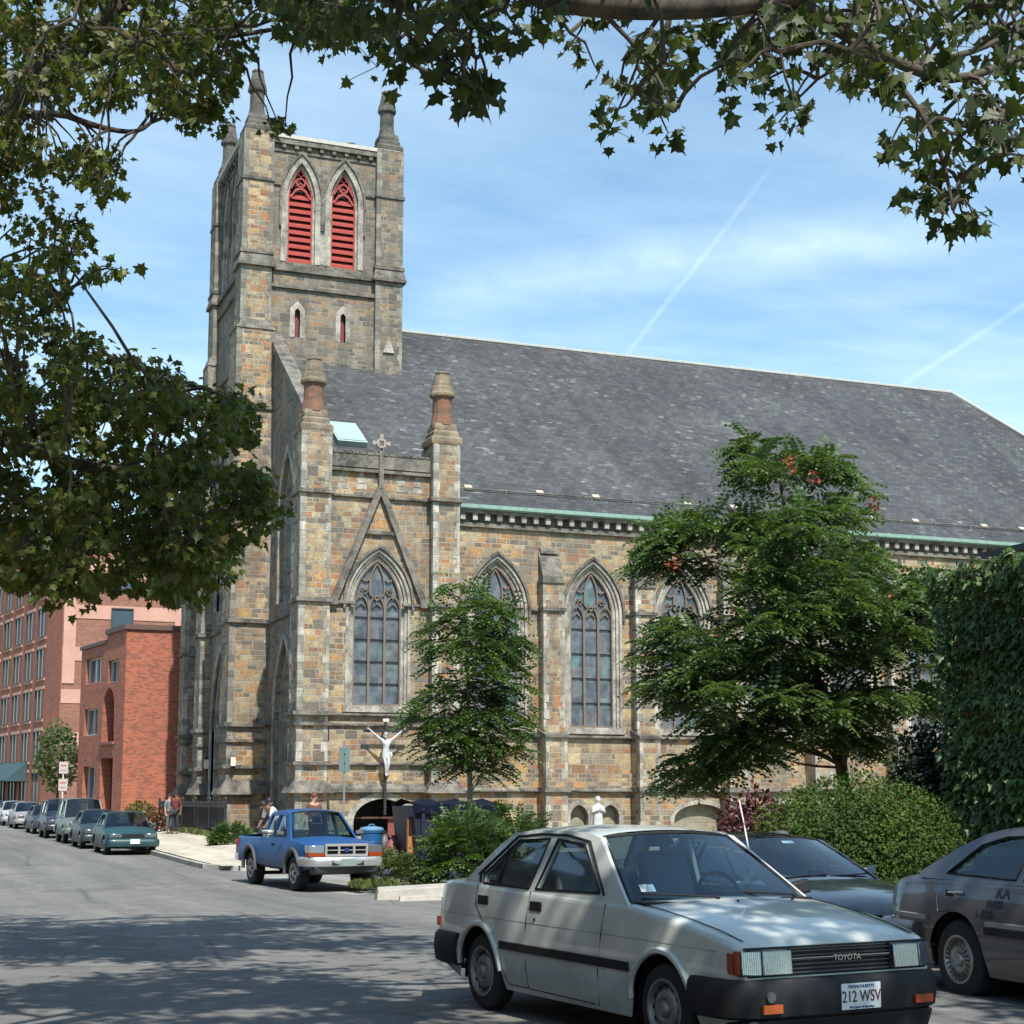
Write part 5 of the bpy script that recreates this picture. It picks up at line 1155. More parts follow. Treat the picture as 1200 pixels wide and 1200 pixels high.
def inpoly(x, y, P):
    c = False; j = len(P)-1
    for i in range(len(P)):
        if (P[i][1] > y) != (P[j][1] > y) and x < (P[j][0]-P[i][0])*(y-P[i][1])/(P[j][1]-P[i][1])+P[i][0]: c = not c
        j = i
    return c
def polyrand(P, n, r=LR):
    xs = [p[0] for p in P]; ys = [p[1] for p in P]; o = []
    while len(o) < n:
        x, y = r.uniform(min(xs), max(xs)), r.uniform(min(ys), max(ys))
        if inpoly(x, y, P): o.append((x, y))
    return o
def edgedist(x, y, P):
    m = 1e9
    for (a, b), (c, d) in zip(P, P[1:]+P[:1]):
        L = (c-a)**2+(d-b)**2; t = max(0, min(1, ((x-a)*(c-a)+(y-b)*(d-b))/L)); m = min(m, sqrt((x-a-t*(c-a))**2+(y-b-t*(d-b))**2))
    return m
def limb(mb, a, b, r0, r1, wob=.06, n=5, sag=0, sides=6):
    a, b = V(a), V(b); L = (b-a).length; pts = []
    for i in range(n+1):
        t = i/n; p = a.lerp(b, t)+V((0,0,1))*sag*sin(pi*t)
        if 0 < i < n: p += rvec()*wob*L*.5
        pts.append(p)
    mb.tube(pts, [r0+(r1-r0)*i/n for i in range(n+1)], sides); return pts
# ---- two big sycamores on the near left pavement
def inview(p):
    v = p-EYE; d = v.dot(FW)
    if d < .3: return False
    return -60 < 600+FPX*v.dot(RT)/d < 1260 and -60 < CY-FPX*v.dot(UP)/d < 1260
def vis(p):
    d = p.x*sin(AZ)+p.y*cos(AZ); return d > .5 and p.z < .575*d+2.0
def sycamore(base, label, polys, shade, leafm, lsize, limbs, fork, r0=.34):
    root = thing('sycamore_tree', base, label, 'tree'); wood = MB(); lf = MB(); base = V(base); fk = V(fork)
    wood.tube([base+V((0,0,-.3)), base+V((0,0,.25)), base.lerp(fk, .45)+V((.1,.05,0)), fk], [r0*1.5, r0*1.08, r0*.85, r0*.72], 14)
    tips = [fk]
    for pts, ra, rb in limbs:
        pts = [V(p) for p in pts]; sm = [tuple(p) for p in pts]; sm = smoothpts(sm, 2); k = len(sm)
        wood.tube(sm, [ra+(rb-ra)*i/(k-1) for i in range(k)], 9); tips += [V(p) for p in sm[2::3]]
    def cluster(c, rad, n, ls, twig=True):
        a = min(tips, key=lambda t: (t-c).length)
        if twig and (a-c).length < 6:
            pts = limb(wood, a, c, .016+.004*(a-c).length, .006, .08, 5, .1, 5)
            if len(tips) < 400: tips.append(pts[3])
        for _ in range(n):
            o = rvec()*rad*LR.uniform(.15, 1.15)**.8; o.z *= .75; p = c+o
            ax = (o.normalized()*.5+V((0,0,-.75))+rvec()*.55); nm = (V((0,0,1))+rvec()*.95)
            leaf(lf, p, ax, nm, ls*LR.uniform(.5, 1.3), 'palm', LR.uniform(.02, .55))
            if LR.random() < .12: wood.tube([c, p], .0035, 3, cap=False)
    for P, n, d0, d1, rad, k, ls in polys:
        for x, y in polyrand(P, n): cluster(atD(x, y, LR.uniform(d0, d1)), rad*LR.uniform(.6, 1.2), k, ls)
    cnt = 0; hubs = [t for t in tips if not inview(t)] or [fk]
    for (x0, x1, y0, y1, h0, h1, n, k, rad) in shade:
        for _ in range(n):
            gx, gy, h = LR.uniform(x0, x1), LR.uniform(y0, y1), LR.uniform(h0, h1); p = V((gx+SUNV.x/SUNV.z*h, gy+SUNV.y/SUNV.z*h, h))
            if vis(p): p.z = max(p.z, .6*(p.x*sin(AZ)+p.y*cos(AZ))+2.8)
            if p.z > 16: continue
            cnt += 1; c = p; rr = rad*LR.uniform(.6, 1.2)
            if cnt % 3 == 0:
                a = min(hubs, key=lambda t: (t-c).length)
                if not any(inview(a.lerp(c, t/6)) for t in range(7)): limb(wood, a, c, .05, .015, .05, 5, .2); hubs.append(c)
            for _ in range(k):
                o = rvec()*rr*LR.uniform(.1, 1)**.6; o.z *= .6; leaf(lf, c+o, V((0,0,-.5))+rvec()*.8, V((0,0,1))+rvec()*.8, .22*LR.uniform(.7, 1.2), 'star')
    wood.build('trunk', M_BARK, root, smooth=True, angle=60, recalc=False); lf.build('crown', leafm, root, recalc=False)
    return root
A_ = [(-60,440), (60,445), (110,405), (150,430), (190,415), (215,410), (240,450), (262,470), (285,452), (300,490), (280,520), (305,555), (290,580), (325,600), (285,625), (262,650), (240,690), (190,702), (130,690), (90,700), (60,690), (0,662), (-60,660)]
B_ = [(-60,-60), (410,-60), (430,10), (390,45), (330,40), (290,50), (265,85), (240,120), (200,135), (150,120), (100,112), (60,108), (-60,90)]
C_ = [(-60,100), (60,125), (60,180), (130,165), (132,225), (90,215), (50,235), (-60,240)]
D_ = [(-60,230), (50,225), (100,262), (128,288), (95,312), (70,345), (95,385), (130,400), (110,430), (60,440), (-60,430)]
tL = atD(-260, 600, 17.5); tb = V((tL.x, tL.y, gz(tL.y)+.1))
sycamore(tb, 'large sycamore on the left pavement whose dense leafy boughs fill the left side', [
    (A_, 270, 14.5, 19.0, .28, 44, .112), (B_, 160, 13.0, 18.0, .28, 42, .110), (C_, 46, 13.5, 17, .24, 34, .105), (D_, 52, 14, 18, .23, 32, .105),
    ([(60,300), (135,290), (140,330), (95,345)], 3, 15, 16, .2, 10, .14), ([(200,105), (275,100), (270,145), (215,145)], 12, 14, 17, .2, 30, .105), ([(310,140), (335,130), (335,150), (315,155)], 3, 14, 15, .1, 12, .10), ([(300,565), (328,590), (315,612), (295,610)], 6, 15, 16, .13, 16, .11),
    ([(-40,640), (250,660), (230,690), (0,690)], 22, 15, 18, .2, 26, .108)],
    [(2.6, 6.2, 17.6, 24.3, 11, 14, 84, 60, .75), (.4, 3.6, 17.4, 19.5, 11, 14, 16, 50, .7), (.6, 3.6, 22.5, 24.3, 11, 14, 12, 50, .7)], M_SYC, .15,
    [([tb+V((0,0,3.4)), atD(-60, 150, 16.5), atD(35, 108, 16), atD(80, 85, 15.6), atD(180, 52, 15)], .15, .03), ([tb+V((0,0,3.4)), atD(-80, 480, 17), atD(60, 540, 16.5), atD(200, 560, 16)], .13, .02),
     ([atD(-60, 150, 16.5), atD(60, 128, 15.6), atD(110, 148, 15.4), atD(160, 157, 15.2), atD(182, 140, 15)], .05, .012), ([tb+V((0,0,3.4)), atD(-90, 330, 17), atD(0, 335, 16.5), atD(80, 350, 16)], .09, .02),
     ([tb+V((0,0,3.6)), tb+V((1.0,-1,8)), tb+V((4,-2,11.5)), tb+V((7,-3,12.5))], .2, .04), ([atD(80, 85, 15.6), atD(130, 20, 15), atD(150, -60, 15)], .05, .03), ([atD(180, 52, 15), atD(300, 40, 14.6), atD(380, 20, 14)], .03, .012)], tb+V((0, 0, 3.5)))
F_ = [(400,-60), (640,-60), (655,70), (615,50), (560,60), (575,130), (548,150), (520,125), (500,95), (455,95), (425,75)]
G_ = [(680,-60), (960,-60), (935,50), (945,95), (930,150), (902,160), (868,140), (840,105), (800,110), (782,172), (755,160), (735,165), (685,150), (700,100), (668,55)]
H_ = [(940,-60), (1260,-60), (1260,165), (1185,175), (1180,225), (1115,270), (1085,248), (1060,225), (1040,175), (1005,180), (1025,135), (1000,95), (965,80)]
T1 = V((-2.3, 4.2, gz(4)+.13))
sycamore(T1, 'near sycamore whose thick limb and large lobed leaves hang across the top and upper right', [
    (F_, 30, 9.5, 12, .20, 9, .138), ([(400,-40), (640,-40), (640,20), (400,40)], 16, 9, 11, .22, 13, .138), (G_, 50, 9.0, 12.5, .20, 10, .130), (H_, 60, 9.0, 12.5, .20, 10, .128), ([(1070,215), (1140,215), (1150,262), (1110,285), (1085,262)], 7, 9.8, 10.4, .13, 9, .135), ([(1150,130), (1220,130), (1220,200), (1160,200)], 7, 9.8, 11, .16, 9, .13),
    ([(840,-40), (1240,-40), (1240,90), (1000,80), (860,50)], 34, 9.5, 13, .26, 12, .15), ([(520,70), (580,80), (570,140), (535,150)], 5, 10, 10.6, .14, 7, .16), ([(330,-40), (430,-40), (420,40), (340,40)], 11, 11, 13, .24, 14, .145)],
    [(3.6, 6.6, 7.4, 10.2, 8, 13, 52, 20, .32), (3.6, 4.8, 10, 13, 8, 12, 10, 24, .35), (7.9, 13, 8.5, 18, 8, 13, 70, 55, .8), (-1, 4.0, 8, 16.0, 8, 13, 165, 50, .62), (2.6, 4.6, 9.5, 12.0, 9, 13, 12, 40, .5), (6.2, 8.2, 5, 9, 8, 12, 10, 40, .6)], M_SYC2, .16,
    [([T1+V((0,0,4.2)), V((.5,7.2,6.7)), atD(600, -14, 9.8), atD(700, 8, 9.8), atD(830, 10, 9.9), atD(940, -4, 10)], .12, .06),
     ([atD(925, -6, 10), atD(985, 38, 10.1), atD(1060, 78, 10.3), atD(1120, 98, 10.6), atD(1210, 62, 11)], .06, .022), ([atD(1060, 78, 10.3), atD(1150, 60, 10.8), atD(1215, 20, 11)], .03, .014),
     ([atD(985, 38, 10.1), atD(1040, 80, 10), atD(1100, 160, 9.9), atD(1118, 250, 9.9)], .03, .008), ([atD(700, 8, 9.8), atD(760, 70, 9.9), atD(790, 130, 9.9)], .02, .006), ([V((.5,7.2,6.7)), atD(480, -30, 10.2), atD(455, 60, 10.4), atD(530, 100, 10.3)], .05, .008),
     ([T1+V((0,0,4.2)), T1+V((3,-1,8.5)), T1+V((8,-1,11)), T1+V((13,0,12))], .2, .05), ([T1+V((0,0,4.2)), T1+V((1,-4,9)), T1+V((4,-6,11.5))], .17, .05)], T1+V((0,0,4.3)), .36)
# ---- feathery trees by the church
def gappy(P, n, sc, th, seed):
    o = []
    while len(o) < n:
        x, y = polyrand(P, 1)[0]
        if mnoise.noise(V((x*sc*.8, y*sc*1.5, seed)))+.35*mnoise.noise(V((x*sc*2, y*sc*3.2, seed+5))) > th: o.append((x, y))
    return o
def feather_tree(base, P, n, dm, dv, label, lm, trunk_px, limbs, L=.55, ll=.13, nf=7, bark=M_BARKD, tr=.14, edge=60, red=0):
    root = thing('ailanthus_tree', base, label, 'tree'); wd = MB(); lf = MB(); pts = [V(p) for p in trunk_px]; k = len(pts)
    wd.tube([tuple(p) for p in smoothpts([tuple(p) for p in pts], 1)], [tr*(1-.8*i/(2*k-1)) for i in range(len(smoothpts([tuple(p) for p in pts], 1)))], 8)
    trunk = pts
    for i, (x, y) in enumerate(gappy(P, n, .020, -.12 if n > 300 else -.42, n*.37)):
        e = min(1, edgedist(x, y, P)/edge); c = atD(x, y, dm+LR.uniform(-1, 1)*dv*(.25+.75*e))
        tgt = min(trunk, key=lambda t: abs(t.z-(c.z-.35*abs((t-c).length))))
        if i % limbs == 0: limb(wd, tgt, c, tr*.20, .008, .10, 5, .15, 5)
        out = (c-V((trunk[-1].x, trunk[-1].y, c.z-.4))).normalized()
        for f in range(nf):
            d = out*.35+rvec()*.9; d.z = abs(d.z)*.4+.06; frond(lf, c+rvec()*.10, d, L*LR.uniform(.7, 1.2), 7, ll, .9)
    wd.build('trunk', bark, root, smooth=True, angle=60, recalc=False); lf.build('crown', lm, root, recalc=False)
    if red:
        mb = MB()
        for x, y in ((790,660), (925,545), (1037,700), (955,560), (1025,590)):
            c = atD(x, y, dm-dv*.8)
            for _ in range(26): leaf(mb, c+rvec()*.16, rvec(), rvec(), .09, 'oval')
        mb.build('seed_cluster', leafmat('rust_seed', [(.30,.06,.02), (.22,.05,.02)], .2), root, recalc=False)
    return root
BT = [(780,612), (852,615), (858,570), (868,528), (885,520), (930,530), (962,522), (972,545), (1000,575), (1012,565), (1022,600), (1035,640), (1092,660), (1100,700), (1095,740), (1112,775), (1100,830), (1040,850), (1000,885), (930,880), (870,905), (800,928), (785,905), (820,870), (800,830), (762,800), (758,760), (775,735), (830,705), (800,680), (756,672), (770,640)]
b0 = atD(992, 985, 36); base = V((b0.x, b0.y, gz(b0.y)+.1))
feather_tree(base, BT, 620, 36, 3.0, 'big feathery leaved ailanthus tree standing before the nave, widest tree in view', M_AIL,
    [base, atD(990, 900, 36), atD(965, 830, 36), atD(945, 740, 36), atD(925, 640, 36), atD(912, 540, 36)], 9, .72, .17, 12, tr=.17, red=1)
# extra stems of the big tree
ST = [(545,680), (558,682), (590,712), (606,740), (600,775), (614,830), (606,875), (590,912), (525,912), (500,880), (482,850), (512,810), (500,765), (515,725), (530,705), (530,682)]
b1 = atD(550, 1018, 38); base1 = V((b1.x, b1.y, gz(b1.y)+.1))
feather_tree(base1, ST, 165, 38, .9, 'slender young ailanthus tree with pale straight trunk beside the crucifix', M_AIL2,
    [base1, atD(551, 930, 38), atD(549, 850, 38), atD(548, 760, 38), atD(547, 690, 38)], 4, .66, .15, 9, M_BARKP, .085, 40)
def bush(name, c, r, n, ls, m, label, cat='bush', shape='oval', group=None, top=.0, stems=5, flat=1.):
    root = thing(name, (c[0], c[1], c[2]-r[2]), label, cat, group=group); lf = MB(); wd = MB(); c = V(c)
    sd = LR.uniform(0, 99)
    for _ in range(n):
        u = rvec(); 
        if u.z < -.75: u.z = -u.z*.3
        k = 1+.10*mnoise.noise(u*2.3+V((sd,0,0)))+.06*mnoise.noise(u*6+V((0,sd,0)))
        t = LR.uniform(.15, 1.)**.5; p = c+V((u.x*r[0], u.y*r[1], u.z*r[2]))*k*t
        leaf(lf, p, u*.6+rvec()*.7+V((0,0,-.1)), u+V((0,0,.5))+rvec()*.6, ls*LR.uniform(.6, 1.25), shape)
    for _ in range(stems): limb(wd, (c.x+LR.uniform(-.2,.2), c.y+LR.uniform(-.2,.2), c.z-r[2]), c+V((LR.uniform(-.6,.6)*r[0], LR.uniform(-.6,.6)*r[1], r[2]*.5)), .03, .01)
    wd.build('stems', M_BARKD, root, recalc=False); lf.build('foliage', m, root, recalc=False)
    return root
def onD(px, d, z=None): p = atD(px, 935, d); return p.x, p.y
x, y = onD(1004, 22.8); bush('clipped_bush', (x, y, gz(y)+1.08), (1.56, 1.35, 1.02), 32000, .054, M_HED, 'large rounded clipped green bush behind the dark green saloon')
lo = thing('low_hedge', (11.3, 15.6, gz(15)+.12), 'low bright green hedge strip along the pavement beneath the rounded bush', 'hedge'); lf = MB()
for _ in range(6500):
    p = V((11.35+LR.uniform(-.42, .42), LR.uniform(10.5, 20.5), 0)); p.z = gz(p.y)+.12+.62*sqrt(LR.random())*(1+.10*mnoise.noise(p*1.5)); leaf(lf, p, rvec()+V((0,0,.6)), V((0,0,1))+rvec(), .055*LR.uniform(.7, 1.3), 'oval')
lf.build('foliage', M_HED, lo, recalc=False); mb = MB()
for i in range(14): limb(mb, (11.3, 10.8+.7*i, gz(15)+.05), (11.3+LR.uniform(-.2,.2), 10.8+.7*i, gz(15)+.6), .015, .006)
mb.build('stems', M_BARKD, lo, recalc=False)
x, y = onD(884, 24.6); bush('purple_shrub', (x, y, gz(y)+1.0), (.68, .6, .95), 4400, .085, M_PRP, 'dark red leaved shrub behind the left side of the rounded bush')
x, y = onD(1033, 27.5); bush('purple_shrub', (x, y, gz(y)+.95), (1.0, .5, 1.12), 1800, .09, M_PRP, 'dark red leaved shrub peeping over the top of the rounded bush')
x, y = onD(1088, 30); bush('dark_evergreen', (x, y, gz(y)+1.5), (.85, .8, 1.75), 12000, .11, M_DKL, 'nearly black evergreen shrub between the big ailanthus and the ivy wall', 'shrub')
def fbush(px, d, rx, rz, n, label, m=M_AIL2, ll=.15, L=.5, zc=None):
    x, y = onD(px, d); z0 = yard(x, y)-.02 if y > 43 else gz(y)+.12; root = thing('leafy_shrub', (x, y, z0), label, 'shrub'); lf = MB(); wd = MB()
    for i in range(n):
        u = rvec(); u.z = abs(u.z); c = V((x, y, z0))+V((u.x*rx, u.y*rx*.8, u.z*rz))*LR.uniform(.3, 1)**.5
        if i % 16 == 0: limb(wd, (x+u.x*rx*.4, y, z0), c, .018, .007)
        for f in range(4): frond(lf, c, u+rvec()*.6+V((0,0,.3)), L*LR.uniform(.6, 1.1), 6, ll, .8)
    wd.build('stems', M_BARKD, root, recalc=False); lf.build('foliage', m, root, recalc=False); return root
fbush(545, 36.4, .98, 1.40, 190, 'bushy ailanthus sprouts growing round the foot of the slender young tree', ll=.14)
fbush(600, 37.2, .8, 1.62, 110, 'taller dusty green shrub behind the rear window of the pale silver saloon', ll=.12)
fbush(457, 36.0, .55, .5, 70, 'low weedy shrub at the foot of the blue bin', M_WEED, .10, .3)
fbush(273, 56, .7, .62, 110, 'round green shrub on the pavement at the church corner', M_AIL2, .12, .3)
def weeds(x0, x1, y0, y1, n, label, h=.22):
    root = tag(None, None) if False else None; lf = MB()
    for _ in range(n):
        x, y = LR.uniform(x0, x1), LR.uniform(y0, y1); z = yard(x, y) if y > 43 else gz(y)+.1
        for _ in range(5): leaf(lf, V((x, y, z-.02)), V((0,0,1))+rvec()*.55, rvec(), h*LR.uniform(.5, 1.2), 'oval')
    return tag(lf.build('weeds', M_WEED, org=((x0+x1)/2, (y0+y1)/2, gz((y0+y1)/2)), recalc=False), label, 'weeds', kind='stuff')
weeds(11.6, 12.6, 55, 60, 160, 'yellowish weeds and grass in front of the church corner'); weeds(11.8, 12.4, 62, 72, 120, 'weeds along the iron fence')
weeds(9.2, 10.0, 31.9, 33.2, 70, 'dry weeds at the broken kerb beside the pickup', .2); weeds(12.2, 17, 43.2, 46, 240, 'weeds in the yard before the basement entrance', .25)
x, y = onD(163, 76); bush('street_shrub', (x, y, gz(y)+.85), (.75, .75, .8), 900, .14, M_HED, 'green shrub beside the red brick building wall')
x, y = onD(184, 72); bush('red_shrub', (x, y, gz(y)+.75), (.7, .7, .7), 800, .14, leafmat('rust_leaf', [(.20,.06,.03), (.12,.05,.03), (.10,.08,.03)], .2), 'rusty red shrub between the teal saloon and the church fence')
def small_tree(px, d, zc, r, n, label):
    x, y = onD(px, d); root = thing('street_tree', (x, y, yard(x, y)), label, 'tree'); lf = MB(); wd = MB(); c = V((x, y, zc))
    wd.tube([(x, y, gz(y)), (x, y, 1.5), (x+.05, y, zc)], [.10, .08, .04], 7)
    for _ in range(12): limb(wd, (x, y, zc-r[2]*.7), c+rvec()*r[0]*.8, .03, .01)
    for _ in range(n):
        u = rvec(); k = 1+.2*mnoise.noise(u*2.5); p = c+V((u.x*r[0], u.y*r[0], u.z*r[2]))*k*LR.uniform(.3, 1)**.5; leaf(lf, p, rvec()+V((0,0,-.4)), V((0,0,1))+rvec(), .24*LR.uniform(.6, 1.2), 'star')
    wd.build('trunk', M_BARKD, root, recalc=False); lf.build('crown', M_AIL, root, recalc=False); return root
small_tree(67, 92, 3.9, (1.35, 1.3, 2.1), 1700, 'small round street tree far down the street before the brick buildings')
# ---- ivy clad building on the right
ib = thing('ivy_building', (19, 15, 0), 'two storey building at the right edge wholly covered by dark glossy ivy', 'building')
mb = MB(); mb.box((18.1, 4, -.6), (30, 23.9, 5.70)); mb.build('wall', masonry('ivy_brick', [(.18,.07,.04), (.15,.06,.04)], (.25,.22,.18), .075, .22, mw=.01, rnd=False, warp=0), ib)
mb = MB(); mb.box((18.02, 3.9, 5.82), (30.1, 23.0, 5.94)); mb.build('roof_edge', plain('dark_roof_edge', (.03,.03,.033), .6), ib)
iv = MB()
for _ in range(17000):
    y = LR.uniform(16.5, 24.9); z = LR.uniform(-.1, 5.95)*1.0; k = .5+.5*mnoise.noise(V((y*.9, z*.9, 3))); dd = .05+.42*max(0, k)*LR.random()
    ye = 24.15+.30*mnoise.noise(V((z*1.6, 0, 7)))+.12*mnoise.noise(V((z*5, 0, 2)))
    if y > ye+.25*sst((z-4.2)/1.5): continue
    topz = 5.86+.22*mnoise.noise(V((y*1.5, 5, 1)))+.10*mnoise.noise(V((y*5, 5, 1)))-.12*(y-21)*.3
    if z > topz: z = topz-LR.random()*.2
    if z > 5.2: dd += .12*LR.random()
    p = V((18.08-dd, y, z)); leaf(iv, p, V((-.45,0,-.8))+rvec()*.38, V((-.65,-.1,.60))+rvec()*.75, .155*LR.uniform(.4, 1.3), 'star', .25)
for _ in range(1600):
    z = LR.uniform(-.1, 5.8); p = V((LR.uniform(18.0, 19.5), 23.92+.14*LR.random(), z)); leaf(iv, p, V((0,.4,-.8))+rvec()*.4, V((0,.8,.5))+rvec()*.4, .13, 'star', .25)
tag(iv.build('ivy', M_IVY, ib, recalc=False), kind='stuff')
# ================================================================== BRICK BUILDINGS DOWN THE STREET
RB = [(.36,.105,.055), (.42,.125,.065), (.29,.09,.05), (.38,.13,.075), (.20,.075,.055)]
M_BR1 = masonry('red_brick', RB, (.36,.17,.12), .08, .23, mw=.008, rnd=False, warp=0, stain=.25, block=.15, soot=(.14,.07,.05))
M_BR2 = masonry('brown_brick', [(.25,.11,.075), (.29,.13,.085), (.22,.10,.07)], (.30,.18,.13), .16, .4, mw=.01, rnd=False, warp=0, stain=.3, block=.12, soot=(.12,.07,.055))
M_PINK = two('pink_concrete_band', (.44,.25,.19), (.52,.30,.23), .5, .9)
M_WGL = plain('office_window_glass', (.055,.085,.11), .08, dirt=.2); M_WFR = plain('window_frame_white', (.55,.53,.48), .5)
M_CURT = plain('pale_curtain', (.62,.62,.55), .8)
sb = thing('red_brick_building', (13, 86, gz(86)), 'three storey modern red brick building with arched recess beside the church', 'building')
d9 = V((-sin(radians(9)), cos(radians(9)), 0)); n9 = V((-cos(radians(9)), -sin(radians(9)), 0))
P0 = V((11.2, 84.2, 0)); F9 = Fr(P0, d9, n9); FSB = Fr((11.2, 84.2, 0), (1,0,0), (0,-1,0))
mb = MB()
FSB.wall(mb, [(0, -1), (9, -1), (9, 10.35), (0, 10.35)], [[(3.0, 1.0), (5.4, 1.0), (5.4, 2.75), (3.0, 2.75)]], 0, .3)
ca = [(2.9+1.05*cos(pi*k/12)*-1, 6.4+1.05*sin(pi*k/12)) for k in range(13)]
F9.wall(mb, [(0, -1), (8.6, -1), (8.6, 9.9), (3.6, 9.9), (3.6, 10.35), (0, 10.35)], [[(1.75, 4.55)]+ca+[(4.05, 4.55)], [(1.75, .0), (4.0, .0), (4.0, 3.7), (1.75, 3.7)], [(5.0, .2), (7.4, .2), (7.4, 3.3), (5.0, 3.3)], [(4.9, 5.0), (7.6, 5.0), (7.6, 6.5), (4.9, 6.5)], [(4.6, 7.9), (7.6, 7.9), (7.6, 9.3), (4.6, 9.3)], [(1.2, 7.7), (3.2, 7.7), (3.2, 8.9), (1.2, 8.9)]], 0, .6)
q = [F9.p(8.6, 0, 0), F9.p(8.6, 0, 0)+V((9, 0, 0)), V((20.2, 84.2, 0)), V((11.2, 84.2, 0))]
mb.add([(p.x, p.y, 10.0) for p in q]+[(p.x, p.y, -1) for p in q], [(0,1,2,3), (0,1,5,4), (1,2,6,5)]); mb.build('wall', M_BR1, sb)
mb = MB(); FSB.box(mb, -.12, 9, 10.36, 10.62, -.4, .12); F9.box(mb, .13, 3.6, 10.36, 10.62, -.4, .12); F9.box(mb, 3.62, 8.7, 9.91, 10.1, -.4, .10); mb.build('roof_coping', plain('brown_coping', (.10,.06,.045), .7), sb)
mb = MB(); FSB.box(mb, 2.98, 3.06, 2.8, 10.3, 0, .04); mb.build('expansion_joint', plain('pale_joint', (.50,.36,.28), .8), sb)
def bwin(fr, u0, u1, z0, z1, nd, par, gl=M_WGL, nb=2, fm=M_WFR):
    mb = MB(); t = .07; fr.box(mb, u0, u0+t, z0, z1, -nd, -nd+.12); fr.box(mb, u1-t, u1, z0, z1, -nd, -nd+.12); fr.box(mb, u0+t, u1-t, z1-t, z1, -nd, -nd+.119); fr.box(mb, u0+t, u1-t, z0, z0+t, -nd, -nd+.119)
    for k in range(1, nb): u = u0+(u1-u0)*k/nb; fr.box(mb, u-.03, u+.03, z0+t, z1-t, -nd, -nd+.11)
    w = mb.build('window', fm, par); mb = MB(); fr.box(mb, u0+.03, u1-.03, z0+.03, z1-.03, -nd-.05, -nd+.02); mb.build('pane', gl, w); return w
bwin(FSB, 3.0, 5.4, 1.0, 2.75, .25, sb, M_CURT, 3, plain('dark_frame', (.05,.05,.05), .5))
for a in ((4.9, 7.6, 5.0, 6.5), (4.6, 7.6, 7.9, 9.3), (1.2, 3.2, 7.7, 8.9)): bwin(F9, *a, .3, sb, M_WGL, 2)
bwin(F9, 5.0, 7.4, .2, 3.3, .4, sb, M_WGL, 2)
mb = MB(); F9.box(mb, 1.7, 4.1, 4.5, 7.5, -1.0, -.61); mb.build('arched_recess', plain('dark_maroon_recess', (.09,.03,.02), .8), sb)
mb = MB(); F9.box(mb, 1.75, 4.0, -.2, 3.7, -1.5, -.9); mb.build('entrance_recess', plain('rust_entrance', (.16,.055,.02), .8), sb)
mb = MB(); F9.box(mb, 1.6, 4.2, 4.40, 4.54, -.1, .12); mb.build('recess_sill', M_BR2, sb)
bb = thing('office_building', (18, 135, gz(130)), 'tall brick building with pink concrete bands behind the red brick building', 'building')
Pb = V((11.75, 124, 0)); FB = Fr(Pb, d9, n9); FBS = Fr(Pb, V((1,0,0)), V((0,-1,0))); H_B = 21.5
mb = MB(); q = [Pb, Pb+V((24,0,0)), Pb+V((24,0,0))+d9*62, Pb+d9*62]; mb.add([(p.x, p.y, -1) for p in q]+[(p.x, p.y, H_B) for p in q], [(0,1,5,4), (1,2,6,5), (2,3,7,6), (3,0,4,7), (4,5,6,7)]); mb.build('wall', M_BR2, bb)
mb = MB(); FB.box(mb, 0, 62, -1, H_B, .0, .06); mb.build('street_facing', M_BR1, bb)
mb = MB()
for k in range(8): z = 6.0+3.25*k-.55; FBS.box(mb, .0, 24, z, z+1.05, 0, .05) if z < 19 else None
for u in (0.02, 8.4, 14.6): FBS.box(mb, u, u+.9, 10.2, H_B, .051, .075)
mb.build('pink_band', M_PINK, bb)
for k, z in enumerate((14.1, 17.4)):
    for u in (3.5, 8.9-.0+1.5): bwin(FBS, u, u+1.7, z, z+2.0, -.04, bb, M_WGL, 1, plain('dark_frame', (0,0,0)))
bwin(FBS, 3.3, 5.2, 10.3, 12.4, -.04, bb, M_WGL, 1, plain('dark_frame', (0,0,0)))
for r in range(6):
    z = 1.2+3.25*r
    for c in range(12):
        u = 5.0+3.9*c
        w = bwin(FB, u, u+2.3, z, z+2.35, -.10, bb, M_WGL, 2, plain('brown_frame', (.09,.05,.035), .5))
        mb = MB(); FB.box(mb, u-.1, u+2.4, z+2.36, z+2.60, .062, .14); FB.box(mb, u-.1, u+2.4, z-.2, z-.01, .062, .15); mb.build('lintel_and_sill', M_PINK, w)
mb = MB(); FB.extr(mb, [(9, 3.1), (22, 3.1), (22, 4.4), (9, 4.4)], .1, .15); mb.hexa([FB.p(9,2.9,1.8), FB.p(21,2.9,1.8), FB.p(21,2.9,.12), FB.p(9,2.9,.12), FB.p(9,3.0,1.8), FB.p(21,3.0,1.8), FB.p(21,4.5,.12), FB.p(9,4.5,.12)]); mb.build('teal_awning', plain('teal_canvas', (.03,.07,.08), .8), bb)

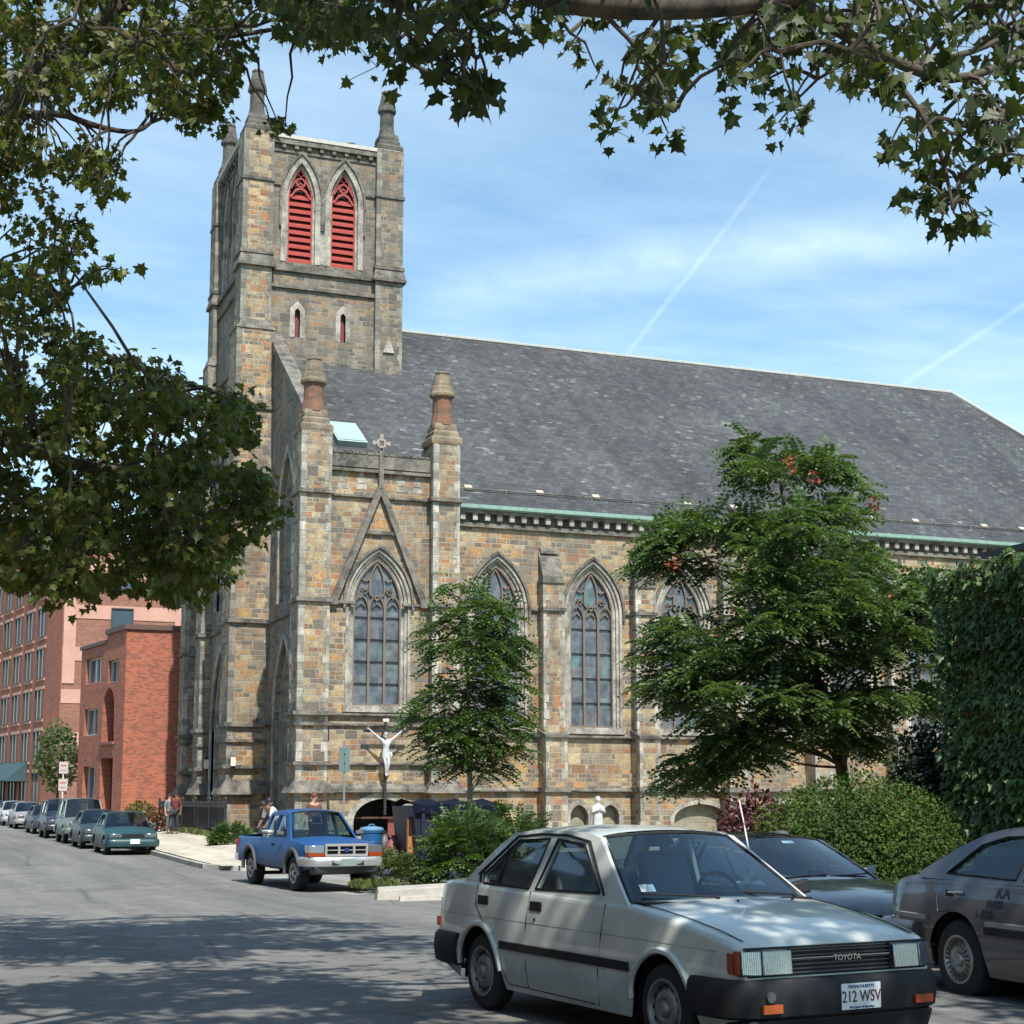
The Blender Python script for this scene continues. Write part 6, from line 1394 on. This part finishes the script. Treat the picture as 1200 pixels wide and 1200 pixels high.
# ================================================================== SMALL THINGS
# crucifix on the church wall
cx_ = thing('crucifix', (17.32, 57.4, 1.90), 'white corpus on a slim black cross mounted on the church wall above the basement entrance', 'crucifix')
mb = MB(); mb.box((17.27, 57.36, .95), (17.37, 57.44, 4.65)); mb.box((16.45, 57.37, 4.02), (18.19, 57.43, 4.11)); mb.tube([(17.32, 57.44, 2.2), (17.32, 57.85, 2.2)], .03, 6); mb.tube([(17.32, 57.44, 4.0), (17.32, 57.85, 4.0)], .03, 6); mb.build('cross', M_IRON, cx_)
mb = MB(); mb.box((17.20, 57.34, 4.42), (17.44, 57.36, 4.54)); mb.build('title_board', plain('pale_board', (.5,.48,.4), .6), cx_)
def skin(name, verts, edges, radii, m, parent, sub=2, extra=None, loc=None):
    me = bpy.data.meshes.new(name+'_skel'); me.from_pydata(verts, edges, []); o = bpy.data.objects.new(name, me); COL.objects.link(o)
    s = o.modifiers.new('skin', 'SKIN'); s.use_smooth_shade = True; o.modifiers.new('sub', 'SUBSURF').levels = sub; o.modifiers['sub'].render_levels = sub
    if not me.skin_vertices: 
        bpy.context.view_layer.objects.active = o
    for i, r in enumerate(radii): v = me.skin_vertices[0].data[i]; v.radius = r if hasattr(r, '__len__') else (r, r)
    me.skin_vertices[0].data[0].use_root = True
    dg = bpy.context.evaluated_depsgraph_get(); me2 = bpy.data.meshes.new_from_object(o.evaluated_get(dg)); bpy.data.objects.remove(o)
    if extra:
        bm = bmesh.new(); bm.from_mesh(me2); t = bpy.data.meshes.new('t'); t.from_pydata([tuple(v) for v in extra.v], [], extra.f); bm.from_mesh(t); bm.to_mesh(me2); bm.free()
    me2.materials.clear(); me2.materials.append(m); me2.polygons.foreach_set('use_smooth', [True]*len(me2.polygons)); me2.name = name
    o = bpy.data.objects.new(name, me2); COL.objects.link(o); o.parent = parent; return o
def figure(root, J, skinm, s=1., hair=None, shirt=None, trousers=None, sleeve=.75):
    """J: joint name -> (x, y, z) in the root's frame; grows one continuous body"""
    names = ['pelvis', 'waist', 'chest', 'neck', 'head', 'crown', 'shL', 'elL', 'wrL', 'haL', 'shR', 'elR', 'wrR', 'haR', 'hiL', 'knL', 'anL', 'toL', 'hiR', 'knR', 'anR', 'toR']
    rad = dict(pelvis=(.15,.11), waist=(.125,.095), chest=(.155,.11), neck=.052, head=(.075,.092), crown=(.065,.075), shL=.062, elL=.042, wrL=.030, haL=.034, shR=.062, elR=.042, wrR=.030, haR=.034, hiL=.088, knL=.058, anL=.038, toL=.035, hiR=.088, knR=.058, anR=.038, toR=.035)
    ed = [('pelvis','waist'), ('waist','chest'), ('chest','neck'), ('neck','head'), ('head','crown'), ('chest','shL'), ('shL','elL'), ('elL','wrL'), ('wrL','haL'), ('chest','shR'), ('shR','elR'), ('elR','wrR'), ('wrR','haR'), ('pelvis','hiL'), ('hiL','knL'), ('knL','anL'), ('anL','toL'), ('pelvis','hiR'), ('hiR','knR'), ('knR','anR'), ('anR','toR')]
    ix = {n: i for i, n in enumerate(names)}; P = [V(J[n])*s for n in names]
    ex = MB()
    for sd in 'LR':  # five fingers, nose, ears
        w, h = P[ix['wr'+sd]], P[ix['ha'+sd]]; a = (h-w).normalized(); b = a.cross(V((0,1,0)));
        if b.length < .1: b = a.cross(V((0,0,1)))
        b.normalize(); c = a.cross(b)
        for k, L in enumerate((.055, .075, .082, .075, .06)):
            o = h+b*((k-2)*.020*s); dr = (a+b*((k-2)*.10)+(b*-.8 if k == 0 else V())+c*.25).normalized(); ex.tube([o-a*.02*s, o+dr*L*.55*s, o+(dr+c*.35).normalized()*L*s], [.011*s, .009*s, .007*s], 6)
    hd = P[ix['head']]; f = V(J.get('face', (0,-1,0))).normalized(); sdv = f.cross(V((0,0,1))).normalized()
    ex.tube([hd+f*.075*s+V((0,0,.025*s)), hd+f*.108*s+V((0,0,-.012*s)), hd+f*.08*s+V((0,0,-.02*s))], [.008*s, .015*s, .010*s], 6)
    for q in (-1, 1): ex.tube([hd+sdv*q*.078*s+V((0,0,.03*s)), hd+sdv*q*.090*s, hd+sdv*q*.078*s+V((0,0,-.025*s))], [.008*s, .018*s, .008*s], 6)
    ex.tube([hd+f*.082*s+sdv*.022*s-V((0,0,.045*s)), hd+f*.090*s-V((0,0,.045*s)), hd+f*.082*s-sdv*.022*s-V((0,0,.045*s))], .006*s, 5)
    sc = lambda r, k=1., add=0: tuple(x*s*k+add for x in (r if hasattr(r, '__len__') else (r, r)))
    body = skin('body', P, [(ix[a], ix[b]) for a, b in ed], [sc(rad[n]) for n in names], skinm, root, 2, ex)
    def sub(nm, ns, k, add, m, cut={}):
        ii = {n: i for i, n in enumerate(ns)}; pp = [P[ix[n]] for n in ns]
        for n, (t, q) in cut.items(): pp[ii[n]] = P[ix[t]].lerp(P[ix[n]], q)
        return skin(nm, pp, [(ii[a], ii[b]) for a, b in ed if a in ii and b in ii], [sc(rad[n], k, add) for n in ns], m, root, 2)
    if shirt: sub('shirt', ['pelvis', 'waist', 'chest', 'shL', 'elL', 'shR', 'elR'], 1.1, .012, shirt)
    if trousers: sub('trousers', ['pelvis', 'hiL', 'knL', 'anL', 'hiR', 'knR', 'anR'], 1.1, .012, trousers, {'anL': ('knL', .95), 'anR': ('knR', .95)})
    if hair:
        h = hd-f*.022*s+V((0,0,.045*s)); mb = MB(); rg = []
        for i in range(7): a = pi*.62*i/6; rg.append([(h.x+.093*s*sin(a)*cos(t)+.0, h.y+.105*s*sin(a)*sin(t), h.z+.115*s*cos(a)) for t in [2*pi*j/14 for j in range(14)]])
        mb.loft(rg); mb.build('hair', hair, root, local=True, smooth=True)
    return body
STAND = dict(pelvis=(0,0,.95), waist=(0,0,1.10), chest=(0,0,1.32), neck=(0,0,1.47), head=(0,-.01,1.60), crown=(0,0,1.67), shL=(.17,0,1.40), elL=(.23,.02,1.13), wrL=(.25,-.05,.90), haL=(.25,-.07,.82), shR=(-.17,0,1.40), elR=(-.23,.02,1.13), wrR=(-.25,-.05,.90), haR=(-.25,-.07,.82),
    hiL=(.09,0,.90), knL=(.10,-.01,.50), anL=(.10,.02,.09), toL=(.11,-.12,.04), hiR=(-.09,0,.90), knR=(-.10,-.01,.50), anR=(-.10,.02,.09), toR=(-.11,-.12,.04))
corp = dict(pelvis=(.0,0,1.40), waist=(-.02,-.02,1.52), chest=(0,-.02,1.78), neck=(.0,-.04,1.92), head=(-.05,-.11,2.02), crown=(-.06,-.13,2.09), shL=(.17,-.02,1.86), elL=(.42,-.02,2.05), wrL=(.66,-.0,2.26), haL=(.72,0,2.31), shR=(-.17,-.02,1.86), elR=(-.42,-.02,2.05), wrR=(-.66,0,2.26), haR=(-.72,0,2.31),
    hiL=(.08,0,1.33), knL=(.07,-.13,.96), anL=(.02,-.04,.58), toL=(.02,-.10,.50), hiR=(-.08,0,1.33), knR=(-.05,-.13,.96), anR=(-.02,-.07,.58), toR=(-.02,-.13,.50), face=(-.2,-.9,-.35))
corp = {k: (V(v)+V((0, -.09, 0)) if k != 'face' else V(v)) for k, v in corp.items()}
MW = plain('white_painted_figure', (.50,.51,.52), .55, dirt=.5, scale=4)
figure(cx_, corp, MW, .98, hair=plain('grey_hair_paint', (.28,.28,.30), .6))
mb = MB(); rings = []
for i in range(6):
    z = 1.42-.05*i; rings.append([((.175-.004*i)*cos(t)+.0, -.09+(.125+.003*i)*sin(t), z*.98) for t in [2*pi*j/16 for j in range(16)]])
mb.loft(rings); mb.tube([(.16, -.12, 1.38), (.20, -.15, 1.25), (.17, -.13, 1.12)], [.04, .05, .02], 6); mb.build('loincloth', MW, cx_, local=True, smooth=True)
# white statue between the basement arches
st = thing('garden_statue', (25.62, 56.4, .05), 'white robed statue standing against the nave wall between two small arches', 'statue')
mb = MB(); rg = []
for z, rx, ry in ((0, .26, .22), (.15, .25, .21), (.5, .22, .19), (.85, .19, .16), (1.0, .20, .15), (1.15, .22, .15), (1.25, .17, .12), (1.31, .07, .07), (1.35, .065, .07), (1.40, .10, .11), (1.48, .115, .125), (1.56, .09, .10), (1.60, .03, .03)):
    rg.append([(rx*(1+.06*cos(5*t)*(z < .9))*cos(t), ry*(1+.06*cos(5*t)*(z < .9))*sin(t), z) for t in [2*pi*j/20 for j in range(20)]])
mb.loft(rg)
for q in (-1, 1):
    mb.tube([(q*.19, 0, 1.2), (q*.24, -.08, .98), (q*.05, -.20, 1.06)], [.07, .06, .035], 8)
    for k in range(5): mb.tube([(q*.045, -.19, 1.04+.012*k), (q*.01, -.225, 1.09+.010*k), (q*.004, -.22, 1.13+.008*k)], [.011, .009, .006], 5)
mb.build('figure', MW, st, local=True, smooth=True, angle=70)
mb = MB(); mb.box((-.3, -.3, -.5), (.3, .3, -.0)); mb.build('pedestal', M_MLD, st, local=True, bevel=.02)
SK1, SK2 = plain('skin_brown', (.18,.09,.055), .6), plain('skin_light', (.45,.26,.18), .6)
HB, HR = plain('black_hair', (.012,.01,.01), .6), plain('reddish_hair', (.09,.03,.02), .6)
def person(x, y, label, J, rz, sk, hair, sh, tr, s=1.):
    r = thing('person', (x, y, (yard(x, y) if y > 43 else gz(y))), label, 'person', rz=rz); figure(r, J, sk, s, hair, sh, tr); return r
A1 = dict(STAND); A1.update(waist=(0,-.05,1.10), chest=(0,-.12,1.31), neck=(0,-.18,1.44), head=(0,-.25,1.55), crown=(0,-.26,1.62), shL=(.17,-.13,1.38), elL=(.24,-.30,1.18), wrL=(.18,-.52,1.12), haL=(.16,-.60,1.12), shR=(-.17,-.13,1.38), elR=(-.24,-.32,1.2), wrR=(-.14,-.52,1.16), haR=(-.12,-.60,1.16))
def at_px(px, d): p = atD(px, 935, d); return p.x, p.y
x, y = at_px(307, 50); person(x, y, 'person in a black top reaching towards the person in white behind the blue pickup', A1, radians(60), SK1, HB, plain('black_cloth', (.012,.012,.014), .9), plain('dark_trousers', (.03,.03,.04), .9), 1.0)
B1 = dict(STAND); B1.update(waist=(0,-.14,1.08), chest=(0,-.34,1.24), neck=(0,-.46,1.33), head=(0,-.58,1.36), crown=(0,-.64,1.38), shL=(.17,-.36,1.30), elL=(.22,-.42,1.02), wrL=(.18,-.56,.86), haL=(.17,-.6,.79), shR=(-.17,-.36,1.30), elR=(-.22,-.42,1.02), wrR=(-.18,-.56,.86), haR=(-.17,-.6,.79), face=(0,-.8,-.5))
x, y = at_px(328, 49.3); person(x, y, 'person in a white shirt bending forward behind the blue pickup bed', B1, radians(-70), SK1, HB, plain('white_cloth', (.75,.76,.80), .9), plain('dark_trousers', (0,0,0)), 1.06)
x, y = at_px(368, 46.5); person(x, y, 'person with reddish hair whose head shows above the blue pickup cab', STAND, radians(20), SK2, HR, plain('brown_cloth', (.12,.05,.04), .9), plain('dark_trousers', (0,0,0)), 1.10)
x, y = at_px(206.5, 68); person(x, y, 'person in a dark red top walking by the iron fence', STAND, radians(-40), SK1, HB, plain('dark_red_cloth', (.12,.03,.028), .9), plain('dark_trousers', (0,0,0)), 1.04)
x, y = at_px(199, 69); person(x, y, 'person in grey blue clothes left of the one in dark red', STAND, radians(30), SK2, HB, plain('grey_blue_cloth', (.14,.19,.23), .9), plain('grey_trousers', (.10,.11,.12), .9), .98)
# iron fence
fc = thing('iron_fence', (12.35, 70, yard(12.35, 70)), 'low dark iron picket fence before the church front', 'fence')
mb = MB(); g0 = .15
for z in (.22, 1.05): mb.box((12.33, 62.5, g0+z), (12.37, 79, g0+z+.05))
mb.build('rail', M_IRON, fc)
mb = MB(); y = 62.6
while y < 79: mb.box((12.34, y, g0), (12.36, y+.022, g0+1.2)); mb.lathe([(.02, 0), (.025, .03), (.002, .09)], (12.35, y+.011, g0+1.2), 6); y += .15
tag(mb.build('picket', M_IRON, fc), kind='stuff')
for i in range(6):
    mb = MB(); mb.box((12.30, 62.5+3.28*i, g0-.1), (12.40, 62.6+3.28*i, g0+1.35)); mb.lathe([(.05, 0), (.06, .05), (.03, .11)], (12.35, 62.55+3.28*i, g0+1.35), 8); mb.build('post', M_IRON, fc)
# street sign pole
x, y = at_px(403, 43.5); zg = yard(x, y); sg = thing('street_sign', (x, y, zg), 'grey green street sign seen edge on atop a thin pole behind the pickup', 'sign')
mb = MB(); mb.tube([(x, y, zg-.2), (x, y, 3.15)], .03, 8); mb.build('pole', plain('galvanised_pole', (.30,.34,.33), .5, .5), sg)
for dx, dz, c in ((.09, 0, (.12,.20,.19)), (-.11, .0, (.14,.18,.18))):
    mb = MB(); mb.box((x+min(0, dx*1.5), y-.04-.02*(dx > 0), 2.28), (x+max(0, dx*1.5), y-.032-.02*(dx > 0), 2.95)); mb.build('sign_plate', plain('sign_back%d' % (dx > 0), c, .5), sg)
mb = MB(); mb.box((x-.03, y-.05, 2.5), (x+.03, y+.03, 2.54)); mb.box((x-.03, y-.05, 2.75), (x+.03, y+.03, 2.79)); mb.build('bracket', M_IRON, sg)
x, y = at_px(73, 84); sg = thing('parking_sign', (x, y, yard(x, y)), 'pole with two white parking plates before the small street tree', 'sign')
mb = MB(); mb.tube([(x, y, 0), (x, y, 3.45)], .035, 6); mb.build('pole', M_WHITE, sg)
for z in (2.85, 1.95):
    mb = MB(); mb.box((x-.23, y-.06, z), (x+.23, y-.045, z+.62)); p_ = mb.build('sign_plate', plain('dull_white_plate', (.42,.42,.40), .6), sg); mb = MB(); mb.box((x-.15, y-.064, z+.38), (x+.15, y-.061, z+.46)); mb.box((x-.15, y-.064, z+.15), (x+.15, y-.061, z+.19)); mb.build('sign_marking', plain('sign_red', (.5,.08,.06), .6), p_)
# blue bin
x, y = at_px(436, 45); zg = gz(y)+.1; bn = thing('recycling_bin', (x, y, zg), 'bright blue lidded bin standing in front of the basement entrance', 'bin')
mb = MB(); mb.lathe([(.24, 0), (.26, .05), (.29, .55), (.31, .86), (.335, .88), (.335, .93)], (x, y, zg), 20); mb.build('barrel', plain('blue_plastic', (.015,.10,.25), .4, dirt=.2), bn, smooth=True)
mb = MB(); mb.lathe([(.345, .93), (.35, .97), (.30, 1.02), (.12, 1.05), (.001, 1.055)], (x, y, zg), 20); mb.tube([(x-.1, y, zg+1.05), (x-.06, y, zg+1.1), (x+.06, y, zg+1.1), (x+.1, y, zg+1.05)], .015, 6); mb.build('lid', plain('pale_blue_lid', (.10,.22,.34), .5), bn, smooth=True)
mb = MB(); 
for z in (.3, .6): mb.lathe([(.29, z), (.305, z+.02), (.29, z+.04)], (x, y, zg), 20, cap=False)
mb.build('rib', plain('blue_plastic', (0,0,0)), bn, smooth=True)
# post, dumpster
x, y = at_px(481, 44.5); zg = gz(y); wp = thing('wooden_post', (x, y, zg), 'orange brown wooden post against the dark dumpster', 'post')
mb = MB(); mb.box((x-.09, y-.06, zg-.1), (x+.09, y+.06, 1.02)); mb.build('shaft', two('orange_wood', (.30,.11,.035), (.42,.19,.07), 3, .7, stretch=(5,5,.4)), wp, bevel=.01); mb = MB(); mb.box((x-.11, y-.08, 1.021), (x+.11, y+.08, 1.06)); mb.build('cap', M_WOOD, wp)
for px, d, h, c, lab in ((462, 46, .78, (.20,.05,.06), 'maroon plastic sack leaning beside the wooden post'), (452, 46.4, .9, (.05,.035,.03), 'dark sack standing right of the blue bin')):
    x, y = at_px(px, d); zg = gz(y)+.1; mb = MB(); rg = []
    for z, r in ((0, .20), (.1, .27), (.4, .26), (.65, .18), (.74, .06), (.84, .10)): rg.append([(x+r*(1+.12*sin(3*t+z*7))*cos(t), y+r*.8*(1+.1*cos(4*t+z*5))*sin(t), zg+z*h/.84) for t in [2*pi*j/14 for j in range(14)]])
    mb.loft(rg); tag(mb.build('rubbish_sack', plain('sack_'+lab[:4], c, .5, bump=.4), org=(x, y, zg), smooth=True), lab, 'sack')
x0, y0 = at_px(484, 44.2); x1 = at_px(592, 44.8)[0]; zg = gz(44); dm = thing('dumpster', ((x0+x1)/2, y0+1, zg), 'dark navy dumpster with a blue sheet on top behind the slender young tree', 'dumpster')
mb = MB(); mb.hexa([(x0+.15, y0, zg+.15), (x1-.15, y0, zg+.15), (x1-.15, y0+1.9, zg+.15), (x0+.15, y0+1.9, zg+.15), (x0, y0-.1, 1.36), (x1, y0-.1, 1.36), (x1, y0+2, 1.36), (x0, y0+2, 1.36)]); mb.build('hopper', plain('navy_steel', (.010,.014,.035), .55, dirt=.4), dm, bevel=.02)
for k in range(5): 
    mb = MB(); x = x0+.25+(x1-x0-.5)*k/4; mb.hexa([(x-.05, y0-.10, zg+.2), (x+.05, y0-.10, zg+.2), (x+.05, y0+.05, zg+.2), (x-.05, y0+.05, zg+.2), (x-.05, y0-.19, 1.30), (x+.05, y0-.19, 1.30), (x+.05, y0, 1.30), (x-.05, y0, 1.30)]); mb.build('rib', plain('navy_steel', (0,0,0)), dm)
mb = MB(); n = 10; vs = []
for i in range(n+1):
    for j, (yy, zz) in enumerate(((y0-.2, 1.15), (y0-.16, 1.40), (y0+.9, 1.52), (y0+2.05, 1.38))): vs.append((x0-.06+(x1-x0+.12)*i/n, yy, zz+.05*sin(i*2.1+j)))
mb.add(vs, [(i*4+j, i*4+j+1, i*4+j+5, i*4+j+4) for i in range(n) for j in range(3)]); mb.build('blue_sheet', plain('blue_tarpaulin', (.003,.005,.016), .9, spec=.15), dm, smooth=True)
for px_ in (x0+.3, x1-.3):
    mb = MB(); mb.lathe([(.12, -.04), (.14, 0), (.12, .04)], (px_, y0+.1, zg+.14), 12, 'x'); mb.build('castor', M_TYRE, dm)
# broken concrete slab by the kerb
x, y = at_px(492, 31.0); z = gz(y); mb = MB()
mb.hexa([(x-1.0, y-.5, z+.0), (x+.9, y-.35, z), (x+1.1, y+.5, z), (x-.8, y+.35, z), (x-.95, y-.45, z+.20), (x+.9, y-.30, z+.26), (x+1.1, y+.45, z+.27), (x-.75, y+.3, z+.22)]); mb.hexa([(x-.7, y-.95, z), (x+1.0, y-.9, z), (x+1.0, y-.55, z), (x-.6, y-.6, z), (x-.65, y-.9, z+.10), (x+1.0, y-.86, z+.15), (x+1.0, y-.6, z+.15), (x-.6, y-.63, z+.11)])
tag(mb.build('concrete_slab', two('pale_concrete', (.30,.28,.245), (.42,.39,.34), 3, .9), org=(x, y, z), bevel=.02), 'pale broken concrete slab lying at the kerb beside the saloon boot', 'slab')  # pale tone is the concrete's own colour

# unseen houses added across the street: they shade and colour what the car flanks reflect
for y0, y1, h in ((-22, -2, 10.5), (-1.5, 22, 12), (23, 48, 10), (49, 80, 12.5)):
    rh = thing('added_row_house', (-14, (y0+y1)/2, 0), 'unseen brick row house added across the street to darken car reflections', 'house', group='unseen row houses added for reflections')
    mb = MB(); mb.box((-24, y0, -.6), (-9.4, y1, h)); mb.build('wall', M_BR2, rh); mb = MB(); mb.box((-24.2, y0-.1, h+.004), (-9.2, y1+.1, h+.35)); mb.build('roof', M_STR, rh)
    Fh = Fr((-9.4, 0, 0), (0,1,0), (1,0,0))
    for r_ in range(int(h//3.2)):
        y = y0+1.5
        while y < y1-1.6:
            mb = MB(); Fh.box(mb, y, y+1.1, 1.1+3.2*r_, 2.9+3.2*r_, -.02, .02); w_ = mb.build('window', M_WGL, rh); mb = MB(); Fh.box(mb, y-.1, y+1.2, .92+3.2*r_, 1.09+3.2*r_, 0, .1); mb.build('sill', M_MLD, w_); y += 2.6
# ================================================================== CAMERA, SUN, SKY
cd = bpy.data.cameras.new('camera'); cam = bpy.data.objects.new('camera', cd); COL.objects.link(cam); SC.camera = cam
cd.sensor_width = 36; cd.lens = 36*FPX/1200; cd.shift_y = (CY-600)/1200; cd.clip_end = 5000; cd.clip_start = .05
cam.location = EYE; cam.rotation_euler = FW.to_track_quat('-Z', 'Y').to_euler()
SUN = SUNV; EL = math.asin(SUN.z)
sl_ = bpy.data.lights.new('sun', 'SUN'); sl_.energy = 5.0; sl_.angle = radians(.5); sl_.color = (1, .955, .88)
so = bpy.data.objects.new('sun', sl_); COL.objects.link(so); so.location = (0, 0, 60); so.rotation_euler = SUN.to_track_quat('Z', 'Y').to_euler()
w = bpy.data.worlds.new('World'); SC.world = w; w.use_nodes = True; nt = w.node_tree; nt.nodes.clear(); g = N(nt)
out = g.n('OutputWorld'); bg = g.n('Background'); bg.inputs[1].default_value = .115
sky = g.n('TexSky', sky_type='NISHITA'); sky.sun_disc = False; sky.sun_elevation = EL; sky.sun_rotation = atan2(SUN.x, SUN.y)
sky.air_density = 1.0; sky.dust_density = .6; sky.ozone_density = 1.6
tc = g.n('TexCoord').outputs['Generated']
x, y, z = g.sep(tc)
zz = g.math('MAXIMUM', z, .03)
flat = g.comb(g.math('DIVIDE', x, zz), g.math('DIVIDE', y, zz), 0.)
wv = g.vmath('ADD', g.vmath('MULTIPLY', flat, (.45, .8, 1)), g.vmath('MULTIPLY', g.n('TexNoise').outputs['Color'], (.0, .0, 0)))
c1 = g.noise(wv, .85, 7, .62); c2 = g.noise(g.vmath('MULTIPLY', flat, (.25, .5, 1)), .8, 3, .5)
cl = g.math('MULTIPLY', g.ramp(c1, [(.36, .04), (.74, 1.)]), g.ramp(c2, [(.3, .25), (.62, 1.)]))
low = g.ramp(z, [(.10, 1.), (.45, .45)])
cl = g.math('MULTIPLY', cl, low)
def contrail(A, B, wd, a0, a1, amp):
    """streak along the great circle through two sky directions"""
    A, B = V(A).normalized(), V(B).normalized(); nn = A.cross(B).normalized()
    def dot(v):
        n_ = g.n('VectorMath', operation='DOT_PRODUCT'); g.l(tc, n_.inputs[0]); n_.inputs[1].default_value = v; return n_.outputs['Value']
    dist = g.math('ABSOLUTE', g.math('ADD', dot(nn), g.math('MULTIPLY', g.math('SUBTRACT', g.noise(tc, 9, 4), .5), .006)))
    band = g.ramp(g.math('DIVIDE', dist, wd), [(0, 1.), (.35, .75), (1, 0.)])
    mid = (A+B).normalized(); half = math.acos(max(-1, min(1, A.dot(mid))))
    al = g.ramp(dot(mid), [(max(0, cos(half*1.15)), 0.), (min(1, cos(half*.75)), 1.)])
    br = g.ramp(g.noise(tc, 16, 4), [(.35, .45), (.6, 1.)])
    return g.math('MULTIPLY', g.math('MULTIPLY', g.math('MULTIPLY', band, al), br), amp)
tot = cl
for (a, b, wd, amp) in (((740, 408), (880, 228), .0024, .15), ((1072, 440), (1185, 366), .0024, .15), ((500, 345), (1110, 268), .024, .26)):
    tot = g.math('ADD', tot, contrail(ray(*a), ray(*b), wd, 0, 1, amp))
tot = g.math('MINIMUM', tot, .9)
hs = g.n('HueSaturation'); hs.inputs['Saturation'].default_value = 1.0; g.l(sky.outputs[0], hs.inputs['Color'])
g.l(g.mix(tot, g.mix(1., hs.outputs[0], (.88, 1.20, 1.24), 'MULTIPLY'), (8.0, 9.4, 9.9)), bg.inputs[0]); g.l(bg.outputs[0], out.inputs[0])
vs_ = SC.view_settings; vs_.view_transform = 'Standard'; vs_.look = 'None'; vs_.gamma = 1; vs_.exposure = 0.52; vs_.use_curve_mapping = False
SC.render.resolution_x = SC.render.resolution_y = 1024
SC.cycles.max_bounces = 6; SC.cycles.transparent_max_bounces = 12; SC.cycles.caustics_reflective = False; SC.cycles.caustics_refractive = False
